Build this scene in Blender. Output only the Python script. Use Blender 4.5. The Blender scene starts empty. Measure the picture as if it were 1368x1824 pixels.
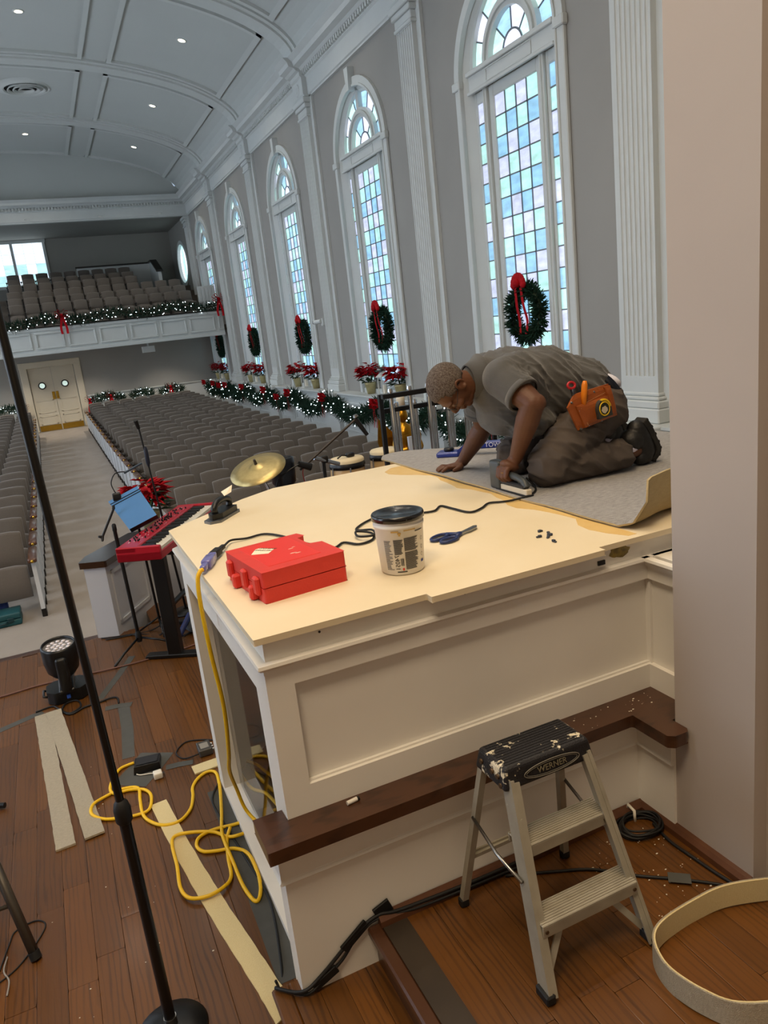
import bpy, bmesh, math, random
from mathutils import Vector, Matrix, Euler
import numpy as np
random.seed(7)
PI = math.pi
SC = bpy.context.scene
COL = SC.collection
# ---------------------------------------------------------------- camera
CAMZ = 2.18
FPX = 1345.2921
ROT = ((0.90544227, -0.40991381, -0.11020421), (-0.198161, -0.17860584, -0.9637594), (0.37537517, 0.89446667, -0.2429462))
cam_d = bpy.data.cameras.new('camera'); cam = bpy.data.objects.new('camera', cam_d); COL.objects.link(cam)
cam_d.sensor_fit = 'VERTICAL'; cam_d.sensor_height = 36.0; cam_d.lens = FPX / 1824.0 * 36.0
cam_d.clip_start = 0.05; cam_d.clip_end = 300
r_, d_, f_ = ROT
cam.matrix_world = Matrix(((r_[0], -d_[0], -f_[0], 0), (r_[1], -d_[1], -f_[1], 0), (r_[2], -d_[2], -f_[2], CAMZ), (0, 0, 0, 1)))
SC.camera = cam
# ---------------------------------------------------------------- colour management
SC.view_settings.view_transform = 'Standard'
SC.view_settings.look = 'None'
SC.view_settings.exposure = 0.0
SC.view_settings.gamma = 1.0
SC.view_settings.use_curve_mapping = False
SC.cycles.max_bounces = 7
SC.cycles.diffuse_bounces = 4
SC.cycles.transparent_max_bounces = 12
SC.cycles.sample_clamp_indirect = 4.0
# ---------------------------------------------------------------- world: an even overcast sky
W = bpy.data.worlds.new('world'); SC.world = W; W.use_nodes = True
bg = W.node_tree.nodes['Background']; bg.inputs[0].default_value = (0.62, 0.78, 1.0, 1); bg.inputs[1].default_value = 1.0
# ---------------------------------------------------------------- lamps over the chancel and the nave
def area_lamp(name, loc, rot, sx, sy, power, color):
    l = bpy.data.lights.new(name, 'AREA'); l.shape = 'RECTANGLE'; l.size = sx; l.size_y = sy; l.energy = power; l.color = color
    o = bpy.data.objects.new(name, l); COL.objects.link(o); o.location = loc; o.rotation_euler = rot
    return o
WARM = (1.0, 0.74, 0.44)
area_lamp('chancel_lamp', (1.4, 1.7, 6.6), (math.radians(0), 0, 0), 1.6, 1.6, 135, WARM)
area_lamp('chancel_lamp', (-1.2, -0.2, 6.6), (math.radians(0), 0, 0), 1.6, 1.6, 210, (1.0, 0.80, 0.56))
area_lamp('chancel_lamp', (1.6, 4.6, 6.8), (math.radians(0), 0, 0), 1.6, 1.6, 60, (1.0, 0.86, 0.68))

# ---------------------------------------------------------------- helpers
def lin(c):
    if isinstance(c, str):
        c = [int(c[i:i + 2], 16) / 255 for i in (0, 2, 4)]
    return tuple((x / 12.92 if x <= 0.04045 else ((x + 0.055) / 1.055) ** 2.4) for x in c) + (1.0,)
MATS = {}
def mat(name, col, rough=0.6, metal=0.0, var=0.0, vscale=8.0, bump=0.0, bscale=60.0, stretch=None, col2=None, rand=0.0, emit=None, estr=0.0,
        trans=0.0, alpha=1.0, coat=0.0, sheen=0.0, spec=0.5, wave=None, coord='obj', ior=1.45, speck=None):
    """procedural principled material: noise colour variation, bump, optional wave grain and specks"""
    if name in MATS: return MATS[name]
    m = bpy.data.materials.new(name); m.use_nodes = True; MATS[name] = m
    nt = m.node_tree; N = nt.nodes; L = nt.links
    b = N['Principled BSDF']
    b.inputs['Roughness'].default_value = rough; b.inputs['Metallic'].default_value = metal
    b.inputs['Specular IOR Level'].default_value = spec; b.inputs['IOR'].default_value = ior
    if coat: b.inputs['Coat Weight'].default_value = coat; b.inputs['Coat Roughness'].default_value = 0.15
    if sheen: b.inputs['Sheen Weight'].default_value = sheen
    if trans: b.inputs['Transmission Weight'].default_value = trans
    if alpha < 1: b.inputs['Alpha'].default_value = alpha
    c1 = lin(col); b.inputs['Base Color'].default_value = c1
    if emit is not None:
        b.inputs['Emission Color'].default_value = lin(emit); b.inputs['Emission Strength'].default_value = estr
    m.diffuse_color = c1
    need = var or bump or wave or rand or speck
    if need:
        if coord == 'pos':
            vec = N.new('ShaderNodeNewGeometry').outputs['Position']
        else:
            vec = N.new('ShaderNodeTexCoord').outputs['Object']
        mp = N.new('ShaderNodeMapping'); L.new(vec, mp.inputs['Vector'])
        if stretch: mp.inputs['Scale'].default_value = stretch
        if rand:
            oi = N.new('ShaderNodeObjectInfo')
            mul = N.new('ShaderNodeMath'); mul.operation = 'MULTIPLY'; mul.inputs[1].default_value = 37.0
            L.new(oi.outputs['Random'], mul.inputs[0]); L.new(mul.outputs[0], mp.inputs['Location'])
    cur = None
    if var or wave:
        mix = N.new('ShaderNodeMix'); mix.data_type = 'RGBA'
        mix.inputs[6].default_value = c1
        mix.inputs[7].default_value = lin(col2) if col2 else tuple(min(1, max(0, x * (1 - 0.6))) for x in c1[:3]) + (1,)
        if wave:
            wv = N.new('ShaderNodeTexWave'); wv.inputs['Scale'].default_value = wave[0]; wv.inputs['Distortion'].default_value = wave[1]
            wv.inputs['Detail'].default_value = 3; wv.inputs['Detail Scale'].default_value = 1.6
            L.new(mp.outputs[0], wv.inputs['Vector']); src = wv.outputs['Fac']
            ns = N.new('ShaderNodeTexNoise'); ns.inputs['Scale'].default_value = vscale; ns.inputs['Detail'].default_value = 5
            L.new(mp.outputs[0], ns.inputs['Vector'])
            av = N.new('ShaderNodeMath'); av.operation = 'MULTIPLY'; L.new(src, av.inputs[0]); L.new(ns.outputs['Fac'], av.inputs[1]); src = av.outputs[0]
        else:
            ns = N.new('ShaderNodeTexNoise'); ns.inputs['Scale'].default_value = vscale; ns.inputs['Detail'].default_value = 5
            L.new(mp.outputs[0], ns.inputs['Vector']); src = ns.outputs['Fac']
        rp = N.new('ShaderNodeMapRange'); rp.inputs[1].default_value = 0.3; rp.inputs[2].default_value = 0.7; rp.inputs[3].default_value = 0; rp.inputs[4].default_value = var if var else 0.5
        L.new(src, rp.inputs[0]); L.new(rp.outputs[0], mix.inputs[0]); cur = mix.outputs[2]
    if rand:
        hs = N.new('ShaderNodeHueSaturation')
        if cur: L.new(cur, hs.inputs['Color'])
        else: hs.inputs['Color'].default_value = c1
        mr = N.new('ShaderNodeMapRange'); mr.inputs[3].default_value = 1 - rand; mr.inputs[4].default_value = 1 + rand
        L.new(oi.outputs['Random'], mr.inputs[0]); L.new(mr.outputs[0], hs.inputs['Value']); cur = hs.outputs[0]
    if speck:   # (colour, scale, threshold)
        ns2 = N.new('ShaderNodeTexNoise'); ns2.inputs['Scale'].default_value = speck[1]; ns2.inputs['Detail'].default_value = 6; ns2.inputs['Roughness'].default_value = 0.7
        L.new(mp.outputs[0], ns2.inputs['Vector'])
        mr2 = N.new('ShaderNodeMapRange'); mr2.inputs[1].default_value = speck[2]; mr2.inputs[2].default_value = speck[2] + 0.03
        L.new(ns2.outputs['Fac'], mr2.inputs[0])
        mx2 = N.new('ShaderNodeMix'); mx2.data_type = 'RGBA'; mx2.inputs[7].default_value = lin(speck[0])
        if cur: L.new(cur, mx2.inputs[6])
        else: mx2.inputs[6].default_value = c1
        L.new(mr2.outputs[0], mx2.inputs[0]); cur = mx2.outputs[2]
    if cur: L.new(cur, b.inputs['Base Color'])
    if bump:
        nb = N.new('ShaderNodeTexNoise'); nb.inputs['Scale'].default_value = bscale; nb.inputs['Detail'].default_value = 4
        L.new(mp.outputs[0], nb.inputs['Vector'])
        bp = N.new('ShaderNodeBump'); bp.inputs['Strength'].default_value = bump; bp.inputs['Distance'].default_value = 0.01
        L.new(nb.outputs['Fac'], bp.inputs['Height']); L.new(bp.outputs[0], b.inputs['Normal'])
    return m

def tag(o, label=None, cat=None, group=None, kind=None):
    if label: o['label'] = label
    if cat: o['category'] = cat
    if group: o['group'] = group
    if kind: o['kind'] = kind
    return o
def empty(name, loc=(0, 0, 0), rz=0.0, label=None, cat=None, group=None, kind=None):
    o = bpy.data.objects.new(name, None); COL.objects.link(o); o.location = loc; o.rotation_euler = (0, 0, rz); o.empty_display_size = 0.1
    return tag(o, label, cat, group, kind)
def wmat(o):
    b = Matrix.LocRotScale(o.location, o.rotation_euler, o.scale)
    return wmat(o.parent) @ o.matrix_parent_inverse @ b if o.parent else b
def link(name, me, m=None, parent=None, world=False, loc=None, rot=None, scale=None):
    """a mesh as an object; world=True: vertices are world coordinates although the parent sits elsewhere (parent unrotated)"""
    o = bpy.data.objects.new(name, me); COL.objects.link(o)
    if m is not None:
        if len(me.materials) == 0: me.materials.append(m)
        elif me.materials[0] != m:
            o.material_slots[0].link = 'OBJECT'; o.material_slots[0].material = m
    if parent is not None:
        o.parent = parent
        if world:
            o.matrix_parent_inverse = wmat(parent).inverted()
    if loc is not None: o.location = loc
    if rot is not None: o.rotation_euler = rot
    if scale is not None: o.scale = scale
    return o
def copy_tree(o, parent=None):
    c = o.copy(); COL.objects.link(c)
    if parent is not None:
        c.parent = parent; c.matrix_parent_inverse = o.matrix_parent_inverse.copy()
    for ch in list(o.children): copy_tree(ch, c)
    return c

class MB:
    """collects shapes; build() makes ONE mesh object"""
    def __init__(s): s.v = []; s.f = []; s.sm = []
    def add(s, vs, fs, smooth=False):
        n = len(s.v); s.v += [tuple(p) for p in vs]; s.f += [tuple(i + n for i in f) for f in fs]; s.sm += [smooth] * len(fs)
        return s
    def box(s, x0, x1, y0, y1, z0, z1, M=None):
        vs = [(x0, y0, z0), (x1, y0, z0), (x1, y1, z0), (x0, y1, z0), (x0, y0, z1), (x1, y0, z1), (x1, y1, z1), (x0, y1, z1)]
        if M is not None: vs = [M @ Vector(p) for p in vs]
        return s.add(vs, [(0, 3, 2, 1), (4, 5, 6, 7), (0, 1, 5, 4), (1, 2, 6, 5), (2, 3, 7, 6), (3, 0, 4, 7)])
    def bbox(s, x0, x1, y0, y1, z0, z1, b=0.005, M=None):
        """box with chamfered edges"""
        b = min(b, (x1 - x0) / 2.01, (y1 - y0) / 2.01, (z1 - z0) / 2.01)
        bm = bmesh.new(); bmesh.ops.create_cube(bm, size=1.0)
        for v in bm.verts: v.co = Vector(((x0 + x1) / 2 + v.co.x * (x1 - x0), (y0 + y1) / 2 + v.co.y * (y1 - y0), (z0 + z1) / 2 + v.co.z * (z1 - z0)))
        bmesh.ops.bevel(bm, geom=bm.edges[:], offset=b, segments=1, affect='EDGES')
        if M is not None: bm.transform(M)
        bm.verts.ensure_lookup_table(); bm.verts.index_update()
        s.add([v.co[:] for v in bm.verts], [[v.index for v in f.verts] for f in bm.faces]); bm.free(); return s
    def rbox(s, x0, x1, y0, y1, z0, z1, r=0.02, seg=3, M=None):
        b = min(r, (x1 - x0) / 2.01, (y1 - y0) / 2.01, (z1 - z0) / 2.01)
        bm = bmesh.new(); bmesh.ops.create_cube(bm, size=1.0)
        for v in bm.verts: v.co = Vector(((x0 + x1) / 2 + v.co.x * (x1 - x0), (y0 + y1) / 2 + v.co.y * (y1 - y0), (z0 + z1) / 2 + v.co.z * (z1 - z0)))
        bmesh.ops.bevel(bm, geom=bm.edges[:], offset=b, segments=seg, affect='EDGES', profile=0.5)
        if M is not None: bm.transform(M)
        bm.verts.ensure_lookup_table(); bm.verts.index_update()
        s.add([v.co[:] for v in bm.verts], [[v.index for v in f.verts] for f in bm.faces], True); bm.free(); return s
    def cyl(s, p0, p1, r0, r1=None, n=12, cap=True, smooth=True):
        r1 = r0 if r1 is None else r1
        p0 = Vector(p0); p1 = Vector(p1); d = (p1 - p0)
        if d.length < 1e-9: return s
        d.normalize(); a = d.orthogonal().normalized(); b = d.cross(a)
        vs = []
        for p, r in ((p0, r0), (p1, r1)):
            for i in range(n):
                t = 2 * PI * i / n; vs.append(p + a * (r * math.cos(t)) + b * (r * math.sin(t)))
        s.add(vs, [(i, (i + 1) % n, n + (i + 1) % n, n + i) for i in range(n)], smooth)
        if cap:
            s.add([vs[i] for i in range(n)], [tuple(reversed(range(n)))]); s.add([vs[n + i] for i in range(n)], [tuple(range(n))])
        return s
    def tube(s, pts, r, n=8, closed=False, cap=True, radii=None, flat=None):
        """round (or flat=(w,h)) tube along points with parallel transport"""
        pts = [Vector(p) for p in pts]; m = len(pts)
        tang = []
        for i in range(m):
            a = pts[(i - 1) % m] if (closed or i > 0) else pts[i]; b = pts[(i + 1) % m] if (closed or i < m - 1) else pts[i]
            t = b - a; tang.append(t.normalized() if t.length > 1e-9 else Vector((0, 0, 1)))
        u = tang[0].cross(Vector((0, 0, 1)))
        if u.length < 1e-3: u = tang[0].orthogonal()
        u.normalize(); vs = []
        for i in range(m):
            u = u - tang[i] * u.dot(tang[i])
            if u.length < 1e-6: u = tang[i].orthogonal()
            u.normalize(); w = tang[i].cross(u)
            rr = radii[i] if radii else r
            for k in range(n):
                t = 2 * PI * k / n
                vs.append(pts[i] + u * (rr * math.cos(t)) + w * (rr * math.sin(t)))
        fs = []
        for i in range(m if closed else m - 1):
            j = (i + 1) % m
            for k in range(n): fs.append((i * n + k, i * n + (k + 1) % n, j * n + (k + 1) % n, j * n + k))
        if cap and not closed:
            fs.append(tuple(reversed(range(n)))); fs.append(tuple((m - 1) * n + k for k in range(n)))
        return s.add(vs, fs, True)
    def lathe(s, prof, c=(0, 0, 0), n=24, M=None, smooth=True, a0=0.0, a1=2 * PI):
        """profile [(r,z)...] about the z axis through c"""
        full = abs(a1 - a0 - 2 * PI) < 1e-6; k = n if full else n + 1; vs = []
        for (r, z) in prof:
            for i in range(k):
                t = a0 + (a1 - a0) * i / n; p = Vector((r * math.cos(t), r * math.sin(t), z))
                p = (M @ p) if M is not None else p; vs.append(p + Vector(c))
        fs = []
        for j in range(len(prof) - 1):
            for i in range(n if full else n): fs.append((j * k + i, j * k + (i + 1) % k, (j + 1) * k + (i + 1) % k, (j + 1) * k + i))
        return s.add(vs, fs, smooth)
    def prism(s, poly, z0, z1, M=None, smooth=False):
        """2-D polygon (x,y) counter-clockwise extruded along z"""
        n = len(poly); vs = [Vector((p[0], p[1], z0)) for p in poly] + [Vector((p[0], p[1], z1)) for p in poly]
        if M is not None: vs = [M @ p for p in vs]
        s.add(vs, [tuple(reversed(range(n))), tuple(range(n, 2 * n))])
        s.add(vs, [(i, (i + 1) % n, n + (i + 1) % n, n + i) for i in range(n)], smooth); return s
    def sweep(s, prof, path, closed=False, smooth=False):
        """profile [(out,up)] along a polyline of (pos, outvector, upvector) frames; mitres are the caller's"""
        vs = []; n = len(prof)
        for (p, o, u) in path:
            p = Vector(p); o = Vector(o); u = Vector(u)
            for (a, b) in prof: vs.append(p + o * a + u * b)
        fs = []; m = len(path)
        for i in range(m if closed else m - 1):
            j = (i + 1) % m
            for k in range(n): fs.append((i * n + k, i * n + (k + 1) % n, j * n + (k + 1) % n, j * n + k))
        if not closed: fs += [tuple(reversed(range(n))), tuple((m - 1) * n + k for k in range(n))]
        return s.add(vs, fs, smooth)
    def ball(s, c, r, n=10, m=6, sc=(1, 1, 1), M=None):
        prof = [(math.sin(PI * j / m), -math.cos(PI * j / m)) for j in range(m + 1)]
        vs = []
        for (pr, pz) in prof:
            for i in range(n):
                t = 2 * PI * i / n; p = Vector((pr * math.cos(t) * r * sc[0], pr * math.sin(t) * r * sc[1], pz * r * sc[2]))
                vs.append((M @ p if M is not None else p) + Vector(c))
        return s.add(vs, [(j * n + i, j * n + (i + 1) % n, (j + 1) * n + (i + 1) % n, (j + 1) * n + i) for j in range(m) for i in range(n)], True)
    def quad(s, a, b, c, d, smooth=False): return s.add([a, b, c, d], [(0, 1, 2, 3)], smooth)
    def mesh(s, name='mesh'):
        me = bpy.data.meshes.new(name); me.from_pydata(s.v, [], s.f); me.polygons.foreach_set('use_smooth', s.sm); me.update(); return me
    def build(s, name, m=None, parent=None, world=False, **k):
        return link(name, s.mesh(name), m, parent, world, **k)

def spline(pts, n=8, closed=False):
    """Catmull-Rom through points"""
    P = [Vector(p) for p in pts]; out = []; m = len(P)
    rng = range(m) if closed else range(m - 1)
    for i in rng:
        p0 = P[(i - 1) % m] if (closed or i > 0) else P[0]; p1 = P[i]; p2 = P[(i + 1) % m]; p3 = P[(i + 2) % m] if (closed or i < m - 2) else P[-1]
        for k in range(n):
            t = k / n
            out.append(0.5 * ((2 * p1) + (p2 - p0) * t + (2 * p0 - 5 * p1 + 4 * p2 - p3) * t * t + (3 * p1 - p0 - 3 * p2 + p3) * t ** 3))
    if not closed: out.append(P[-1])
    return out
def rnd(a, b): return random.uniform(a, b)
def lerp(a, b, t): return a + (b - a) * t
def text_mesh(txt, size, depth=0.0):
    c = bpy.data.curves.new('lettering', 'FONT'); c.body = txt; c.size = size; c.extrude = depth; c.align_x = 'CENTER'; c.align_y = 'CENTER'
    o = bpy.data.objects.new('lettering', c); COL.objects.link(o)
    dg = bpy.context.evaluated_depsgraph_get(); me = bpy.data.meshes.new_from_object(o.evaluated_get(dg))
    bpy.data.objects.remove(o); bpy.data.curves.remove(c)
    me.materials.clear()
    return me
ORD = ['first', 'second', 'third', 'fourth', 'fifth', 'sixth', 'seventh', 'eighth', 'ninth', 'tenth', 'eleventh', 'twelfth', 'thirteenth', 'fourteenth', 'fifteenth',
       'sixteenth', 'seventeenth', 'eighteenth', 'nineteenth', 'twentieth', 'twenty-first', 'twenty-second', 'twenty-third', 'twenty-fourth', 'twenty-fifth', 'twenty-sixth']
# ================================================================ materials
M_WALL = mat('wall_paint', '989691', 0.75, var=0.12, vscale=1.2, coord='pos')
M_NEAR = mat('chancel_wall_paint', 'b3a89f', 0.8, var=0.08, vscale=2.0, coord='pos')
M_TRIM = mat('white_trim_paint', 'c9cdcb', 0.45, var=0.08, vscale=3.0, coord='pos')
M_CEIL = mat('ceiling_paint', 'c2c6c3', 0.8, var=0.08, vscale=0.6, coord='pos')
M_CEILW = mat('ceiling_moulding_paint', 'c8ccc9', 0.7)
M_CARPET = mat('aisle_carpet', '9a8e81', 0.95, var=0.4, vscale=3.0, col2='7f7468', bump=0.4, bscale=250, coord='pos', sheen=0.2)
M_WOOD = mat('stage_oak', '5e3913', 0.36, var=0.75, vscale=1.3, col2='2e1908', wave=(1.6, 7.0), stretch=(9.0, 0.9, 9.0), rand=0.20, coord='pos', bump=0.06, bscale=20, coat=0.15)
M_WOODD = mat('dark_stained_oak', '452a1a', 0.32, var=0.7, vscale=2.0, col2='1c0f08', wave=(2.0, 6.0), stretch=(1.0, 9.0, 9.0), coord='pos', coat=0.25)
M_GREYT = mat('grey_gaffer_tape', '4a4a46', 0.7, var=0.4, vscale=14, col2='33332f', coord='pos')
M_BLACK = mat('black_plastic', '0c0c0d', 0.38)
M_RUBBER = mat('black_rubber', '111112', 0.6)
M_CREAM = mat('cream_platform_paint', 'e0d2b6', 0.55, var=0.45, vscale=2.2, col2='d0bd95', coord='pos', bump=0.05, bscale=40)
M_FASC = mat('white_panel_paint', 'e6e2da', 0.5, var=0.10, vscale=3, coord='pos')
# ================================================================ layout constants (metres, stage floor z = 0)
XW = 5.9; XL = -5.3; YB = 28.6; ZN = -0.42; SP = 4.64
PIL_Y = [6.33 + SP * i for i in range(5)]
WIN_Y = [8.62 + SP * i for i in range(5)]
LEDGE = 0.84; SPRING = 7.28; VA = 5.45; VB = 1.5; VX = 0.3
def nave_z(y): return ZN if y < 17 else ZN + 0.22 * min(1.0, (y - 17) / (YB - 17))
def vault(x, off=0.0):
    u = max(-1, min(1, (x - VX) / VA)); return SPRING + (VB) * math.sqrt(max(0, 1 - u * u)) - off

# ================================================================ floors
fl = MB()
ys = [6.15, 8, 12, 17, 20, 24, YB + 0.3]
for a, b in zip(ys[:-1], ys[1:]): fl.add([(XL, a, nave_z(a)), (XW, a, nave_z(a)), (XW, b, nave_z(b)), (XL, b, nave_z(b))], [(0, 1, 2, 3)])
tag(fl.build('floor', M_CARPET), 'beige carpeted nave floor with a straight centre aisle', kind='structure')
# stage level: slab, then separate oak planks where the picture shows them
st = empty('floor_stage', (0, 4, 0), kind='structure', label='dark oak plank stage floor')
sb = MB(); sb.box(XL, 5.5, -4, 6.2, -0.40, -0.018); sb.box(0.42, 5.5, 6.2, 6.72, -0.40, -0.018)
sb.box(XL, -1.7, -4, 6.2, -0.018, 0); sb.box(1.6, 5.5, -1, 6.7, -0.018, 0.0); sb.box(-1.7, 1.6, -4, 1.2, -0.018, 0.0); sb.box(0.42, 1.6, 6.2, 6.72, -0.018, 0)
sb.build('subfloor', M_WOOD, st, True)
nos = MB(); nos.bbox(XL, 0.0, 6.14, 6.22, -0.03, 0.002, 0.004); nos.build('edge_nosing', M_WOODD, st, True)
pm = MB(); pm.bbox(-0.5, 0.5, -0.5, 0.5, -0.5, 0.5, 0.02); PLANK = pm.mesh('plank')
def planks(parent, x0, x1, y0, y1, ztop, w=0.083, seed=1, lmin=0.55, lmax=1.5):
    R = random.Random(seed); x = x0
    while x < x1 - 1e-4:
        ww = min(w, x1 - x); y = y0 - R.uniform(0, 0.8)
        while y < y1:
            l = R.uniform(lmin, lmax); a = max(y, y0); b = min(y + l, y1)
            if b - a > 0.03:
                o = link('plank', PLANK, M_WOOD, parent); o.matrix_parent_inverse = wmat(parent).inverted()
                o.location = (x + ww / 2, (a + b) / 2, ztop - 0.009 + R.uniform(-0.0006, 0.0006)); o.scale = (ww - 0.0012, b - a - 0.0012, 0.018)
            y += l
        x += w
planks(st, -1.7, 1.0, 1.9, 6.14, 0.0, seed=3, w=0.104)
# first step (level B) and upper step (level C)
s1 = empty('floor_lower_step', (0.5, 1.4, 0.15), kind='structure', label='lower oak step beside the platform base')
b_ = MB(); b_.box(0.30, 0.66, -2, 2.03, 0.0, 0.132); b_.build('riser', M_WOODD, s1, True)
n_ = MB(); n_.bbox(0.278, 0.335, -2, 2.045, 0.128, 0.152, 0.006); n_.bbox(0.335, 0.40, 1.985, 2.045, 0.128, 0.152, 0.006); n_.build('nosing', M_WOOD, s1, True)
planks(s1, 0.335, 0.66, 0.3, 1.985, 0.15, seed=5, w=0.081)
s2 = empty('floor_upper_step', (1.2, 1.4, 0.30), kind='structure', label='upper oak floor under the step stool')
b_ = MB(); b_.box(0.625, 5.0, -4, 1.965, 0.0, 0.282); b_.build('riser', M_WOODD, s2, True)
n_ = MB(); n_.bbox(0.60, 0.645, -2, 1.965, 0.27, 0.302, 0.006); n_.build('nosing', M_WOODD, s2, True)
planks(s2, 0.73, 2.6, 0.1, 1.965, 0.30, seed=8, w=0.095)
n_ = MB(); n_.box(0.645, 0.73, -2, 1.965, 0.282, 0.3005); n_.build('dark_border_strip', mat('dark_border', '33291f', 0.5, var=0.5, vscale=9, coord='pos'), s2, True)

# ================================================================ walls
def arch_pts(cy, hw, z0, zs, r, n=20):
    """outline of an arched opening in the (y,z) plane, from bottom near side round to bottom far side"""
    return [(cy - hw, z0)] + [(cy - hw, zs)] + [(cy - r * math.cos(PI * i / n), zs + r * math.sin(PI * i / n)) for i in range(1, n)] + [(cy + hw, zs), (cy + hw, z0)]
WZS = 5.18; WHW = 1.05; WZ0 = 0.9
def window_wall(name, x, x_out, label):
    w = MB(); N = 20
    edges = [4.0] + [0.5 * (WIN_Y[i] + WIN_Y[i + 1]) for i in range(4)] + [YB + 0.9]
    edges[0] = -4.0
    for i, cy in enumerate(WIN_Y):
        a, b = edges[i], edges[i + 1]
        w.box(min(x, x_out), max(x, x_out), a, cy - WHW, -0.6, 7.5); w.box(min(x, x_out), max(x, x_out), cy + WHW, b, -0.6, 7.5)
        w.box(min(x, x_out), max(x, x_out), cy - WHW, cy + WHW, -0.6, WZ0)
        # spandrel above the arch
        for k in range(N):
            t0 = PI * k / N; t1 = PI * (k + 1) / N
            y0, z0 = cy - WHW * math.cos(t0), WZS + WHW * math.sin(t0); y1, z1 = cy - WHW * math.cos(t1), WZS + WHW * math.sin(t1)
            w.add([(x, y0, z0), (x, y1, z1), (x, y1, 7.5), (x, y0, 7.5), (x_out, y0, z0), (x_out, y1, z1), (x_out, y1, 7.5), (x_out, y0, 7.5)],
                  [(0, 1, 2, 3), (7, 6, 5, 4), (0, 4, 5, 1)])
    return tag(w.build(name, M_WALL), label, kind='structure')
window_wall('wall_right', XW, XW + 0.35, 'grey painted nave wall with five tall arched windows')
wl = MB(); wl.box(XL - 0.35, XL, -4, YB + 0.9, -0.6, 0.9)
LWY = [WIN_Y[0] - SP] + WIN_Y  # first entry: extra unseen window added to light the platform's left side
edges = [-4.0] + [0.5 * (LWY[i] + LWY[i + 1]) for i in range(5)] + [YB + 0.9]
for i, cy in enumerate(LWY):
    wl.box(XL - 0.35, XL, edges[i], cy - WHW, 0.9, 7.5); wl.box(XL - 0.35, XL, cy + WHW, edges[i + 1], 0.9, 7.5); wl.box(XL - 0.35, XL, cy - WHW, cy + WHW, 6.1, 7.5)
tag(wl.build('wall_left', M_WALL), 'grey painted nave wall across from the arched windows', kind='structure')
# wall below the balcony, with the door opening
DX0, DX1, DZ0, DZ1 = -0.52, 1.18, nave_z(YB), 2.02
wb = MB(); wb.box(XL, DX0, YB, YB + 0.2, -0.6, 2.52); wb.box(DX1, XW, YB, YB + 0.2, -0.6, 2.52); wb.box(DX0, DX1, YB, YB + 0.2, DZ1, 2.52); wb.box(DX0, DX1, YB + 0.35, YB + 0.5, -0.6, 2.52)
tag(wb.build('wall_back', M_WALL), 'grey wall under the balcony beside the double door', kind='structure')
# gallery walls above the balcony
wg = MB(); ZC = 6.75; YG = 33.5
wg.box(XL, -1.25, YG, YG + 0.2, 2.5, ZC); wg.box(1.12, XW, YG, YG + 0.2, 2.5, ZC); wg.box(-1.25, 1.12, YG, YG + 0.2, 2.5, 5.0); wg.box(-1.25, 1.12, YG, YG + 0.2, 6.68, ZC)
M_GAL = mat('gallery_wall_paint', '94918a', 0.8, var=0.1, vscale=1.0, coord='pos')
tag(wg.build('wall_gallery', M_GAL), 'dim grey wall behind the balcony seats', kind='structure')
wr = MB(); OY, OZ, OA, OB = 31.3, 5.22, 0.95, 0.75
N = 32
for k in range(N):
    t0, t1 = 2 * PI * k / N, 2 * PI * (k + 1) / N
    def rim(t):
        c, s_ = math.cos(t), math.sin(t); q = 1 / max(abs(c), abs(s_)); return (OY + 2.2 * c * q, OZ + 1.53 * s_ * q)
    p0, p1 = (OY + OA * math.cos(t0), OZ + OB * math.sin(t0)), (OY + OA * math.cos(t1), OZ + OB * math.sin(t1)); q0, q1 = rim(t0), rim(t1)
    wr.add([(XW, *p0), (XW, *p1), (XW, *q1), (XW, *q0), (XW + 0.2, *p0), (XW + 0.2, *p1)], [(0, 1, 2, 3), (0, 4, 5, 1)])
wr.box(XW, XW + 0.2, YB + 0.9, YG, 2.4, OZ - 1.53)
tag(wr.build('wall_gallery_side', M_GAL), 'balcony side wall with an oval window', kind='structure')
# rear and end closing walls of the building, behind the photographer
wc = MB(); wc.box(XL, XW, -4.2, -4.0, -0.5, 8.9)
tag(wc.build('wall_chancel', mat('chancel_bounce_cream_paint', 'd9cbb8', 0.8)), 'pale chancel wall behind the stage', kind='structure')  # unseen wall; its cream is made brighter to bounce warm light
# lunette over the balcony opening
lu = MB(); xs = [VX - VA + 2 * VA * i / 40 for i in range(41)]
for a, b in zip(xs[:-1], xs[1:]): lu.add([(a, YB + 0.3, 6.7), (b, YB + 0.3, 6.7), (b, YB + 0.3, vault(b)), (a, YB + 0.3, vault(a))], [(0, 1, 2, 3)])
lu.box(XL, XW, YB + 0.31, YB + 0.45, 6.6, 7.6)
tag(lu.build('wall_lunette', M_CEIL), 'pale curved end wall above the balcony cornice', kind='structure')

# near wall pier at the picture's edge
np_ = MB(); np_.box(1.745, 2.6, 1.468, 1.79, 0.30, 8.5); np_.box(1.80, 3.2, 1.2, 1.468, 0.3, 8.5)
tag(np_.build('wall_pier', M_NEAR), 'pale beige wall pier beside the platform', kind='structure')
bb = MB()
for k in range(1):
    bb.sweep([(0, 0), (0.03, 0), (0.028, 0.02), (0.015, 0.032), (0, 0.036)], [((1.745, 1.47, 0.30), (-1, 0, 0), (0, 0, 1)), ((1.745, 1.965, 0.30), (-1, 0, 0), (0, 0, 1))])
    bb.sweep([(0, 0), (0.03, 0), (0.028, 0.02), (0.015, 0.032), (0, 0.036)], [((0.64, 1.965, 0.30), (0, -1, 0), (0, 0, 1)), ((1.745, 1.965, 0.30), (0, -1, 0), (0, 0, 1))])
tag(bb.build('baseboard_platform', mat('brown_quarter_round', '5a3722', 0.4, var=0.4, vscale=20, coord='pos')), 'brown quarter round along the foot of the panelled wall', kind='structure')

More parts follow.
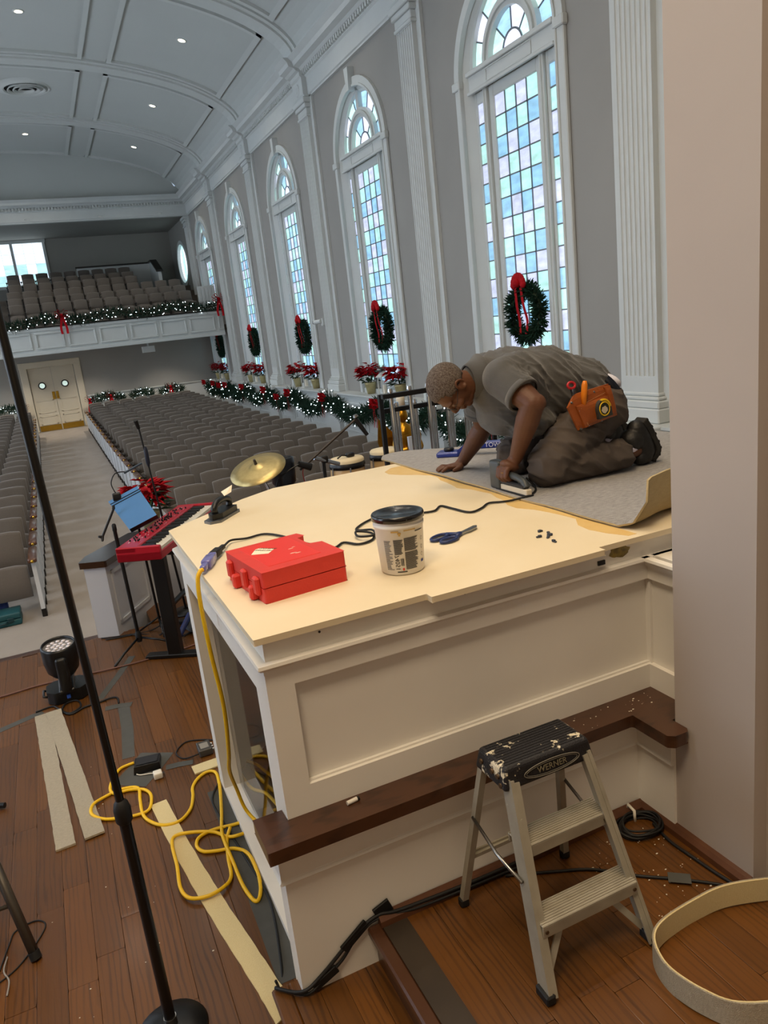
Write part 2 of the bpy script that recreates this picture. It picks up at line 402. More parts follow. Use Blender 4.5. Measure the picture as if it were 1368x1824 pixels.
# ================================================================ ceiling
ce = MB(); YC0, YC1 = -4.0, YB + 0.35
M_ = 44; angs = [PI * i / M_ for i in range(M_ + 1)]
vx = [VX - VA * math.cos(t) for t in angs]
for a, b in zip(vx[:-1], vx[1:]): ce.add([(a, YC0, vault(a)), (b, YC0, vault(b)), (b, YC1, vault(b)), (a, YC1, vault(a))], [(3, 2, 1, 0)], True)
ce.box(VX + VA - 0.02, XW + 0.2, YC0, YC1 + 0.1, 7.29, 7.6); ce.box(XL - 0.2, VX - VA + 0.02, YC0, YC1 + 0.1, 7.29, 7.6)
CE = tag(ce.build('ceiling', M_CEIL), 'pale barrel vaulted ceiling with panel mouldings', kind='structure')
gc = MB(); gc.box(XL, XW, YB + 0.3, YG + 0.2, 6.72, 6.8); tag(gc.build('ceiling_gallery', M_GAL), 'dim flat ceiling over the balcony', kind='structure')
def vault_strip(mb, y0, y1, off, x_a, x_b, n=40):
    """raised band following the vault between two y values"""
    t = [math.acos(max(-1, min(1, -(x_a - VX) / VA))), math.acos(max(-1, min(1, -(x_b - VX) / VA)))]
    P = [VX - VA * math.cos(lerp(t[0], t[1], i / n)) for i in range(n + 1)]
    vs = []
    for x in P:
        z = vault(x); zz = z - off
        nx, nz = (x - VX) / VA ** 2, (z - SPRING) / VB ** 2; l = math.hypot(nx, nz) or 1; ix, iz = x - off * nx / l, z - off * nz / l
        vs += [(x, y0, z + 0.01), (ix, y0, iz), (ix, y1, iz), (x, y1, z + 0.01)]
    fs = []
    for i in range(n): fs += [(4 * i + k, 4 * i + k + 1, 4 * (i + 1) + k + 1, 4 * (i + 1) + k) for k in range(3)]
    mb.add(vs, fs, False)
RIBW = 0.62
for y in [1.69] + PIL_Y[:] :
    m_ = MB(); vault_strip(m_, y - RIBW / 2, y + RIBW / 2, 0.05, VX - VA, VX + VA); vault_strip(m_, y - RIBW / 2 + 0.12, y + RIBW / 2 - 0.12, 0.09, VX - VA, VX + VA)
    m_.build('rib', M_CEILW, CE)
bays = [1.69] + PIL_Y + [YB + 0.55]
XD = [VX - VA * 0.96, -1.9, 2.5, VX + VA * 0.955]
for y0, y1 in zip(bays[:-1], bays[1:]):
    for x0, x1 in zip(XD[:-1], XD[1:]):
        a, b = y0 + RIBW / 2 + 0.1, y1 - RIBW / 2 - 0.1
        xa, xb = x0 + (0.26 if x0 > -4 else 0.0), x1 - (0.26 if x1 < 5 else 0.22)
        m_ = MB()
        vault_strip(m_, a, a + 0.1, 0.06, xa, xb, 16); vault_strip(m_, b - 0.1, b, 0.06, xa, xb, 16)
        vault_strip(m_, a, b, 0.06, xa, xa + 0.1, 3); vault_strip(m_, a, b, 0.06, xb - 0.1, xb, 3)
        m_.build('panel_moulding', M_CEILW, CE)
# cornice and frieze (trim) along the window wall, with breaks forward at the pilasters; dentils are one part each run
CPROF = [(0, 0), (0.05, 0), (0.05, 0.03), (0.07, 0.05), (0.07, 0.34), (0.10, 0.37), (0.10, 0.44), (0.16, 0.46), (0.20, 0.50), (0.30, 0.53), (0.32, 0.60), (0.40, 0.68), (0, 0.68)]
def cornice(name, x, sgn, label):
    p = empty(name, (x, 15, 6.6), kind='structure', label=label)
    m_ = MB(); m_.sweep(CPROF, [((x, -4, 6.6), (sgn, 0, 0), (0, 0, 1)), ((x, YB + 0.3, 6.6), (sgn, 0, 0), (0, 0, 1))]); m_.build('cornice_run', M_TRIM, p, True)
    for y in PIL_Y:
        b = MB(); b.sweep([(u + 0.10, v) for u, v in CPROF[1:-1]] + [(0, 0.68), (0, 0)], [((x, y - 0.29, 6.6), (sgn, 0, 0), (0, 0, 1)), ((x, y + 0.29, 6.6), (sgn, 0, 0), (0, 0, 1))])
        b.build('cornice_break', M_TRIM, p, True)
        r = MB(); r.cyl((x + sgn * 0.165, y, 6.78), (x + sgn * 0.185, y, 6.78), 0.12, 0.10, 20); r.cyl((x + sgn * 0.185, y, 6.78), (x + sgn * 0.195, y, 6.78), 0.05, 0.04, 14)
        r.build('rosette', M_TRIM, p, True)
    d = MB(); y = 5.0
    while y < YB + 0.2:
        d.box(min(x, x + sgn * 0.15), max(x, x + sgn * 0.15), y, y + 0.05, 6.98, 7.06); y += 0.10
    tag(d.build('dentils', M_TRIM, p, True), kind='stuff')
    return p
cornice('trim_1', XW, -1, 'white dentil cornice over the arched windows')
cornice('trim_2', XL, 1, 'white dentil cornice on the facing nave wall')
p3 = empty('trim_3', (0, YB + 0.3, 6.6), kind='structure', label='white dentil cornice across the front of the balcony opening')
m_ = MB(); m_.sweep(CPROF, [((XL, YB + 0.3, 6.6), (0, -1, 0), (0, 0, 1)), ((XW, YB + 0.3, 6.6), (0, -1, 0), (0, 0, 1))]); m_.build('cornice_run', M_TRIM, p3, True)
m_ = MB(); x = -1.6
while x < 5.6: m_.box(x, x + 0.05, YB + 0.13, YB + 0.3, 6.98, 7.06); x += 0.1
tag(m_.build('dentils', M_TRIM, p3, True), kind='stuff')

# ================================================================ pilasters
def pilaster(name, x, sgn, y, label, detail=True):
    p = empty(name, (x, y, LEDGE), kind='structure', label=label)
    hw = 0.25; D = 0.12
    sh = MB(); sh.box(min(x, x + sgn * 0.05), max(x, x + sgn * 0.05), y - hw - 0.13, y + hw + 0.13, LEDGE, 6.62); sh.build('backing', M_TRIM, p, True)
    c = MB(); z0, z1 = 1.32, 6.25; nfl = 7; pitch = 2 * hw / (nfl + 0.35) if detail else 1
    # fluted shaft: cross-section polygon with round grooves, extruded between plain end blocks
    pr = [(0, hw)]
    pr += [(D, hw)]
    if detail:
        for k in range(nfl):
            yc = hw - pitch * (k + 0.675); gw = pitch * 0.34
            for t in range(6):
                a = PI * t / 5; pr.append((D - math.sin(a) * 0.022, yc + gw * math.cos(a)))
    pr += [(D, -hw), (0, -hw)]
    c.sweep(pr, [((x, y, z0), (sgn, 0, 0), (0, 1, 0)), ((x, y, z1), (sgn, 0, 0), (0, 1, 0))])
    pl = [(0, hw), (D, hw), (D, -hw), (0, -hw)]
    c.sweep(pl, [((x, y, 1.15), (sgn, 0, 0), (0, 1, 0)), ((x, y, z0), (sgn, 0, 0), (0, 1, 0))]); c.sweep(pl, [((x, y, z1), (sgn, 0, 0), (0, 1, 0)), ((x, y, 6.6), (sgn, 0, 0), (0, 1, 0))])
    c.build('fluted_shaft', M_TRIM, p, True)
    def ring(mb, e, za, zb):
        xa, xb = sorted((x, x + sgn * (D + e))); mb.bbox(xa, xb, y - hw - e, y + hw + e, za, zb, min(0.012, e * 0.6 + 0.002))
    b = MB(); ring(b, 0.09, LEDGE, LEDGE + 0.15); ring(b, 0.07, LEDGE + 0.15, LEDGE + 0.23); ring(b, 0.045, LEDGE + 0.23, LEDGE + 0.27); ring(b, 0.02, LEDGE + 0.27, LEDGE + 0.31)
    b.build('base', M_TRIM, p, True)
    k = MB(); ring(k, 0.03, 6.26, 6.31); ring(k, 0.015, 6.31, 6.42); ring(k, 0.05, 6.42, 6.50); ring(k, 0.08, 6.50, 6.60); k.build('capital', M_TRIM, p, True)
    return p
for i, y in enumerate(PIL_Y):
    pilaster('column_fluted', XW, -1, y, 'white fluted pilaster between arched windows, %s along the wall from the platform' % ORD[i])
for i, y in enumerate(PIL_Y): pilaster('column_plain', XL, 1, y, 'white pilaster on the facing nave wall, %s from the stage' % ORD[i], False)
pilaster('column_balcony', XW, -1, YB + 0.62, 'white pilaster at the corner of the balcony opening')
# wainscot and ledge on the window wall
wsx = XW - 0.22
wp = empty('wall_wainscot', (wsx, 15, 0), kind='structure', label='white panelled wainscot with a ledge under the arched windows')
m_ = MB(); m_.box(wsx, XW, 4.0, YB, -0.5, LEDGE - 0.06); m_.build('wainscot_back', M_TRIM, wp, True)
m_ = MB(); m_.sweep([(0, 0), (0, -0.10), (0.04, -0.10), (0.06, -0.05), (0.10, -0.03), (0.10, 0)], [((wsx, 4.0, LEDGE), (-1, 0, 0), (0, 0, 1)), ((wsx, YB, LEDGE), (-1, 0, 0), (0, 0, 1))]); m_.box(wsx, XW, 4.0, YB, LEDGE - 0.06, LEDGE); m_.build('ledge', M_TRIM, wp, True)
for i, y in enumerate(PIL_Y):
    m_ = MB(); m_.box(wsx - 0.09, wsx, y - 0.42, y + 0.42, -0.5, LEDGE - 0.05); m_.bbox(wsx - 0.19, wsx, y - 0.48, y + 0.48, LEDGE - 0.08, LEDGE + 0.002, 0.01); m_.build('pedestal', M_TRIM, wp, True)
def panel_frame(mb, x, y0, y1, z0, z1, w=0.05, d=0.02, sgn=-1):
    for (a, b, c, e) in ((y0, y1, z1 - w, z1), (y0, y1, z0, z0 + w), (y0, y0 + w, z0 + w, z1 - w), (y1 - w, y1, z0 + w, z1 - w)):
        mb.bbox(min(x, x + sgn * d), max(x, x + sgn * d), a, b, c, e, 0.008)
for i in range(5):
    a = PIL_Y[i] + 0.5; b = (PIL_Y[i + 1] - 0.5) if i < 4 else YB - 0.2
    n = 3 if i < 4 else 2
    for k in range(n):
        m_ = MB(); panel_frame(m_, wsx, lerp(a, b, k / n) + 0.06, lerp(a, b, (k + 1) / n) - 0.06, 0.04, 0.66); m_.build('panel_moulding', M_TRIM, wp, True)
tr = MB(); tr.sweep([(0, 0), (0.03, 0), (0.03, 0.10), (0.06, 0.13), (0.08, 0.15), (0.08, 0.18), (0, 0.18)], [((XL, YB, 0.66), (0, -1, 0), (0, 0, 1)), ((DX0 - 0.16, YB, 0.66), (0, -1, 0), (0, 0, 1))])
tr.sweep([(0, 0), (0.03, 0), (0.03, 0.10), (0.06, 0.13), (0.08, 0.15), (0.08, 0.18), (0, 0.18)], [((DX1 + 0.16, YB, 0.66), (0, -1, 0), (0, 0, 1)), ((XW - 0.2, YB, 0.66), (0, -1, 0), (0, 0, 1))])
tr.box(DX1 + 0.16, XW - 0.2, YB - 0.03, YB, -0.5, 0.66); tr.box(XL, DX0 - 0.16, YB - 0.03, YB, -0.5, 0.66)
tag(tr.build('trim_4', M_TRIM), 'white chair rail on the wall under the balcony', kind='structure')
# ================================================================ windows
def pane_mat(name, col, s):
    """opalescent glass lit from outside: gently rippled glow"""
    m = bpy.data.materials.new(name); m.use_nodes = True; nt = m.node_tree; N = nt.nodes; L = nt.links; b = N['Principled BSDF']
    c = lin(col); b.inputs['Base Color'].default_value = tuple(x * 0.25 for x in c[:3]) + (1,); b.inputs['Roughness'].default_value = 0.12
    geo = N.new('ShaderNodeNewGeometry'); mp = N.new('ShaderNodeMapping'); mp.inputs['Scale'].default_value = (1, 2.0, 5.0); L.new(geo.outputs['Position'], mp.inputs[0])
    ns = N.new('ShaderNodeTexNoise'); ns.inputs['Scale'].default_value = 2.2; ns.inputs['Detail'].default_value = 4; L.new(mp.outputs[0], ns.inputs[0])
    mr = N.new('ShaderNodeMapRange'); mr.inputs[1].default_value = 0.3; mr.inputs[2].default_value = 0.7; mr.inputs[3].default_value = 0.78; mr.inputs[4].default_value = 1.22; L.new(ns.outputs[0], mr.inputs[0])
    mu = N.new('ShaderNodeMath'); mu.operation = 'MULTIPLY'; mu.inputs[1].default_value = s; L.new(mr.outputs[0], mu.inputs[0])
    b.inputs['Emission Color'].default_value = c; L.new(mu.outputs[0], b.inputs['Emission Strength'])
    bp = N.new('ShaderNodeBump'); bp.inputs['Strength'].default_value = 0.15; L.new(ns.outputs[0], bp.inputs['Height']); L.new(bp.outputs[0], b.inputs['Normal'])
    return m
GS = 1.2
PANES = [pane_mat('lilac_opal_glass', 'c5cde6', GS), pane_mat('aqua_opal_glass', 'b4e6e1', GS), pane_mat('blue_opal_glass', '92c4e4', GS)]
HEADP = [pane_mat('lilac_head_glass', 'd5dcf0', 1.5), pane_mat('aqua_head_glass', 'c4ecea', 1.4), pane_mat('blue_head_glass', 'a4d0ec', 1.3)]
M_LEAD = mat('lead_came', '747b84', 0.5, metal=0.3)
GX = 6.02          # plane of the glass
def ring_seg(mb, cy, zc, r0, r1, a0, a1, x0, x1, n=8):
    """arched bar between two radii; angles from the near springing"""
    vs = []
    for i in range(n + 1):
        t = lerp(a0, a1, i / n); c, s_ = -math.cos(t), math.sin(t)
        vs += [(x0, cy + r0 * c, zc + r0 * s_), (x0, cy + r1 * c, zc + r1 * s_), (x1, cy + r1 * c, zc + r1 * s_), (x1, cy + r0 * c, zc + r0 * s_)]
    fs = []
    for i in range(n): fs += [(4 * i + k, 4 * i + (k + 1) % 4, 4 * (i + 1) + (k + 1) % 4, 4 * (i + 1) + k) for k in range(4)]
    fs += [(3, 2, 1, 0), (4 * n, 4 * n + 1, 4 * n + 2, 4 * n + 3)]
    mb.add(vs, fs)
ROWS = 15; PH = 0.25; GT = 4.83; CW = 0.47; PW = 2 * CW / 4
def make_window(cy):
    w = empty('window_1', (XW, cy, LEDGE), kind='structure')
    B = lambda: MB()
    # casing round the opening, with the arch, imposts and keystone
    m_ = B()
    for s_ in (-1, 1):
        a, b = sorted((cy + s_ * 1.05, cy + s_ * 1.18)); m_.bbox(XW - 0.05, XW, a, b, LEDGE, 5.12, 0.01)
        a, b = sorted((cy + s_ * 1.03, cy + s_ * 1.065)); m_.bbox(XW - 0.07, XW, a, b, LEDGE, 5.12, 0.008)
    ring_seg(m_, cy, WZS - 0.06, 1.05, 1.18, 0, PI, XW - 0.05, XW, 28); ring_seg(m_, cy, WZS - 0.06, 1.03, 1.065, 0, PI, XW - 0.07, XW, 28)
    m_.build('casing', M_TRIM, w, True)
    m_ = B()
    for s_ in (-1, 1):
        a, b = sorted((cy + s_ * 1.02, cy + s_ * 1.21)); m_.bbox(XW - 0.08, XW, a, b, 5.06, 5.17, 0.012)
    m_.build('impost', M_TRIM, w, True)
    m_ = B(); m_.prism([(-0.05, 0), (0.05, 0), (0.085, 0.36), (-0.085, 0.36)], 0, 0.12, Matrix.Translation((XW, cy, 6.1)) @ Matrix(((0, 0, -1, 0), (1, 0, 0, 0), (0, 1, 0, 0), (0, 0, 0, 1)))); m_.build('keystone', M_TRIM, w, True)
    # reveal (jamb lining)
    m_ = B()
    for s_ in (-1, 1):
        m_.prism([(XW - 0.01, s_ * 1.04), (XW - 0.01, s_ * 1.06), (XW + 0.34, s_ * 1.06), (XW + 0.34, s_ * 0.92), (GX - 0.02, s_ * 0.92)][::-s_], LEDGE, WZS, Matrix.Translation((0, cy, 0)))
    n = 28; vs = []
    for i in range(n + 1):
        t = PI * i / n; c, s_ = -math.cos(t), math.sin(t)
        for (x, r) in ((XW - 0.01, 1.04), (GX - 0.02, 0.92), (XW + 0.34, 0.92), (XW + 0.34, 1.06), (XW - 0.01, 1.06)): vs.append((x, cy + r * c, WZS - 0.03 + r * s_))
    m_.add(vs, [(5 * i + k, 5 * i + (k + 1) % 5, 5 * (i + 1) + (k + 1) % 5, 5 * (i + 1) + k) for i in range(n) for k in range(5)], False)
    m_.box(XW - 0.02, XW + 0.35, cy - 1.04, cy + 1.04, LEDGE, 0.93); m_.build('jamb', M_TRIM, w, True)
    # transom with recessed panel, mullions, sash frames
    m_ = B(); m_.box(XW + 0.02, GX + 0.08, cy - 0.92, cy + 0.92, 4.98, 5.20); m_.bbox(XW - 0.02, XW + 0.04, cy - 0.94, cy + 0.94, 5.17, 5.23, 0.008); m_.bbox(XW - 0.01, XW + 0.03, cy - 0.94, cy + 0.94, 4.95, 4.99, 0.006)
    panel_frame(m_, XW + 0.02, cy - 0.5, cy + 0.5, 5.0, 5.165, 0.02, 0.012); m_.build('transom', M_TRIM, w, True)
    m_ = B()
    for s_ in (-1, 1):
        a, b = sorted((cy + s_ * 0.575, cy + s_ * 0.655)); m_.bbox(GX - 0.075, GX + 0.06, a, b, 0.93, 4.98, 0.012)
        a, b = sorted((cy + s_ * 0.60, cy + s_ * 0.63)); m_.bbox(GX - 0.09, GX - 0.06, a, b, 0.93, 4.98, 0.006)
    m_.build('mullion', M_TRIM, w, True)
    zb = GT - ROWS * PH
    m_ = B()
    for (y0, y1, f) in ((-0.575, 0.575, 0.105), (-0.92, -0.655, 0.045), (0.655, 0.92, 0.045)):
        y0 += cy; y1 += cy
        m_.bbox(GX - 0.03, GX + 0.05, y0, y0 + f, 0.93, 4.98, 0.012); m_.bbox(GX - 0.03, GX + 0.05, y1 - f, y1, 0.93, 4.98, 0.012)
        m_.bbox(GX - 0.028, GX + 0.05, y0 + f, y1 - f, GT, 4.98, 0.012); m_.bbox(GX - 0.028, GX + 0.05, y0 + f, y1 - f, 0.93, zb, 0.012)
    m_.build('sash', M_TRIM, w, True)
    # arched head: ring frames, centre bar
    m_ = B(); ZA = 5.23
    ring_seg(m_, cy, ZA, 0.45, 0.60, 0, PI, GX - 0.08, GX + 0.05, 24); ring_seg(m_, cy, ZA, 0.50, 0.55, 0, PI, GX - 0.11, GX + 0.05, 24); ring_seg(m_, cy, ZA, 0.86, 0.93, 0, PI, GX - 0.06, GX + 0.05, 24)
    m_.bbox(GX - 0.09, GX + 0.05, cy - 0.05, cy + 0.05, ZA + 0.55, ZA + 0.88, 0.01); m_.build('arched_frame', M_TRIM, w, True)
    # lead cames
    m_ = B(); c0 = 0.008
    for r in range(1, ROWS): m_.box(GX - 0.016, GX + 0.006, cy - CW, cy + CW, GT - r * PH - c0, GT - r * PH + c0)
    for c in range(1, 4): m_.box(GX - 0.016, GX + 0.006, cy - CW + c * PW - c0, cy - CW + c * PW + c0, zb, GT)
    for s_ in (-1, 1):
        for r in range(1, ROWS): a, b = sorted((cy + s_ * 0.70, cy + s_ * 0.875)); m_.box(GX - 0.016, GX + 0.006, a, b, GT - r * PH - c0, GT - r * PH + c0)
    for k in (1, 2, 3, 5, 6, 7):
        t = PI * k / 8; c, s_ = -math.cos(t), math.sin(t); m_.cyl((GX - 0.008, cy + 0.59 * c, ZA + 0.59 * s_), (GX - 0.008, cy + 0.87 * c, ZA + 0.87 * s_), 0.011, n=6)
    ring_seg(m_, cy, ZA, 0.20, 0.222, 0, PI, GX - 0.016, GX + 0.006, 16)
    for k in (1, 2, 3):
        t = PI * (k + 0.0) / 4; c, s_ = -math.cos(t), math.sin(t); m_.cyl((GX - 0.008, cy + 0.21 * c, ZA + 0.21 * s_), (GX - 0.008, cy + 0.46 * c, ZA + 0.46 * s_), 0.011, n=6)
    m_.build('lead_came', M_LEAD, w, True)
    # panes: each a piece of glass
    m_ = B(); m_.box(-0.004, 0.004, -0.5, 0.5, -0.5, 0.5); PM = m_.mesh('pane'); PM.materials.append(PANES[0])
    def pane(y, z, sy, sz, k):
        o = link('pane', PM, PANES[k % 3], w); o.matrix_parent_inverse = wmat(w).inverted(); o.location = (GX, y, z); o.scale = (1, sy, sz)
    for r in range(ROWS):
        for c in range(4): pane(cy + CW - (c + 0.5) * PW, GT - (r + 0.5) * PH, PW - 0.004, PH - 0.004, (r + (c % 2)) % 3)
        pane(cy + 0.785, GT - (r + 0.5) * PH, 0.18, PH - 0.004, (0, 2, 1)[r % 3]); pane(cy - 0.785, GT - (r + 0.5) * PH, 0.18, PH - 0.004, (2, 1, 0)[r % 3])
    for k in range(8):
        q = B(); ring_seg(q, cy, ZA, 0.595, 0.865, PI * k / 8 + 0.01, PI * (k + 1) / 8 - 0.01, GX - 0.004, GX + 0.004, 4); q.build('pane', HEADP[(2, 1, 0, 2, 2, 1, 0, 1)[k]], w, True)
    for k in range(4):
        q = B(); ring_seg(q, cy, ZA, 0.225, 0.455, PI * k / 4 + 0.02, PI * (k + 1) / 4 - 0.02, GX - 0.004, GX + 0.004, 4); q.build('pane', HEADP[(1, 0, 2, 1)[k]], w, True)
    q = B(); n = 14; q.prism([(0.2 * math.cos(PI * i / n), 0.2 * math.sin(PI * i / n)) for i in range(n + 1)], -0.004, 0.004, Matrix.Translation((GX, cy, ZA)) @ Matrix(((0, 0, 1, 0), (1, 0, 0, 0), (0, 1, 0, 0), (0, 0, 0, 1)))); q.build('pane', HEADP[0], w, True)
    return w
W1 = make_window(WIN_Y[0]); tag(W1, 'tall arched window of pastel panes nearest the kneeling worker')
for i in range(1, 5):
    c = copy_tree(W1); c.name = 'window_%d' % (i + 1); c.location.y = WIN_Y[i]
    tag(c, 'tall arched window of pastel panes, %s from the platform' % ORD[i])
# facing wall windows, out of the picture: simpler; first one added for side light
M_DAY = pane_mat('pale_blue_glass', 'cfdcec', 7.6)
for i, cy in enumerate(LWY):
    w = empty('window_%d' % (i + 13), (XL, cy, 0.9), kind='structure', label='unseen arched window on the facing nave wall, %s from the stage' % ORD[i])
    m_ = MB(); x0, x1 = XL - 0.2, XL - 0.19
    m_.box(x0, x1, cy - 0.97, cy + 0.97, 0.9, 6.1); m_.build('glazing', M_DAY, w, True)
    m_ = MB()
    for k in range(-1, 2): m_.box(XL - 0.19, XL - 0.12, cy + k * 0.6 - 0.03, cy + k * 0.6 + 0.03, 0.9, 6.1)
    for z in (0.9, 5.0, 6.0): m_.box(XL - 0.19, XL - 0.1, cy - 0.97, cy + 0.97, z, z + 0.1)
    m_.build('sash', M_TRIM, w, True)
# gallery window and oval window
w = empty('window_11', (0, YG, 5.0), kind='structure', label='white framed window of pale panes behind the balcony seats')
m_ = MB()
for x in (-1.27, -0.125, 1.04): m_.bbox(x, x + 0.10, YG - 0.06, YG + 0.1, 5.0, 6.68, 0.01)
for z in (4.95, 6.60): m_.bbox(-1.3, 1.17, YG - 0.07, YG + 0.1, z, z + 0.12, 0.01)
m_.build('frame', M_TRIM, w, True)
BRIGHT = [pane_mat('bright_white_glass', 'e8f6ff', 1.5), pane_mat('bright_aqua_glass', 'bdeef2', 1.2)]
for sx0 in (-1.17, -0.02):
    for c in range(3):
        for r in range(4):
            q = MB(); x0 = sx0 + c * 0.353; q.box(x0 + 0.008, x0 + 0.345, YG + 0.02, YG + 0.03, 5.07 + r * 0.385 + 0.008, 5.07 + (r + 1) * 0.385 - 0.008); q.build('pane', BRIGHT[(r + c) % 2 if r < 2 else 0], w, True)
w = empty('window_12', (XW, OY, OZ), kind='structure', label='oval window beside the balcony seats')
m_ = MB(); N = 28
def ell(a, b, t, x): return (x, OY + a * math.cos(t), OZ + b * math.sin(t))
for k in range(N):
    t0, t1 = 2 * PI * k / N, 2 * PI * (k + 1) / N
    m_.add([ell(OA + 0.1, OB + 0.1, t0, XW - 0.04), ell(OA + 0.1, OB + 0.1, t1, XW - 0.04), ell(OA - 0.04, OB - 0.04, t1, XW - 0.04), ell(OA - 0.04, OB - 0.04, t0, XW - 0.04), ell(OA + 0.1, OB + 0.1, t0, XW), ell(OA + 0.1, OB + 0.1, t1, XW), ell(OA - 0.04, OB - 0.04, t1, XW + 0.1), ell(OA - 0.04, OB - 0.04, t0, XW + 0.1)], [(0, 1, 2, 3), (0, 4, 5, 1), (3, 2, 6, 7)])
m_.build('frame', M_TRIM, w, True)
for j in range(4):
    q = MB(); y0, y1 = OY - OA + 2 * OA * j / 4 + 0.01, OY - OA + 2 * OA * (j + 1) / 4 - 0.01
    pts = []; n = 8
    for i in range(n + 1): yy = lerp(y0, y1, i / n); pts.append((yy, OZ + OB * math.sqrt(max(0, 1 - ((yy - OY) / OA) ** 2))))
    poly = pts + [(a, 2 * OZ - b) for a, b in reversed(pts)]
    q.add([(XW + 0.08, a, b) for a, b in poly], [tuple(range(len(poly)))]); q.build('pane', BRIGHT[1 - (j % 2)], w, True)

# ================================================================ double door
d = empty('door_1', (0.33, YB, nave_z(YB)), kind='structure', label='cream double door with round windows and brass plates at the aisle end')
M_DOOR = mat('cream_door_paint', 'cdc4b0', 0.5, var=0.1, vscale=2, coord='pos'); M_BRASS = mat('brass', 'c39a3c', 0.25, metal=1.0)
zb = nave_z(YB); DC = 0.5 * (DX0 + DX1); DW = 0.73
m_ = MB(); m_.bbox(DX0 - 0.12, DX0 + 0.11, YB - 0.05, YB + 0.02, zb, 2.14, 0.015); m_.bbox(DX1 - 0.11, DX1 + 0.12, YB - 0.05, YB + 0.02, zb, 2.14, 0.015); m_.bbox(DX0 - 0.13, DX1 + 0.13, YB - 0.056, YB + 0.01, 1.95, 2.16, 0.015); m_.build('casing', M_DOOR, d, True)
for s_ in (-1, 1):
    x0, x1 = sorted((DC, DC + s_ * DW)); m_ = MB(); m_.box(x0 + 0.004, x1 - 0.004, YB + 0.03, YB + 0.08, zb, 1.96)
    # raised panels on each leaf: frames
    for (za, zc) in ((0.02, 0.32), (0.42, 0.86), (1.50, 1.84)):
        xa, xb = x0 + 0.1, x1 - 0.1
        for (a, b, c, e) in ((xa, xb, zc - 0.03, zc), (xa, xb, za, za + 0.03), (xa, xa + 0.03, za, zc), (xb - 0.03, xb, za, zc)): m_.box(a, b, YB + 0.018, YB + 0.03, zb + 0.2 + c, zb + 0.2 + e)
    leaf = m_.build('leaf', M_DOOR, d, True)
    xc = DC + s_ * 0.365; m_ = MB(); m_.lathe([(0.085, 0.0), (0.115, 0.0), (0.125, 0.02), (0.115, 0.035), (0.085, 0.03)], (xc, YB + 0.03, 1.35), 24, Matrix.Rotation(PI / 2, 3, 'X')); m_.build('porthole_rim', mat('dark_rim', '3a3a36', 0.4), leaf, True)
    m_ = MB(); m_.cyl((xc, YB + 0.005, 1.35), (xc, YB + 0.028, 1.35), 0.088, n=24); m_.build('porthole_glass', pane_mat('porthole_glass', 'd6ece2', 0.85), leaf, True)
    xh = DC + s_ * 0.06; m_ = MB(); m_.bbox(xh - 0.045, xh + 0.045, YB + 0.018, YB + 0.03, 0.86, 1.12, 0.004); m_.cyl((xh, YB - 0.03, 0.90), (xh, YB - 0.03, 1.08), 0.012); m_.cyl((xh, YB - 0.03, 0.92), (xh, YB + 0.02, 0.92), 0.01); m_.cyl((xh, YB - 0.03, 1.06), (xh, YB + 0.02, 1.06), 0.01); m_.build('push_plate', M_BRASS, leaf, True)
    m_ = MB(); m_.bbox(x0 + 0.02, x1 - 0.02, YB + 0.018, YB + 0.03, zb + 0.01, zb + 0.20, 0.004); m_.build('kick_plate', M_BRASS, leaf, True)
# ================================================================ balcony
M_DARKCAP = mat('dark_rail', '17130f', 0.4)
M_TIER = mat('gallery_carpet', '5d564e', 0.95, coord='pos', var=0.2, vscale=4)
YP = 25.35
bal = empty('balcony', (0, YP, 2.36), kind='structure', label='white panelled balcony front with a dark rail')
m_ = MB(); m_.box(XL, XW - 0.15, YP, YP + 0.14, 2.36, 3.12); m_.box(XL, XW - 0.15, YP + 0.14, YB, 2.36, 2.52); m_.bbox(XL, XW - 0.15, YP - 0.05, YP + 0.02, 2.34, 2.44, 0.012); m_.bbox(XL, XW - 0.15, YP - 0.04, YP + 0.02, 3.03, 3.12, 0.012); m_.build('parapet', M_TRIM, bal, True)
m_ = MB(); m_.bbox(XL, XW - 0.15, YP - 0.07, YP + 0.19, 3.12, 3.16, 0.01); m_.build('rail', M_DARKCAP, bal, True)
for k in range(9):
    x0 = -1.83 + 0.92 * k; m_ = MB()
    for (a, b, c, e) in ((x0 + 0.04, x0 + 0.86, 2.93, 2.99), (x0 + 0.04, x0 + 0.86, 2.50, 2.56), (x0 + 0.04, x0 + 0.10, 2.56, 2.93), (x0 + 0.80, x0 + 0.86, 2.56, 2.93)):
        if a > 5.7: continue
        m_.bbox(a, min(b, 5.72), YP - 0.035, YP, c, e, 0.012)
    m_.build('panel_moulding', M_TRIM, bal, True)
TIERZ = [2.67, 3.07, 3.32, 3.59, 3.89, 4.12, 4.36]
for r, z in enumerate(TIERZ):
    m_ = MB(); y0 = 25.9 + 0.8 * r if r else YP + 0.14; m_.box(XL, XW, y0, 25.9 + 0.8 * (r + 1) if r < 6 else YG, 2.5, z); m_.build('tier', M_TIER, bal, True)
hw_ = empty('gallery_half_wall', (3.3, 31.75, 4.36), label='white half wall with dark cap behind the balcony seats', cat='half wall')
m_ = MB(); m_.box(2.0, 4.72, 31.7, 31.85, 4.36, 5.36); m_.box(4.66, 4.78, 31.0, 31.85, 3.9, 5.36); m_.add([(4.66, 29.9, 3.5), (4.78, 29.9, 3.5), (4.78, 31.0, 3.5), (4.66, 31.0, 3.5), (4.66, 29.9, 4.88), (4.78, 29.9, 4.88), (4.78, 31.0, 5.36), (4.66, 31.0, 5.36)], [(0, 3, 2, 1), (4, 5, 6, 7), (0, 1, 5, 4), (1, 2, 6, 5), (3, 0, 4, 7)]); m_.build('panel', M_TRIM, hw_, True)
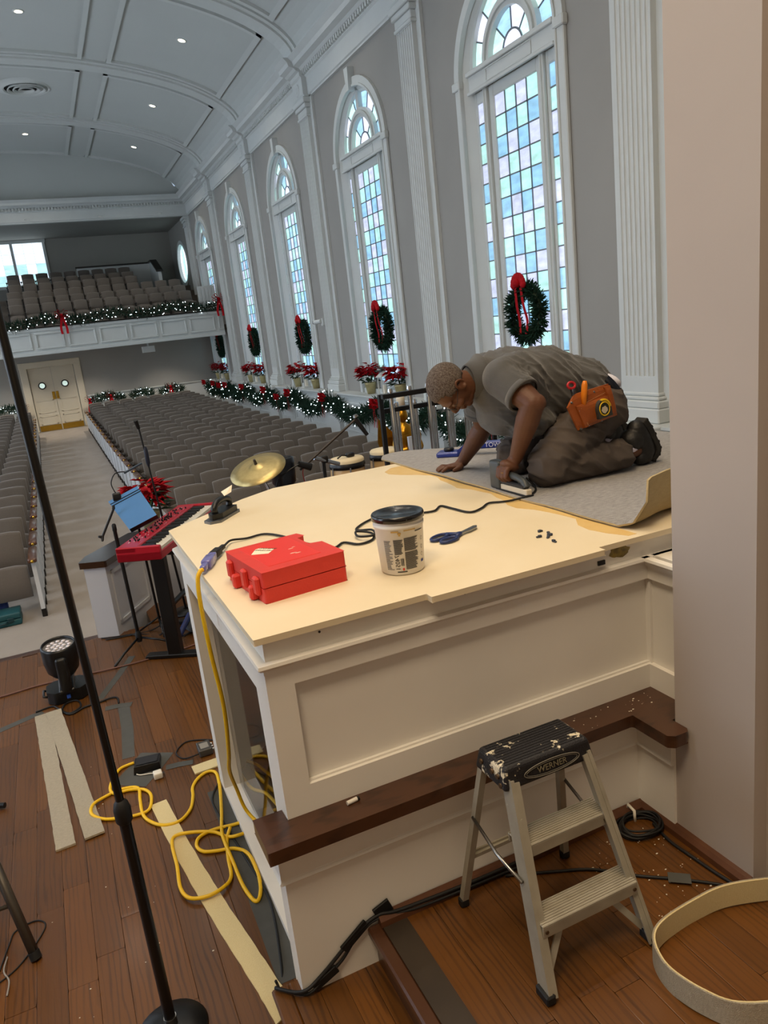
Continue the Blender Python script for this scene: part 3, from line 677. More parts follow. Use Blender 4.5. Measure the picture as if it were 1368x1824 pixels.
m_ = MB(); m_.box(1.96, 4.82, 31.66, 31.9, 5.36, 5.42); m_.box(4.6, 4.84, 31.0, 31.66, 5.36, 5.42); m_.add([(4.6, 29.86, 4.87), (4.84, 29.86, 4.87), (4.84, 31.0, 5.36), (4.6, 31.0, 5.36), (4.6, 29.86, 4.93), (4.84, 29.86, 4.93), (4.84, 31.0, 5.42), (4.6, 31.0, 5.42)], [(0, 3, 2, 1), (4, 5, 6, 7), (0, 1, 5, 4), (1, 2, 6, 5), (3, 0, 4, 7), (2, 3, 7, 6)]); m_.build('cap', M_DARKCAP, hw_, True)
g_ = empty('balcony_gate', (5.2, YP + 0.5, 3.16), label='white slatted gate panel standing at the end of the balcony front', cat='gate')
m_ = MB(); m_.box(5.16, 5.72, YP + 0.42, YP + 0.46, 3.16, 3.95); m_.build('panel', M_TRIM, g_, True)
for k in range(5):
    m_ = MB(); m_.bbox(5.18 + k * 0.115, 5.26 + k * 0.115, YP + 0.40, YP + 0.42, 3.2, 3.9, 0.004); m_.build('slat', M_TRIM, g_, True)
bx = empty('ceiling_fixture', (3.35, 26.0, 2.36), label='small white box fixture under the balcony edge', cat='fixture')
m_ = MB(); m_.bbox(3.13, 3.52, 25.9, 26.1, 2.06, 2.26, 0.01); m_.build('housing', M_TRIM, bx, True); m_ = MB(); m_.cyl((3.33, 26, 2.26), (3.33, 26, 2.36), 0.03); m_.build('stem', M_TRIM, bx, True)

# ================================================================ auditorium seats
M_SEAT = mat('taupe_seat_fabric', '645c54', 0.95, var=0.3, vscale=60, col2='57504a', bump=0.25, bscale=220, sheen=0.3, rand=0.06)
M_SEATD = mat('seat_shell', '2a2724', 0.6)
M_ARMW = mat('armrest_wood', '4a2c1a', 0.35)
def slab(mb, W, z0, z1, th, y_of, round_top=0.016):
    """upholstered slab with crisp rounded edges: front at y_of(z), softly dished across"""
    US = (-1, -0.985, -0.93, -0.5, 0, 0.5, 0.93, 0.985, 1); VS = (0, 0.03, 0.5, 0.93, 0.985, 1); vs = []; rows, cols = len(VS), len(US); n, m = cols - 1, rows - 1
    for side in (0, 1):
        for v in VS:
            for u in US:
                zt = z1 - round_top * abs(u) ** 8 - 0.010 * u * u; z = lerp(z0, zt, v)
                e = max(0, (abs(u) - 0.93) / 0.07, (abs(2 * v - 1) - 0.86) / 0.14); k = math.sqrt(max(0, 1 - e * e))
                vs.append((u * W / 2, y_of(z) + 0.014 * u * u + (-1 if side == 0 else 1) * th * 0.5 * (0.35 + 0.65 * k), z))
    k = rows * cols; fs = []
    for j in range(m):
        for i in range(n):
            a = j * cols + i; fs.append((a, a + 1, a + cols + 1, a + cols)); fs.append((k + a, k + a + cols, k + a + cols + 1, k + a + 1))
    for i in range(n): fs.append((i, k + i, k + i + 1, i + 1)); a = m * cols + i; fs.append((a, a + 1, k + a + 1, k + a))
    for j in range(m): a = j * cols; fs.append((a, a + cols, k + a + cols, k + a)); a = j * cols + n; fs.append((a, k + a, k + a + cols, a + cols))
    mb.add(vs, fs, True)
def make_seat():
    s = empty('auditorium_seat')
    m_ = MB(); slab(m_, 0.405, 0.46, 0.88, 0.06, lambda z: 0.02 + (z - 0.46) * 0.22); m_.build('backrest', M_SEAT, s)
    m_ = MB(); slab(m_, 0.42, 0.20, 0.55, 0.08, lambda z: -0.16 + (z - 0.2) * 0.20, round_top=0.02); m_.build('seat', M_SEAT, s)
    m_ = MB(); m_.box(-0.25, -0.225, -0.12, 0.06, 0.0, 0.58); m_.box(-0.25, -0.225, -0.2, 0.12, 0.0, 0.03); m_.build('leg', M_SEATD, s)
    m_ = MB(); m_.bbox(-0.265, -0.21, -0.22, 0.07, 0.58, 0.615, 0.012); m_.build('armrest', M_SEATD, s)
    return s
SEAT = make_seat(); first = True
def place_seat(x, y, z, label, group):
    global first
    o = SEAT if first else copy_tree(SEAT)
    first = False; o.location = (x, y, z); o.rotation_euler = (0, 0, rnd(-0.012, 0.012)); tag(o, label, 'seat', group); return o
ROWY = [7.88 + 0.82 * k for k in range(24)]
for k, y in enumerate(ROWY):
    for j in range(7):
        place_seat(1.43 + 0.49 * j, y, nave_z(y), 'taupe auditorium seat on the window side, %s row from the stage, %s from the aisle' % (ORD[k], ORD[j]), 'seats between the aisle and the windows')
    for j in range(2 if k else 0):
        place_seat(-0.74 - 0.49 * j, y, nave_z(y), 'taupe auditorium seat across the aisle, %s row from the stage, %s from the aisle' % (ORD[k], ORD[j]), 'seats across the aisle')
for r in range(7):
    for j in range(12 if r < 4 else 9):
        x = 4.98 - 0.48 * j if r < 4 else 3.62 - 0.48 * j
        place_seat(x, 26.2 + 0.8 * r, TIERZ[r], 'dark taupe balcony seat, %s row from the rail, %s from the window end' % (ORD[r], ORD[j]), 'balcony seats')
# aisle end panels
def make_end(sgn):
    e = empty('aisle_end_panel')
    m_ = MB(); m_.add([(-0.02, -0.34, 0.10), (0.02, -0.34, 0.10), (0.02, 0.30, 0.10), (-0.02, 0.30, 0.10), (-0.02, -0.28, 0.60), (0.02, -0.28, 0.60), (0.02, 0.30, 0.60), (-0.02, 0.30, 0.60)], [(0, 3, 2, 1), (4, 5, 6, 7), (0, 1, 5, 4), (1, 2, 6, 5), (2, 3, 7, 6), (3, 0, 4, 7)]); m_.build('panel', mat('white_end_panel', 'c4c6c8', 0.5), e)
    m_ = MB(); m_.rbox(-0.045, 0.045, -0.34, 0.26, 0.60, 0.65, 0.02); m_.build('armrest', mat('aisle_arm_wood', '5a3520', 0.22, coat=0.5), e)
    for ya in (-0.30, 0.12): m_ = MB(); m_.bbox(-0.025, 0.025, ya, ya + 0.14, 0, 0.10, 0.004); m_.build('foot', M_DARKCAP, e)
    m_ = MB(); m_.ball((0, -0.36, 0.625), 0.018, 8, 5); m_.build('aisle_light_glint', M_BRASS, e)  # brass ball put in as the glint of a small aisle light
    return e
E0 = make_end(1); fst = True
for side, x, nm in ((1, 1.10, 'window-side'), (-1, -0.46, 'far-side')):
    for k, y in enumerate(ROWY):
        if side < 0 and k == 0: continue
        o = E0 if fst else copy_tree(E0); fst = False
        o.location = (x, y - 0.02, nave_z(y)); tag(o, 'white aisle end panel with wooden arm, %s seats, %s row from the stage' % (nm, ORD[k]), 'end panel', 'aisle end panels, %s' % nm)

# ================================================================ greenery
M_PINE = mat('pine_green', '173f2c', 0.75, var=0.8, vscale=25, col2='0a2318', coord='pos')
M_BULB = mat('string_light_bulb', 'f4fbff', 0.3, emit='e6f6ff', estr=9)
M_RED = mat('red_velvet', 'b00c18', 0.75, var=0.5, vscale=12, col2='7a0610', spec=0.2)
def sprig(mb, p, d, L, w, R):
    d = Vector(d).normalized(); a = d.orthogonal().normalized(); a = Matrix.Rotation(R.uniform(0, 6.28), 3, d) @ a; b = d.cross(a)
    p = Vector(p); q = p + d * L
    mb.add([p - a * w, p + a * w, q + a * w * 0.25, q - a * w * 0.25, p - b * w, p + b * w, q + b * w * 0.25, q - b * w * 0.25], [(0, 1, 2, 3), (4, 5, 6, 7)])
def foliage_along(pts, rad, per, seed, L=(0.09, 0.17), w=0.011):
    R = random.Random(seed); mb = MB(); n = len(pts)
    for i in range(n - 1):
        a, b = Vector(pts[i]), Vector(pts[i + 1]); t = (b - a)
        for k in range(max(1, int(per * t.length))):
            c = a + t * R.random(); o = t.normalized().orthogonal(); o = Matrix.Rotation(R.uniform(0, 6.28), 3, t.normalized()) @ o
            rr = rad * R.random() ** 0.5; dirv = o + t.normalized() * R.uniform(-0.9, 0.9) + Vector((0, 0, R.uniform(-0.2, 0.3)))
            sprig(mb, c + o * rr * 0.55, dirv, R.uniform(*L), w * R.uniform(0.7, 1.4), R)
    return mb
def bulbs_along(pts, rad, per, seed, r=0.013):
    R = random.Random(seed); mb = MB()
    for i in range(len(pts) - 1):
        a, b = Vector(pts[i]), Vector(pts[i + 1]); t = b - a; k = per * t.length
        for j in range(int(k) + (R.random() < k % 1)):
            c = a + t * R.random(); o = Matrix.Rotation(R.uniform(0, 6.28), 3, t.normalized()) @ t.normalized().orthogonal(); c = c + o * rad * R.uniform(0.7, 1.05)
            mb.add([c + Vector(v) * r for v in ((1, 0, 0), (-1, 0, 0), (0, 1, 0), (0, -1, 0), (0, 0, 1), (0, 0, -1))], [(0, 2, 4), (2, 1, 4), (1, 3, 4), (3, 0, 4), (2, 0, 5), (1, 2, 5), (3, 1, 5), (0, 3, 5)])
    return mb
def garland(pts, rad, label, seed, per=330, bp=15):
    P = spline(pts, 8); g = empty('garland', P[0], label=label, cat='garland', group='lit pine garlands')
    tag(foliage_along(P, rad, per, seed).build('needles', M_PINE, g, True), kind='stuff')
    m_ = MB(); m_.tube(P[::3] + [P[-1]], 0.022, 6); m_.build('stem', mat('garland_stem', '24301c', 0.9), g, True)
    tag(bulbs_along(P, rad, bp, seed + 50).build('string_lights', M_BULB, g, True), kind='stuff')
    return g
gx = wsx - 0.20
def swag(y0, y1, hi=0.74, lo=0.44, n=2):
    out = []
    for k in range(n):
        a, b = lerp(y0, y1, k / n), lerp(y0, y1, (k + 1) / n)
        for i in range(6): t = i / 6; out.append((gx - 0.03 * math.sin(PI * t), lerp(a, b, t), hi - (hi - lo) * math.sin(PI * t)))
    out.append((gx, y1, hi)); return out
GY = [5.2, 8.62, 12.6, 15.4, 17.9, 20.1, 22.5, 24.7, 26.6, 28.2]
names = ['behind the tubular chimes', 'under the second window', 'below the second pilaster pedestal', 'under the third arched window', 'below the third pilaster pedestal', 'between the third and fourth windows', 'under the fourth arched window', 'below the balcony front', 'in the corner under the balcony']
for i in range(9): garland(swag(GY[i], GY[i + 1], n=2 if i < 2 else 1), 0.13, 'pine garland with white string lights swagged along the ledge ' + names[i], 100 + i)
garland([(x, YP - 0.02, 3.30 + 0.07 * math.sin(x * 3.3)) for x in [-1.6 + 0.3 * i for i in range(9)]], 0.11, 'pine garland with white lights on the balcony rail, aisle half', 130, bp=18)
garland([(x, YP - 0.02, 3.32 + 0.07 * math.sin(x * 3.3)) for x in [0.95 + 0.3 * i for i in range(17)]], 0.11, 'pine garland with white lights on the balcony rail, window half', 131, bp=18)
def arc(x0, x1, z=0.62, h=0.16): return [(lerp(x0, x1, i / 6), YB - 0.17, z - h * (2 * i / 6 - 1) ** 2 + 0.08) for i in range(7)]
garland(arc(1.36, 2.55, 0.66), 0.10, 'short lit garland on the back chair rail next to the door', 140); garland(arc(2.75, 3.55, 0.66), 0.10, 'short lit garland in the middle of the back chair rail', 141); garland(arc(3.75, 4.6, 0.66), 0.10, 'short lit garland on the back chair rail near the corner', 142); garland(arc(-1.9, -0.75, 0.66), 0.10, 'short lit garland on the back rail across the aisle', 143)
# red bows
def make_bow():
    b = empty('red_bow')
    m_ = MB()
    for s_ in (-1, 1):
        for (ang, L) in ((0.35, 0.15), (-0.15, 0.14), (0.9, 0.12)):
            P = [(0, 0, 0)] + [(-0.06 * math.sin(PI * t) - 0.01, s_ * L * math.sin(PI * t * 0.5) * math.cos(ang), L * math.sin(PI * t * 0.5) * math.sin(ang) + 0.045 * math.sin(PI * t)) for t in (0.35, 0.7, 1.0)] + [(-0.075, s_ * L * 0.6 * math.cos(ang), L * 0.6 * math.sin(ang) - 0.045), (-0.03, 0, 0)]
            P = spline(P, 4); 
            for a, c in zip(P[:-1], P[1:]): m_.add([a + Vector((-0.03, 0, 0.01)), c + Vector((-0.03, 0, 0.01)), c + Vector((0.03, 0, 0)), a + Vector((0.03, 0, 0))], [(0, 1, 2, 3)], True)
    m_.build('loops', M_RED, b)
    m_ = MB(); m_.ball((-0.035, 0, 0.0), 0.04, 10, 6); m_.build('knot', M_RED, b)
    for s_ in (-1, 1):
        m_ = MB(); P = spline([(-0.03, 0, 0), (-0.05, s_ * 0.03, -0.13), (-0.03, s_ * 0.06, -0.27), (-0.05, s_ * 0.055, -0.40)], 5)
        for a, c in zip(P[:-1], P[1:]): m_.add([a + Vector((0, -0.024, 0)), c + Vector((0.0, -0.024, 0)), c + Vector((0.01, 0.024, 0)), a + Vector((0.01, 0.024, 0))], [(0, 1, 2, 3)], True)
        m_.build('tail', M_RED, b)
    return b
BOW = make_bow(); fb = True
def bow(loc, rz, s, label):
    global fb
    o = BOW if fb else copy_tree(BOW); fb = False
    o.location = loc; o.rotation_euler = (0, 0, rz); o.scale = (s, s, s); tag(o, label, 'bow', 'red bows on the garlands')
for y, nm in zip(GY[:], ['close behind the chimes', 'behind the person kneeling', 'between the second window and the chimes', 'with long tails by the second pilaster', 'under the third window', 'by the third pilaster', 'under the fourth window', 'under the balcony front', 'in the balcony corner', 'at the far corner']):
    bow((gx - 0.12, y, 0.74), 0.0, 1.0, 'red velvet bow on the ledge garland ' + nm)
bow((gx - 0.12, 25.7, 0.70), 0, 1.0, 'red velvet bow on the ledge garland just beyond the balcony front'); bow((gx - 0.12, 18.9, 0.6), 0, 0.9, 'red velvet bow hanging low beyond the third window')
bow((0.91, YP - 0.14, 3.42), PI / 2, 1.35, 'red bow with long tails on the middle of the balcony rail'); bow((5.66, YP - 0.14, 3.48), PI / 2, 1.35, 'red bow at the window end of the balcony rail')
bow((1.36, YB - 0.30, 0.70), PI / 2, 1.2, 'red bow beside the double door'); bow((2.07, YB - 0.30, 0.74), PI / 2, 1.1, 'red bow on the garland next to the double door'); bow((4.14, YB - 0.30, 0.78), PI / 2, 1.1, 'red bow on the back chair rail near the corner'); bow((-0.72, YB - 0.30, 0.72), PI / 2, 1.1, 'red bow across the aisle beside the double door')
# wreaths
def make_wreath():
    w = empty('wreath')
    P = [(0, 0.31 * math.cos(2 * PI * i / 36), 0.31 * math.sin(2 * PI * i / 36)) for i in range(37)]
    tag(foliage_along(P, 0.08, 700, 77, (0.06, 0.11), 0.013).build('needles', M_PINE, w), kind='stuff')
    m_ = MB(); m_.tube(P[:-1], 0.035, 8, closed=True); m_.build('ring', mat('garland_stem', '24301c', 0.9), w)
    m_ = MB()
    for k in range(9):
        t = PI * (k / 8.0); c, s_ = math.cos(t), math.sin(t)
        m_.ball((-0.10, 0.105 * c, 0.37 + 0.10 * s_), 0.055, 8, 6, (0.6, 1, 1))
    m_.ball((-0.12, 0, 0.39), 0.06, 8, 6); m_.build('bow', M_RED, w)
    for s_ in (-1, 1):
        m_ = MB(); PP = spline([(-0.11, 0.06 * s_, 0.33), (-0.09, 0.075 * s_, 0.1), (-0.05, 0.085 * s_, -0.1), (-0.07, 0.07 * s_, -0.26)], 5)
        for a, c in zip(PP[:-1], PP[1:]): m_.add([a + Vector((0, -0.032, 0)), c + Vector((0, -0.032, 0)), c + Vector((0.006, 0.032, 0)), a + Vector((0.006, 0.032, 0))], [(0, 1, 2, 3)], True)
        m_.build('ribbon', M_RED, w)
    return w
WR = make_wreath()
for i, cy in enumerate(WIN_Y):
    o = WR if i == 0 else copy_tree(WR); o.location = (5.93, cy - 0.05, 2.08 - 0.02 * i); tag(o, 'green pine wreath with red bow hanging in the %s arched window' % ORD[i], 'wreath', 'wreaths in the arched windows')
# poinsettias
M_POT = mat('cream_foil_pot', 'b7ab7c', 0.35, metal=0.3, var=0.3, vscale=30); M_LEAF = mat('poinsettia_leaf_green', '1d3b20', 0.6); M_BRACT = mat('poinsettia_red', 'b00f1c', 0.7, var=0.5, vscale=9, col2='7c0814', spec=0.2)
def make_poinsettia(seed, H=0.5, S=1.0):
    R = random.Random(seed); p = empty('poinsettia')
    m_ = MB(); m_.lathe([(0, 0), (0.07, 0), (0.10, 0.17), (0.105, 0.20), (0.095, 0.20), (0.085, 0.16), (0, 0.16)], n=16); m_.build('pot', M_POT, p)
    m_ = MB()
    for k in range(5): a = R.uniform(0, 6.28); m_.tube([(0, 0, 0.16), (0.05 * math.cos(a), 0.05 * math.sin(a), 0.28), (0.11 * math.cos(a), 0.11 * math.sin(a), 0.38)], 0.006, 5)
    m_.build('stem', M_LEAF, p)
    def leaves(mb, n, zc, rr, L, flat):
        for k in range(n):
            a = R.uniform(0, 6.28); r = rr * R.random() ** 0.5; c = Vector((r * math.cos(a), r * math.sin(a), zc + R.uniform(-0.07, 0.10) - 0.4 * r))
            a2 = a + R.uniform(-1.2, 1.2); d = Vector((math.cos(a2), math.sin(a2), R.uniform(-0.5, 0.5) * flat)); d.normalize(); s_ = d.cross(Vector((0, 0, 1))).normalized(); up = s_.cross(d); l = L * R.uniform(0.7, 1.2); w = l * 0.26
            mb.add([c, c + d * l * 0.45 + s_ * w + up * 0.01, c + d * l - up * 0.02, c + d * l * 0.45 - s_ * w + up * 0.01, c + d * l * 0.5 - up * 0.012], [(0, 4, 1), (1, 4, 2), (2, 4, 3), (3, 4, 0)], False)
    g = MB(); leaves(g, 40, 0.30, 0.13, 0.15, 0.6); tag(g.build('leaves', M_LEAF, p), kind='stuff')
    g = MB(); leaves(g, 130, 0.44, 0.17, 0.14, 1.0); tag(g.build('bracts', M_BRACT, p), kind='stuff')
    return p
PO = make_poinsettia(5); PO2 = make_poinsettia(11); LAN = None
def make_lantern():
    l = empty('lantern'); M_LW = mat('lantern_white', 'c9cbc6', 0.5); M_LG = mat('lantern_glass', 'dfe8ea', 0.05, trans=1.0, ior=1.1)
    m_ = MB(); m_.bbox(-0.09, 0.09, -0.09, 0.09, 0, 0.03, 0.005); m_.build('base', M_LW, l)
    for a in (-1, 1):
        for b in (-1, 1): m_ = MB(); m_.box(a * 0.075 - 0.008, a * 0.075 + 0.008, b * 0.075 - 0.008, b * 0.075 + 0.008, 0.03, 0.30); m_.build('post', M_LW, l)
    m_ = MB(); m_.add([(-0.1, -0.1, 0.30), (0.1, -0.1, 0.30), (0.1, 0.1, 0.30), (-0.1, 0.1, 0.30), (0, 0, 0.42)], [(0, 3, 2, 1), (0, 1, 4), (1, 2, 4), (2, 3, 4), (3, 0, 4)]); m_.build('roof', M_LW, l)
    m_ = MB(); m_.cyl((0, 0, 0.03), (0, 0, 0.17), 0.035, n=12); m_.build('candle', mat('candle_wax', 'e8e0cc', 0.5), l)
    m_ = MB(); m_.tube([(0, 0.03 * math.cos(t), 0.44 + 0.03 * math.sin(t)) for t in [2 * PI * i / 12 for i in range(12)]], 0.004, 5, closed=True); m_.build('ring_handle', M_LW, l)
    m_ = MB(); R = random.Random(4)
    for k in range(26): sprig(m_, (0, 0, 0.41), (R.uniform(-1, 1), R.uniform(-1, 1), R.uniform(-0.3, 0.8)), R.uniform(0.08, 0.15), 0.013, R)
    tag(m_.build('silver_bow', mat('silver_ribbon', '9a9c98', 0.3, metal=0.7), l), kind='stuff')
    return l
LAN = make_lantern()
for i, cy in enumerate(WIN_Y):
    for src, dy, nm in ((PO, 0.55, 'far side'), (PO2, -0.82, 'near side')):
        o = src if i == 0 else copy_tree(src); o.location = (5.82, cy + dy, LEDGE + 0.002); o.rotation_euler = (0, 0, rnd(0, 6)); o.scale = (1.12,) * 3
        tag(o, 'red potted poinsettia on the ledge of the %s arched window, %s of its lantern' % (ORD[i], nm), 'plant', 'poinsettias on the window ledge')
    o = LAN if i == 0 else copy_tree(LAN); o.location = (5.80, cy - 0.16, LEDGE + 0.002); o.scale = (1.15,) * 3
    tag(o, 'white lantern with silver bow on the ledge of the %s arched window' % ORD[i], 'lantern', 'lanterns on the window ledge')
# wall camera on the third pilaster
c = empty('wall_camera', (5.83, 16.3, 2.32), label='small white camera bracketed to the wall near the third pilaster', cat='camera')
m_ = MB(); m_.bbox(5.80, 5.90, 16.05, 16.17, 2.24, 2.40, 0.01); m_.build('bracket', M_TRIM, c, True); m_ = MB(); m_.cyl((5.80, 16.12, 2.34), (5.72, 16.34, 2.33), 0.05, 0.05, 14); m_.build('body', M_TRIM, c, True); m_ = MB(); m_.cyl((5.72, 16.34, 2.33), (5.71, 16.37, 2.33), 0.04, n=14); m_.build('lens', M_BLACK, c, True)
# ceiling downlights and the round air diffuser
M_LENS = mat('downlight_lens', 'fff3dc', 0.3, emit='fff0d2', estr=6.0)
def downlight(x, y, label, power, flat=None):
    z = vault(x) if flat is None else flat; nx, nz = (x - VX) / VA ** 2, (z - SPRING) / VB ** 2; l = math.hypot(nx, nz); n_ = Vector((-nx / l, 0, -nz / l)) if flat is None else Vector((0, 0, -1)); M = n_.to_track_quat('Z', 'Y').to_matrix()
    o = empty('ceiling_light', (x, y, z), label=label, cat='ceiling light', group='recessed downlights')
    m_ = MB(); m_.lathe([(0.075, 0.01), (0.10, 0.012), (0.112, 0.006), (0.112, -0.01)], (x, y, z), 20, M); m_.build('trim_ring', M_TRIM, o, True)
    m_ = MB(); m_.lathe([(0.0, 0.006), (0.078, 0.008)], (x, y, z), 20, M); m_.build('lens', M_LENS, o, True)
    ld = bpy.data.lights.new('downlight_lamp', 'SPOT'); ld.energy = power; ld.spot_size = math.radians(125); ld.spot_blend = 0.8; ld.shadow_soft_size = 0.08; ld.color = (1.0, 0.90, 0.76)
    lo = bpy.data.objects.new('downlight_lamp', ld); COL.objects.link(lo); lo.parent = o; lo.location = n_ * 0.05
NAVE_W = 100
for i, y in enumerate((3.9, 8.62, 13.26, 17.75, 22.3, 26.6)):
    for x, nm in ((4.08, 'window-side panel'), (1.0, 'centre panel'), (-0.5, 'far half of the centre panel'), (-3.5, 'far-side panel')):
        downlight(x, y, 'recessed downlight in the %s of the %s ceiling bay' % (nm, ORD[i]), NAVE_W)
for i, x in enumerate((-3.2, -0.9, 1.5, 4.0)): downlight(x, 27.2, 'recessed downlight in the ceiling under the balcony, %s from the facing wall' % ORD[i], 130, 2.36)
for i, x in enumerate((-2.0, 0.6, 2.9, 4.9)): downlight(x, 28.9, 'recessed downlight in the balcony ceiling, %s from the facing wall' % ORD[i], 90, 6.72)
v = empty('ceiling_vent', (1.08, 22.3, vault(1.08)), label='round white ceiling air diffuser with concentric rings', cat='vent')
zc = vault(1.08)
m_ = MB(); m_.lathe([(0.75, 0.005), (0.66, -0.015), (0.56, -0.03), (0.54, -0.06), (0.51, -0.03)], (1.08, 22.3, zc), 32); m_.build('housing', M_CEILW, v, True)
for r in (0.40, 0.27, 0.14): m_ = MB(); m_.lathe([(r, -0.03), (r + 0.04, -0.08), (r + 0.055, -0.07), (r + 0.015, -0.02)], (1.08, 22.3, zc), 32); m_.build('ring', M_CEILW, v, True)
m_ = MB(); m_.lathe([(0, -0.012), (0.52, -0.012)], (1.08, 22.3, zc), 32); m_.build('duct', mat('dark_duct', '121412', 0.9), v, True)
# ================================================================ platform
ZP = 1.35
PF = empty('stage_platform', (1.85, 3.0, 0), label='cream topped raised platform with white panelled sides and octagonal front', cat='platform')
OUT = [(0.395, 2.0), (0.95, 2.0), (0.95, 1.965), (1.62, 1.965), (1.62, 2.0), (3.31, 2.0), (3.31, 3.55), (2.86, 3.93), (2.65, 4.06), (2.2, 4.09), (1.05, 4.06), (0.84, 3.93), (0.395, 3.55)]
m_ = MB(); m_.prism(OUT, ZP - 0.02, ZP); top = m_.build('top_board', M_CREAM, PF, True)
bv = top.modifiers.new('edge', 'BEVEL'); bv.width = 0.006; bv.segments = 2; bv.limit_method = 'ANGLE'; bv.angle_limit = 0.7
def inset(poly, d):
    n = len(poly); out = []
    for i in range(n):
        p0, p1, p2 = Vector(poly[i - 1]), Vector(poly[i]), Vector(poly[(i + 1) % n]); e1 = (p1 - p0).normalized(); e2 = (p2 - p1).normalized(); n1 = Vector((-e1.y, e1.x)); n2 = Vector((-e2.y, e2.x)); b = (n1 + n2)
        b = b / max(0.3, b.length_squared) * 2; out.append(tuple(p1 + b * d))
    return out
BASE = [(0.395, 2.0), (3.31, 2.0), (3.31, 3.55), (2.86, 3.93), (2.65, 4.06), (1.05, 4.06), (0.84, 3.93), (0.395, 3.55)]
def band(name, z0, z1, d0, m, prof=None):
    """a strip running round the platform, d0 inset from the board edge"""
    mb = MB(); P = inset(BASE, d0); Q = inset(BASE, d0 + 0.04); n = len(P)
    pr = prof or [(0, z0), (0, z1)]
    vs = []
    for i in range(n):
        a = Vector(P[i]); b = Vector(Q[i]); nrm = (a - b) / 0.04
        for (o, z) in pr: vs.append((a.x + nrm.x * o, a.y + nrm.y * o, z))
    k = len(pr); fs = []
    for i in range(n):
        j = (i + 1) % n
        for t in range(k - 1): fs.append((i * k + t, j * k + t, j * k + t + 1, i * k + t + 1))
    mb.add(vs, fs); return mb.build(name, m, PF, True)
band('fascia', 1.25, ZP - 0.02, 0.03, M_FASC)
band('moulding', 0, 0, 0.03, M_FASC, [(0.0, 1.262), (0.028, 1.262), (0.03, 1.252), (0.022, 1.243), (0.012, 1.238), (0.012, 1.226), (0.0, 1.220)])
# near wall: stiles, rails and the recessed panel
YN = 2.02
m_ = MB(); m_.box(0.415, 3.28, YN + 0.025, YN + 0.04, 0.70, 1.26); m_.build('panel', M_FASC, PF, True)
for nm, a, b, c, e in (('top_rail', 0.415, 1.9, 1.175, 1.23), ('bottom_rail', 0.415, 1.9, 0.738, 0.835), ('stile', 0.415, 0.50, 0.835, 1.175), ('stile', 1.86, 1.9, 0.835, 1.175)):
    m_ = MB(); m_.box(a, b, YN, YN + 0.026, c, e); m_.build(nm, M_FASC, PF, True)
m_ = MB(); m_.box(0.5, 1.86, YN + 0.012, YN + 0.024, 0.835, 0.842); m_.build('panel_bead', M_FASC, PF, True)
# corner posts and side frame (open bay with an acrylic sheet)
m_ = MB(); m_.box(0.415, 0.515, YN + 0.04, 2.17, 0.02, 1.23); m_.build('corner_post', M_FASC, PF, True)
m_ = MB(); m_.box(0.42, 0.52, 3.44, 3.55, 0.0, 1.23); m_.build('corner_post', M_FASC, PF, True)
m_ = MB(); m_.box(0.417, 0.515, 2.17, 3.44, 1.12, 1.23); m_.build('side_rail', M_FASC, PF, True)
m_ = MB(); m_.box(0.42, 0.51, 1.99, 3.44, 0.0, 0.03); m_.build('side_sill', M_FASC, PF, True)
M_ACR = mat('clear_acrylic', 'ffffff', 0.02, trans=1.0, ior=1.05)
m_ = MB(); m_.box(0.50, 0.504, 2.17, 3.44, 0.03, 1.12); m_.build('acrylic_sheet', M_ACR, PF, True)
# far sides of the platform
m_ = MB()
for (a, b) in zip(BASE[2:], BASE[3:]):
    A_ = Vector((*a, 0)); B_ = Vector((*b, 0)); d = (B_ - A_).normalized(); n_ = Vector((-d.y, d.x, 0)) * 0.05
    m_.add([A_ + n_, B_ + n_, B_ + n_ + Vector((0, 0, 1.26)), A_ + n_ + Vector((0, 0, 1.26))], [(0, 1, 2, 3)])
m_.box(3.26, 3.29, 2.05, 3.53, 0, 1.26); m_.build('front_skirt', M_FASC, PF, True)
m_ = MB(); m_.box(0.44, 3.25, 2.06, 3.5, 1.24, 1.33); m_.build('deck_framing', mat('raw_plywood', '7a6040', 0.8), PF, True)
# side return beyond the panelled face, with its flat shelf
m_ = MB(); m_.box(1.87, 1.885, 1.5, YN, 0.70, 1.24); m_.box(1.87, 3.28, 1.5, YN, 1.235, 1.262); m_.build('return_panel', M_FASC, PF, True)
for za, zb2 in ((1.175, 1.23), (0.738, 0.835)): m_ = MB(); m_.box(1.85, 1.87, 1.5, YN, za, zb2); m_.build('return_rail', M_FASC, PF, True)
m_ = MB(); m_.sweep([(0, 0), (0.028, 0), (0.03, -0.01), (0.012, -0.024), (0.012, -0.036), (0, -0.042)], [((1.85, 1.5, 1.262), (-1, 0, 0), (0, 0, 1)), ((1.85, YN, 1.262), (-1, 0, 0), (0, 0, 1))]); m_.build('return_moulding', M_FASC, PF, True)
# hardware and marks on the fascia
m_ = MB(); m_.prism([(0.045 * math.cos(2 * PI * i / 20) * (1 + 0.12 * math.sin(6 * PI * i / 10)), 0.022 * math.sin(2 * PI * i / 20) * (1 + 0.15 * math.cos(5 * PI * i / 10))) for i in range(20)], 0, 0.003, Matrix.Translation((1.735, 2.032, 1.302)) @ Matrix.Rotation(PI / 2, 4, 'X')); m_.build('brass_plate', mat('glue_patch', '8f7a2c', 0.4, var=0.8, vscale=60, col2='4a3d12'), PF, True)
m_ = MB(); m_.box(1.636, 1.666, 2.024, 2.031, 1.272, 1.288); m_.build('notch', M_BLACK, PF, True)
for (x, z) in ((0.6, 1.31), (1.10, 1.305), (1.3, 1.31)):
    m_ = MB(); m_.cyl((x, 2.0305, z), (x, 2.028, z), 0.004, n=8); m_.build('screw_hole', M_BLACK, PF, True)
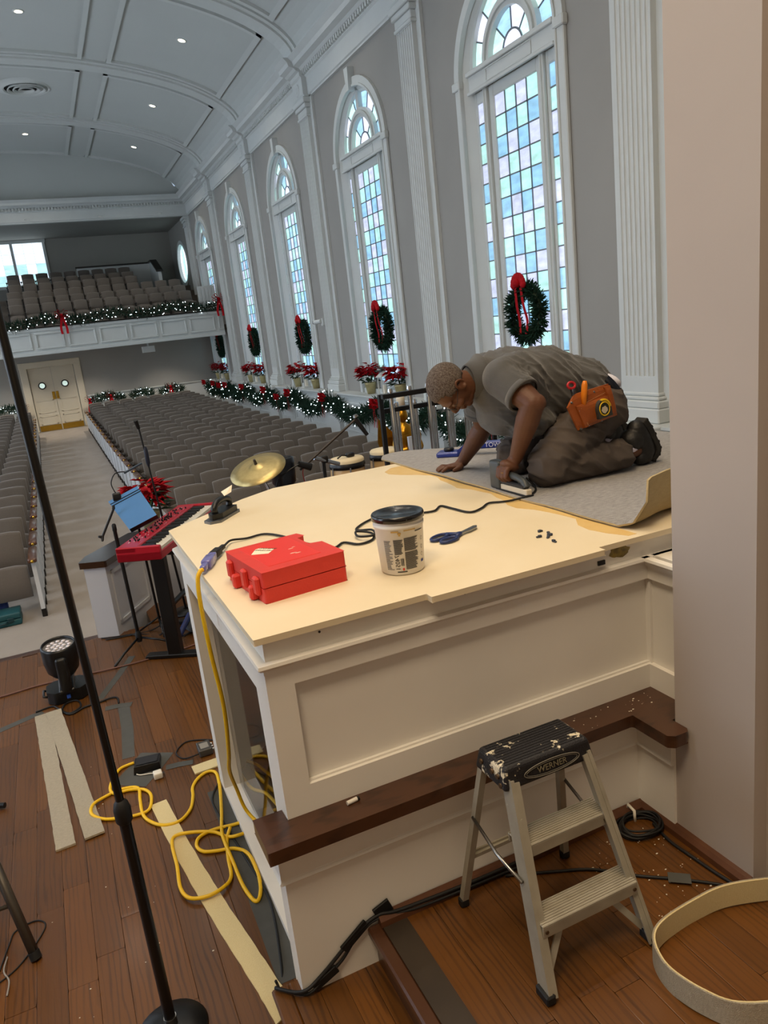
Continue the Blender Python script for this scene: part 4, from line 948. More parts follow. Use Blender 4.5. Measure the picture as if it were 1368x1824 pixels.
# glue stain beside the seam
R = random.Random(3); pts = []
for i in range(26): y = 2.03 + i * (1.95 / 25); pts.append((1.815, y))
left = []
for i in range(25, -1, -1):
    y = 2.03 + i * (1.95 / 25); w = 0.05 + 0.03 * math.sin(i * 0.9) + R.uniform(-0.015, 0.02)
    if i > 21: w += 0.10 * (1 - abs(i - 23.5) / 2.5)
    if y > 3.0 and i < 20: w *= 0.75
    left.append((1.815 - max(0.012, w), y))
m_ = MB(); m_.prism(pts + left, ZP, ZP + 0.0008); m_.build('glue_stain', mat('tan_glue', 'd9b878', 0.45, var=0.4, vscale=12, col2='c89f55', coord='pos'), PF, True)

# ================================================================ grey carpet on the platform
M_GCAR = mat('grey_loop_carpet', 'aaa7a5', 0.95, var=0.75, vscale=38, col2='7d7a79', bump=0.8, bscale=160, stretch=(1, 2.2, 1), sheen=0.2)
M_BACK = mat('jute_carpet_backing', 'b8a57c', 0.9, var=0.3, vscale=30, col2='9d8a62', bump=0.5, bscale=180, stretch=(1, 1, 3))
def plat_far(x):
    P = BASE[2:7]  # from right end to left
    pts = sorted([(3.31, 3.50), (2.86, 3.93), (2.65, 4.06), (1.05, 4.06)])
    for (a, b) in zip(pts[:-1], pts[1:]):
        if a[0] <= x <= b[0]: return lerp(a[1], b[1], (x - a[0]) / (b[0] - a[0]))
    return 3.5
def smooth(a, b, t): t = max(0, min(1, (t - a) / (b - a))); return t * t * (3 - 2 * t)
nx, ny = 60, 70; V = []
for i in range(nx + 1):
    x = lerp(1.812, 3.30, i / nx)
    yf = plat_far(x) + 0.32 * math.exp(-((x - 1.97) / 0.30) ** 2) * smooth(1.70, 1.90, x + 0.02) + 0.02
    y0 = 2.125 + 0.07 * smooth(1.82, 2.1, x)
    h = smooth(1.805, 1.895, x)          # how far the near edge is rolled up
    Lc = 0.23                            # length that rolls up
    for j in range(ny + 1):
        t = (j / ny) ** 1.35; s_ = t * (yf - y0 + Lc * h)   # arc length from the near edge
        if s_ < Lc * h and h > 0.01:
            q = Lc * h - s_; r = 0.085; a = q / r; amax = 1.5 * h
            if a < amax: yy = y0 + Lc * h - Lc * h + 0.0 - r * math.sin(a); zz = r * (1 - math.cos(a))
            else: e = q - amax * r; yy = y0 - r * math.sin(amax) - e * math.cos(amax); zz = r * (1 - math.cos(amax)) + e * math.sin(amax)
            y = yy
        else: y = y0 + s_ - Lc * h; zz = 0
        ov = max(0, y - plat_far(x)); zz += -0.10 * ov * ov + 0.004 * math.sin(x * 9 + y * 5) * smooth(2.3, 2.8, y) * (1 if ov < 0.02 else 0.3) + 0.004
        xx = x + (0.004 * math.sin(y * 13) if i == 0 else 0)
        V.append((xx, y, ZP + 0.002 + max(0, zz)))
F = [(i * (ny + 1) + j, (i + 1) * (ny + 1) + j, (i + 1) * (ny + 1) + j + 1, i * (ny + 1) + j + 1) for i in range(nx) for j in range(ny)]
GC = empty('carpet_sheet', (2.4, 3.0, ZP), label='grey loop carpet sheet on the platform with a curled near edge', cat='carpet')
n0 = len(V); up = [(x, y, z) for (x, y, z) in V]
# normals for thickness
me = bpy.data.meshes.new('pile'); me.from_pydata(up, [], F); me.update()
nrm = [v.normal.copy() for v in me.vertices]
pile = [(Vector(p) + n_ * 0.008) for p, n_ in zip(up, nrm)]
mb = MB(); mb.add(pile, F, True); mb.build('pile', M_GCAR, GC, True)
mb = MB(); mb.add([Vector(p) + n_ * 0.0005 for p, n_ in zip(up, nrm)], [tuple(reversed(f)) for f in F], True)
bnd = [j for j in range(ny + 1)] + [i * (ny + 1) + ny for i in range(1, nx + 1)] + [nx * (ny + 1) + j for j in range(ny - 1, -1, -1)] + [i * (ny + 1) for i in range(nx - 1, 0, -1)]
k = len(bnd); mb.add([Vector(up[b]) + nrm[b] * 0.0005 for b in bnd] + [pile[b] for b in bnd], [(i, (i + 1) % k, k + (i + 1) % k, k + i) for i in range(k)])
mb.build('backing', M_BACK, GC, True)

# ================================================================ low panelled wall with the dark wood cap
LW = empty('low_wall', (1.0, 1.97, 0.15), label='low white wall with apron moulding and dark stained wood cap', cat='low wall')
m_ = MB(); m_.box(0.44, 1.80, 1.97, 2.015, 0.15, 0.70); m_.box(0.365, 0.44, 1.97, 2.055, 0.0, 0.70); m_.build('wall_panel', M_FASC, LW, True)
m_ = MB(); m_.sweep([(0, 0), (0.012, 0), (0.018, 0.006), (0.014, 0.014), (0.012, 0.020), (0.012, 0.125), (0, 0.125)], [((0.352, 1.97, 0.572), (0, -1, 0), (0, 0, 1)), ((1.735, 1.97, 0.572), (0, -1, 0), (0, 0, 1))])
m_.sweep([(0, 0), (0.012, 0), (0.018, 0.006), (0.014, 0.014), (0.012, 0.020), (0.012, 0.125), (0, 0.125)], [((0.365, 2.08, 0.572), (-1, 0, 0), (0, 0, 1)), ((0.365, 1.958, 0.572), (-1, 0, 0), (0, 0, 1))]); m_.build('apron', M_FASC, LW, True)
m_ = MB(); m_.box(1.735, 1.86, 1.79, 1.97, 0.30, 0.70); m_.sweep([(0, 0), (0.012, 0), (0.018, 0.006), (0.014, 0.014), (0.012, 0.020), (0.012, 0.125), (0, 0.125)], [((1.735, 1.79, 0.572), (-1, 0, 0), (0, 0, 1)), ((1.735, 1.965, 0.572), (-1, 0, 0), (0, 0, 1))]); m_.build('return_wall', M_FASC, LW, True)
capm = MB(); capm.prism([(0.318, 1.90), (1.655, 1.90), (1.655, 1.735), (1.675, 1.718), (1.73, 1.718), (1.742, 1.735), (1.742, 1.80), (1.86, 1.80), (1.86, 2.02), (0.413, 2.02), (0.413, 2.08), (0.318, 2.08)], 0.697, 0.742)
cap = capm.build('wood_cap', M_WOODD, LW, True); bv = cap.modifiers.new('edge', 'BEVEL'); bv.width = 0.012; bv.segments = 3; bv.limit_method = 'ANGLE'; bv.angle_limit = 0.7
# small battery lying on the cap
bt = empty('battery', (0.62, 1.985, 0.742), label='small white battery lying on the dark wood cap', cat='battery')
m_ = MB(); m_.cyl((0.598, 1.985, 0.7495), (0.633, 1.99, 0.7495), 0.007, n=12); m_.build('casing', mat('white_sleeve', 'd8d4cc', 0.4), bt, True); m_ = MB(); m_.cyl((0.633, 1.99, 0.7495), (0.641, 1.991, 0.7495), 0.007, n=12); m_.build('terminal_end', M_BLACK, bt, True)
# gaffer tape and taped cables on the low wall
tp = empty('taped_cables', (0.6, 1.95, 0.2), label='black cables taped along the low wall above the step', cat='cable')
m_ = MB(); P = spline([(0.29, 2.03, 0.165), (0.36, 1.962, 0.175), (0.43, 1.96, 0.205), (0.56, 1.96, 0.30), (0.64, 1.957, 0.335), (0.72, 1.945, 0.33), (1.0, 1.935, 0.325), (1.3, 1.935, 0.325)], 6); m_.tube(P, 0.006, 6); m_.build('cable', M_RUBBER, tp, True)
m_ = MB(); P = spline([(0.29, 2.035, 0.163), (0.37, 1.962, 0.160), (0.43, 1.96, 0.185), (0.50, 1.96, 0.225), (0.57, 1.96, 0.295), (0.65, 1.955, 0.325), (0.8, 1.935, 0.316), (1.2, 1.925, 0.312)], 6); m_.tube(P, 0.005, 6); m_.build('cable', M_RUBBER, tp, True)
for (x, z, w, h, a) in ((0.44, 0.188, 0.09, 0.030, 0.42), (0.555, 0.293, 0.11, 0.032, 0.62), (0.66, 0.345, 0.06, 0.05, 0.35)):
    m_ = MB(); m_.bbox(-w / 2, w / 2, -0.002, 0.008, -h / 2, h / 2, 0.002, Matrix.Translation((x, 1.957, z)) @ Matrix.Rotation(-a, 4, 'Y')); m_.build('tape', mat('black_gaffer', '0e0e0e', 0.55), tp, True)
# ================================================================ stage floor bits
M_STRIP = mat('cream_carpet_pile', 'd6cab2', 0.95, var=0.5, vscale=70, col2='b3a68d', bump=1.0, bscale=260, stretch=(1, 3, 1))
M_SBACK = mat('cream_woven_backing', 'dfcd9c', 0.85, var=0.35, vscale=120, col2='c9b37c', bump=0.5, bscale=300, stretch=(3, 1, 1))
def ribbon(mb, C, w, th, z0, wob=0.0, seed=0, z=None):
    """flat strip along plan centreline points"""
    R = random.Random(seed); n = len(C); vs = []
    for i, c in enumerate(C):
        a = Vector(C[max(0, i - 1)]); b = Vector(C[min(n - 1, i + 1)]); t = (b - a); t.z = 0; t.normalize(); s_ = Vector((-t.y, t.x, 0)); zz = Vector((0, 0, (z(i / (n - 1)) if z else 0) + z0)); c = Vector((c[0], c[1], 0)) + zz
        ww = w / 2 + R.uniform(-wob, wob)
        vs += [c - s_ * ww, c + s_ * ww, c + s_ * ww + Vector((0, 0, th)), c - s_ * ww + Vector((0, 0, th))]
    fs = []
    for i in range(n - 1): fs += [(4 * i + k, 4 * i + (k + 1) % 4, 4 * (i + 1) + (k + 1) % 4, 4 * (i + 1) + k) for k in range(4)]
    fs += [(3, 2, 1, 0), (4 * n - 4, 4 * n - 3, 4 * n - 2, 4 * n - 1)]; mb.add(vs, fs)
def line(a, b, n): return [(lerp(a[0], b[0], i / n), lerp(a[1], b[1], i / n), 0) for i in range(n + 1)]
m_ = MB(); ribbon(m_, line((-0.423, 4.96), (-0.327, 3.437), 40), 0.085, 0.010, 0.001, 0.0015, 1); tag(m_.build('carpet_strip', M_STRIP), 'cream pile carpet strip on the stage floor, farther from the platform of the V pair', 'carpet strip', 'cut carpet strips')
m_ = MB(); ribbon(m_, line((-0.352, 4.945), (-0.198, 3.446), 40), 0.088, 0.010, 0.006, 0.0015, 2, z=lambda t: 0.006 * max(0, 1 - t * 2.5)); tag(m_.build('carpet_strip', M_STRIP), 'cream pile carpet strip on the stage floor, nearer the yellow cord of the V pair', 'carpet strip', 'cut carpet strips')
sl = [(0.108, 3.55, 0), (0.145, 3.2, 0), (0.186, 2.88, 0), (0.222, 2.64, 0), (0.262, 2.40, 0), (0.293, 2.21, 0), (0.312, 2.08, 0), (0.33, 1.92, 0)]
m_ = MB(); ribbon(m_, [tuple(p) for p in spline(sl, 5)], 0.078, 0.006, 0.001, 0.0015, 3)
m_.v = [(min(x, 0.276 + (0.2 if y > 2.07 else 0)), y, z) for x, y, z in m_.v]
tag(m_.build('carpet_strip', M_SBACK), 'long cream strip of woven carpet backing running along the platform foot', 'carpet strip', 'cut carpet strips')
m_ = MB(); ribbon(m_, line((0.315, 3.735), (0.59, 3.75), 8), 0.085, 0.008, 0.002, 0.002, 4); tag(m_.build('carpet_scrap', M_SBACK), 'short cream carpet scrap lying under the platform side opening', 'carpet scrap')
# standing loop of carpet strip near the step stool
lp = spline([(1.745, 1.40), (1.60, 1.447), (1.49, 1.458), (1.37, 1.447), (1.29, 1.415), (1.256, 1.355), (1.25, 1.285), (1.268, 1.215), (1.32, 1.15), (1.45, 1.09), (1.62, 1.10), (1.75, 1.18)] and [(a, b, 0) for a, b in [(1.742, 1.40), (1.60, 1.447), (1.49, 1.458), (1.37, 1.447), (1.29, 1.415), (1.256, 1.355), (1.25, 1.285), (1.268, 1.215), (1.32, 1.15), (1.45, 1.09), (1.60, 1.08), (1.70, 1.12)]], 6)
for nm, off, m, lab in (('pile_side', 0.0045, M_STRIP, None), ('backing_side', 0.0, M_SBACK, None)):
    if nm == 'pile_side': LP = empty('carpet_loop', (1.5, 1.3, 0.30), label='cream carpet strip standing on edge in a loop beside the step stool', cat='carpet strip', group='cut carpet strips')
    vs = []; n = len(lp)
    for i, c in enumerate(lp):
        t = (lp[min(n - 1, i + 1)] - lp[max(0, i - 1)]).normalized(); s_ = Vector((-t.y, t.x, 0)); 
        for k, (o, z) in enumerate(((off, 0.302), (off + 0.0045, 0.302), (off + 0.0045, 0.382), (off, 0.382))): p = c - s_ * o; vs.append((p.x, p.y, z + 0.004 * math.sin(i * 0.35)))
    fs = [(4 * i + k, 4 * i + (k + 1) % 4, 4 * (i + 1) + (k + 1) % 4, 4 * (i + 1) + k) for i in range(n - 1) for k in range(4)] + [(3, 2, 1, 0), (4 * n - 4, 4 * n - 3, 4 * n - 2, 4 * n - 1)]
    MB().add(vs, fs).build(nm, m, LP, True)
# tape on the stage floor
def tape(pts, w, label, name='floor_tape', z=0.0006):
    m_ = MB(); ribbon(m_, [(x, y, 0) for x, y in pts], w, 0.0006, z, 0.002, 9); return tag(m_.build(name, M_GREYT), label, 'tape', 'grey tape on the stage floor')
tape([(0.06, 4.79), (0.05, 4.45), (0.02, 4.09)], 0.07, 'grey gaffer tape over a cable leading to the black pedal')
tape([(-0.05, 4.80), (0.03, 4.79), (0.11, 4.76)], 0.06, 'short grey tape crossing the far end of the taped cable', z=0.0013)
tape([(0.20, 5.57), (0.06, 5.25), (-0.07, 4.97)], 0.05, 'dark tape line from the tripod stand toward the stage light')
tape([(-1.5, 4.60), (-0.66, 4.92), (-0.42, 5.02)], 0.06, 'grey tape line running left from the stage light')
tape([(-0.01, 3.80), (0.09, 3.93), (0.17, 4.05)], 0.20, 'patch of grey tape around the black pedal')
tape([(0.19, 3.86), (0.26, 3.85), (0.33, 3.83)], 0.05, 'short grey tape between pedal and carpet scrap', z=0.002)
tape([(0.385, 3.5), (0.385, 3.0), (0.38, 2.6), (0.375, 2.2)], 0.09, 'wide grey tape over cables along the platform sill')
# cables on the stage
def cable(name, pts, r, m, label, z=None, group=None):
    P = spline([(p[0], p[1], (p[2] if len(p) > 2 else r + 0.001)) for p in pts], 6); m_ = MB(); m_.tube(P, r, 6); return tag(m_.build(name, m), label, 'cable', group)
M_COPPER = mat('pinkish_cable', '6d4a40', 0.5)
cable('floor_cable', [(-1.5, 5.40), (-0.69, 5.44), (-0.41, 5.465), (0.06, 5.417), (0.32, 5.416), (0.63, 5.456), (0.9, 5.6)], 0.006, M_COPPER, 'thin reddish cable crossing the stage floor behind the stage light')
cable('floor_cable', [(-0.46, 5.03), (-0.36, 5.05), (-0.32, 4.98), (-0.26, 4.87), (-0.19, 4.93), (-0.21, 5.04), (-0.28, 5.03), (-0.30, 4.93), (-0.25, 4.85), (-0.17, 4.90), (-0.08, 4.912), (0.0, 4.93), (0.035, 4.90), (0.035, 4.82)], 0.006, M_RUBBER, 'looped black cable coiled in front of the stage light')
cable('floor_cable', [(0.37, 3.86, 0.02), (0.29, 3.89), (0.265, 3.98), (0.33, 4.06), (0.42, 4.03), (0.52, 3.97), (0.6, 4.1)], 0.004, M_RUBBER, 'thin black cable looping round the small grey box')
cable('floor_cable', [(0.42, 3.56, 0.008), (0.35, 3.42), (0.36, 3.2), (0.39, 2.9), (0.41, 2.6, 0.01), (0.365, 2.3), (0.33, 2.17), (0.30, 2.06, 0.16)], 0.005, M_RUBBER, 'black cable along the foot of the platform sill')
cable('floor_cable', [(1.10, 1.92, 0.306), (1.25, 1.85, 0.306), (1.366, 1.79, 0.306), (1.466, 1.693, 0.306), (1.571, 1.608, 0.306), (1.67, 1.515, 0.306), (1.72, 1.44, 0.306)], 0.005, M_RUBBER, 'black cable running under the step stool to the pier')
cable('floor_cable', [(1.70, 1.86, 0.306), (1.68, 1.76, 0.306), (1.685, 1.66, 0.306), (1.69, 1.58, 0.306), (1.70, 1.50, 0.306)], 0.006, M_RUBBER, 'black cable lying along the base of the pier')
tg = MB(); ribbon(tg, [(1.545, 1.63, 0), (1.60, 1.585, 0)], 0.045, 0.0008, 0.3105); tag(tg.build('floor_tape', M_GREYT), 'small tape square holding the cable near the pier', 'tape')
# coiled cable by the pier
ck = empty('cable_coil', (1.645, 1.868, 0.30), label='coil of black cable with a white tie in the corner by the pier', cat='cable')
R = random.Random(12)
for k in range(9):
    r = 0.066 + 0.014 * R.random(); dx, dy = R.uniform(-0.008, 0.008), R.uniform(-0.008, 0.008); zz = 0.306 + 0.006 * (k // 2)
    m_ = MB(); m_.tube([(1.645 + dx + r * math.cos(t) * 1.05, 1.868 + dy + r * math.sin(t) * 0.85, zz + 0.004 * math.sin(3 * t + k)) for t in [2 * PI * i / 28 for i in range(28)]], 0.0042, 6, closed=True); m_.build('cable_turn', M_RUBBER, ck, True)
m_ = MB(); m_.tube([(1.66, 1.91, 0.30), (1.662, 1.915, 0.34), (1.665, 1.95, 0.345), (1.665, 1.955, 0.31)], 0.006, 6); m_.build('white_tie', mat('white_plastic', 'dcd6c8', 0.4), ck, True)
# plaster crumbs on the upper floor and cap
R = random.Random(21)
for lab, n, x0, x1, y0, y1, z in (('on the upper floor by the pier', 70, 1.35, 1.72, 1.45, 1.88, 0.301), ('on the dark wood cap', 30, 1.4, 1.82, 1.91, 2.0, 0.7425), ('on the stage planks', 40, -0.4, 0.2, 2.3, 4.5, 0.0008)):
    m_ = MB()
    for k in range(n): m_.ball((R.uniform(x0, x1), R.uniform(y0, y1), z), R.uniform(0.001, 0.0032), 5, 3, (R.uniform(0.6, 2), 1, 0.4))
    tag(m_.build('plaster_crumbs', mat('plaster', 'd8d0c0', 0.9)), 'white plaster crumbs scattered ' + lab, 'debris', kind='stuff')

# ================================================================ yellow extension cord
M_YEL = mat('yellow_cord_jacket', 'e6b914', 0.45, var=0.25, vscale=60, col2='c49a0a')
yc = empty('extension_cord', (0.4, 2.73, ZP), label='yellow extension cord hanging off the platform and coiled on the stage floor', cat='cord')
zf = 0.009
path = [(0.398, 2.729, ZP + 0.022), (0.386, 2.722, ZP + 0.018), (0.372, 2.715, ZP - 0.01), (0.366, 2.71, ZP - 0.10), (0.372, 2.72, 1.05), (0.39, 2.76, 0.80), (0.392, 2.86, 0.55), (0.40, 3.0, 0.38), (0.43, 3.10, 0.22), (0.455, 3.10, 0.10), (0.50, 3.02, 0.05), (0.56, 2.95, 0.012), (0.62, 3.1, zf), (0.60, 3.30, zf), (0.545, 3.40, zf), (0.53, 3.567, zf), (0.55, 3.66, zf), (0.61, 3.62, zf), (0.66, 3.45, zf), (0.72, 3.2, zf)]
m_ = MB(); m_.tube(spline(path, 7), 0.0082, 8); m_.build('cord', M_YEL, yc, True)
loopP = [(0.041, 4.003), (-0.029, 3.989), (-0.069, 3.921), (-0.099, 3.827), (-0.085, 3.758), (-0.01, 3.745), (0.06, 3.70), (0.083, 3.621), (0.059, 3.514), (0.005, 3.499), (-0.074, 3.521), (-0.15, 3.56), (-0.20, 3.62), (-0.19, 3.70), (-0.13, 3.755), (-0.05, 3.776), (0.03, 3.74), (0.028, 3.62), (0.025, 3.50), (0.045, 3.42), (0.10, 3.345), (0.176, 3.332), (0.239, 3.397), (0.27, 3.50), (0.282, 3.575), (0.32, 3.64), (0.375, 3.675), (0.415, 3.64), (0.405, 3.50), (0.37, 3.30), (0.338, 3.148), (0.33, 3.05), (0.334, 2.897), (0.336, 2.755), (0.348, 2.66), (0.362, 2.625), (0.38, 2.64), (0.40, 2.70), (0.41, 2.79), (0.405, 2.92), (0.36, 2.99), (0.283, 3.02), (0.234, 3.047), (0.214, 3.10), (0.235, 3.155), (0.30, 3.175), (0.39, 3.16), (0.445, 3.13), (0.445, 3.08), (0.39, 3.055), (0.35, 3.09), (0.30, 3.16), (0.20, 3.20), (0.135, 3.21), (0.115, 3.15), (0.112, 3.0), (0.102, 2.855), (0.125, 2.775), (0.19, 2.745), (0.26, 2.76), (0.305, 2.82), (0.322, 2.95), (0.345, 3.07), (0.375, 3.13)]
m_ = MB(); R = random.Random(2); L2 = []
for i, (x, y) in enumerate(loopP):
    z = zf + (0.012 if 0.30 < x < 0.45 and 2.98 < y < 3.2 and i % 2 else 0.0) + (0.010 if x < -0.15 else 0) + (0.012 if 0.09 < x < 0.30 and 2.7 < y < 3.25 and i > 45 else 0)
    L2.append((x, y, z))
m_.tube(spline(L2, 6), 0.0082, 8); m_.build('cord', M_YEL, yc, True)
M_PLUG = mat('clear_blue_connector', '7f80c8', 0.2, trans=0.35, coat=0.4)
def along(a, b): a, b = Vector(a), Vector(b); d = (b - a); return Matrix.Translation(a) @ d.to_track_quat('X', 'Z').to_matrix().to_4x4(), d.length
Mx, l = along((0.398, 2.730, ZP + 0.022), (0.470, 2.885, ZP + 0.024))
m_ = MB(); m_.rbox(0, l * 0.35, -0.012, 0.012, -0.012, 0.012, 0.006, 2, Mx); m_.rbox(l * 0.3, l * 0.8, -0.019, 0.019, -0.017, 0.017, 0.006, 2, Mx); m_.rbox(l * 0.78, l, -0.016, 0.016, -0.014, 0.014, 0.005, 2, Mx); m_.build('connector', M_PLUG, yc, True)
# black tool cord with plug
tc = empty('power_cable', (0.5, 2.93, ZP), label='black tool cord from the blue connector past the bucket to the stapler', cat='cord')
Mx, l = along((0.470, 2.885, ZP + 0.024), (0.535, 2.99, ZP + 0.022)); m_ = MB(); m_.rbox(0, l * 0.55, -0.016, 0.016, -0.014, 0.014, 0.005, 2, Mx); m_.rbox(l * 0.5, l, -0.009, 0.009, -0.009, 0.009, 0.004, 2, Mx); m_.build('plug', M_RUBBER, tc, True)
z1 = ZP + 0.007
P = [(0.535, 2.99, ZP + 0.02), (0.585, 3.085, ZP + 0.014), (0.655, 3.09, z1), (0.733, 3.098, z1), (0.785, 3.0, z1), (0.82, 2.85, z1), (0.886, 2.675, z1), (0.951, 2.711, z1), (0.99, 2.645, z1), (1.057, 2.665, z1), (1.085, 2.74, z1 + 0.004), (1.04, 2.79, z1 + 0.01), (1.02, 2.72, z1 + 0.008), (1.07, 2.68, z1 + 0.012), (1.10, 2.77, z1 + 0.008), (1.06, 2.84, z1), (1.10, 2.90, z1), (1.171, 2.955, z1), (1.25, 2.99, z1), (1.36, 2.90, z1), (1.44, 2.87, z1), (1.504, 2.924, z1), (1.52, 2.84, z1), (1.54, 2.73, z1), (1.61, 2.75, z1), (1.677, 2.80, z1), (1.73, 2.775, z1), (1.78, 2.755, z1 + 0.002), (1.85, 2.742, z1 + 0.010), (1.92, 2.79, z1 + 0.012), (1.955, 2.85, z1 + 0.02), (1.95, 2.90, z1 + 0.05)]
m_ = MB(); m_.tube(spline(P, 6), 0.0048, 7); m_.build('cord', M_RUBBER, tc, True)

# ================================================================ red tool case
M_REDP = mat('red_polyethylene', 'cc352a', 0.5, var=0.3, vscale=30, col2='b82a22', bump=0.08, bscale=160)
M_REDI = mat('bright_red_panel', 'd42f24', 0.45)
ca = empty('tool_case', (0.636, 2.45, ZP), math.radians(6.5), 'red plastic tool case with taped paper note, lying flat', 'case')
hx, hy, hh = 0.150, 0.175, 0.105
def case_half(mb, z0, z1):
    poly = [(-hx, -hy), (hx, -hy), (hx, 0.0), (hx - 0.045, 0.012), (hx - 0.045, 0.11), (hx - 0.01, 0.125), (hx - 0.02, hy), (-hx, hy)]
    mb.prism(poly, z0, z1)
def bev(o, w, seg=2, ang=0.6): b = o.modifiers.new('edge', 'BEVEL'); b.width = w; b.segments = seg; b.limit_method = 'ANGLE'; b.angle_limit = ang; return o
m_ = MB(); case_half(m_, 0.0, 0.050); bev(m_.build('lower_shell', M_REDP, ca), 0.012, 3)
m_ = MB(); case_half(m_, 0.053, hh); bev(m_.build('upper_shell', M_REDP, ca), 0.012, 3)
m_ = MB(); m_.box(-hx + 0.012, hx - 0.055, -hy + 0.03, hy - 0.012, 0.045, 0.058); m_.build('seam', mat('dark_red_seam', '8c1410', 0.5), ca)
m_ = MB(); m_.bbox(-0.105, 0.085, -0.125, 0.150, hh - 0.001, hh + 0.0015, 0.001); m_.build('lid_panel', M_REDI, ca)
m_ = MB(); m_.bbox(hx - 0.05, hx - 0.012, 0.02, 0.105, 0.03, 0.078, 0.008); m_.build('handle', M_REDP, ca)
for (y, z) in ((-0.13, 0.065), (-0.02, 0.065), (0.12, 0.065)):
    m_ = MB(); m_.bbox(-hx - 0.016, -hx + 0.004, y - 0.018, y + 0.018, z - 0.042, z + 0.02, 0.006); m_.build('latch', M_REDP, ca)
for y in (-0.10, 0.06): m_ = MB(); m_.bbox(-hx - 0.024, -hx + 0.006, y - 0.014, y + 0.014, 0.001, 0.05, 0.006); m_.build('foot', M_REDP, ca)
m_ = MB(); m_.bbox(hx - 0.006, hx + 0.004, -0.06, -0.03, 0.04, 0.065, 0.002); m_.build('front_latch', M_BLACK, ca)
m_ = MB(); m_.add([(-0.085, 0.0, 0), (-0.035, -0.035, 0), (0.005, 0.005, 0), (-0.03, 0.055, 0), (-0.05, 0.05, 0)], [(0, 1, 2, 3, 4)]); m_.v = [(x - 0.015, y + 0.045, hh + 0.0022) for x, y, z in m_.v]; nt_ = m_.build('paper_note', mat('paper', 'e9dcc4', 0.8), ca)
m_ = MB(); R = random.Random(8)
for row in range(2):
    for k in range(9):
        x, y = -0.055 + row * 0.021 + k * 0.0045 - 0.012, 0.083 - k * 0.0058 + row * 0.008; m_.tube([(x - 0.005, y + R.uniform(-0.003, 0.003), hh + 0.003), (x + R.uniform(-0.002, 0.002), y + R.uniform(-0.002, 0.003), hh + 0.003), (x + 0.005, y + R.uniform(-0.003, 0.003), hh + 0.003)], 0.0007, 4)
tag(m_.build('handwriting', mat('pencil_ink', '4c443c', 0.8), nt_), kind='stuff')
m_ = MB()
for (x, y, s_) in ((0.03, 0.0, 0.008), (0.045, 0.012, 0.006), (0.015, -0.055, 0.010), (0.028, -0.065, 0.009)): m_.ball((x, y, hh + 0.0018), s_, 7, 3, (1.5, 0.6, 0.05))
tag(m_.build('scuffs', mat('pale_scuff', 'e0a898', 0.7), ca), kind='stuff')

# ================================================================ white bucket with black lid
BX, BY = 1.0, 2.27
bk = empty('adhesive_bucket', (BX, BY, ZP), label='white plastic bucket of adhesive with black lid and printed label', cat='bucket')
M_BKT = mat('white_bucket_plastic', 'dcd8d0', 0.4)
m_ = MB(); m_.lathe([(0, 0.001), (0.070, 0.001), (0.0745, 0.006), (0.0835, 0.162), (0.0865, 0.163), (0.0870, 0.172), (0.0845, 0.173), (0.0855, 0.185)], n=40); m_.build('pail', M_BKT, bk)
m_ = MB(); m_.lathe([(0.0, 0.199), (0.066, 0.199), (0.070, 0.203), (0.078, 0.203), (0.083, 0.206), (0.088, 0.205), (0.0905, 0.200), (0.0905, 0.186), (0.086, 0.184)], n=40); m_.build('lid', mat('black_lid', '0d0d10', 0.25, coat=0.3, speck=('70706c', 90, 0.66), bump=0.0), bk)
def on_bucket(t, z): f = (z - 0.006) / 0.156; r = lerp(0.0745, 0.0835, f) + 0.0005; return (r * math.cos(t), r * math.sin(t), z)
def label_patch(mb, t0, t1, z0, z1, e=0.0):
    n = max(2, int(abs(t1 - t0) / 0.06)); vs = []
    for i in range(n + 1):
        t = lerp(t0, t1, i / n)
        for z in (z0, z1): p = on_bucket(t, z); f = 1 + e / 0.08; vs.append((p[0] * f, p[1] * f, p[2]))
    mb.add(vs, [(2 * i, 2 * i + 2, 2 * i + 3, 2 * i + 1) for i in range(n)])
T0 = -PI * 0.58   # direction toward the photographer
M_INK = mat('label_ink', '3d3b38', 0.6); M_INK2 = mat('label_grey_print', '7a7772', 0.6); M_INKB = mat('label_blue', '2a3f8c', 0.6); M_INKR = mat('label_red', 'c8402c', 0.6); M_INKK = mat('label_black', '141414', 0.6)
m_ = MB(); R = random.Random(5)
for (a, b, z0, z1) in ((-0.02, 0.62, 0.022, 0.083), (-0.02, 0.62, 0.088, 0.132), (-0.46, -0.06, 0.078, 0.128)):
    z = z1
    while z > z0:
        w = R.uniform(0.75, 1.0); label_patch(m_, T0 + a, T0 + lerp(a, b, w), z - 0.0021, z, 0.0004); z -= 0.0033
tag(m_.build('small_print', M_INK, bk), kind='stuff')
m_ = MB(); z = 0.125
while z > 0.02: label_patch(m_, T0 - 0.9, T0 - 0.9 + R.uniform(0.2, 0.36), z - 0.003, z, 0.0003); z -= 0.005
tag(m_.build('side_print', M_INK2, bk), kind='stuff')
m_ = MB(); t = -0.23
while t < -0.08: w = R.choice((0.008, 0.014, 0.02)); label_patch(m_, T0 + t, T0 + t + w, 0.036, 0.062, 0.0004); t += w + R.choice((0.008, 0.014))
tag(m_.build('barcode', M_INKK, bk), kind='stuff')
me = text_mesh('74051', 0.022); o = link('item_number', me, M_INKK, bk); 
for v in me.vertices:
    a, b = v.co.x, v.co.y; p = on_bucket(T0 - 0.36 - b / 0.08, 0.048 - a); v.co = Vector((p[0] * 1.008, p[1] * 1.008, p[2]))
m_ = MB(); label_patch(m_, T0 - 0.17, T0 - 0.09, 0.019, 0.028, 0.0004); m_.build('red_mark', M_INKR, bk)
m_ = MB(); label_patch(m_, T0 + 0.80, T0 + 1.0, 0.034, 0.043, 0.0004); m_.build('blue_mark', M_INKB, bk)
m_ = MB()
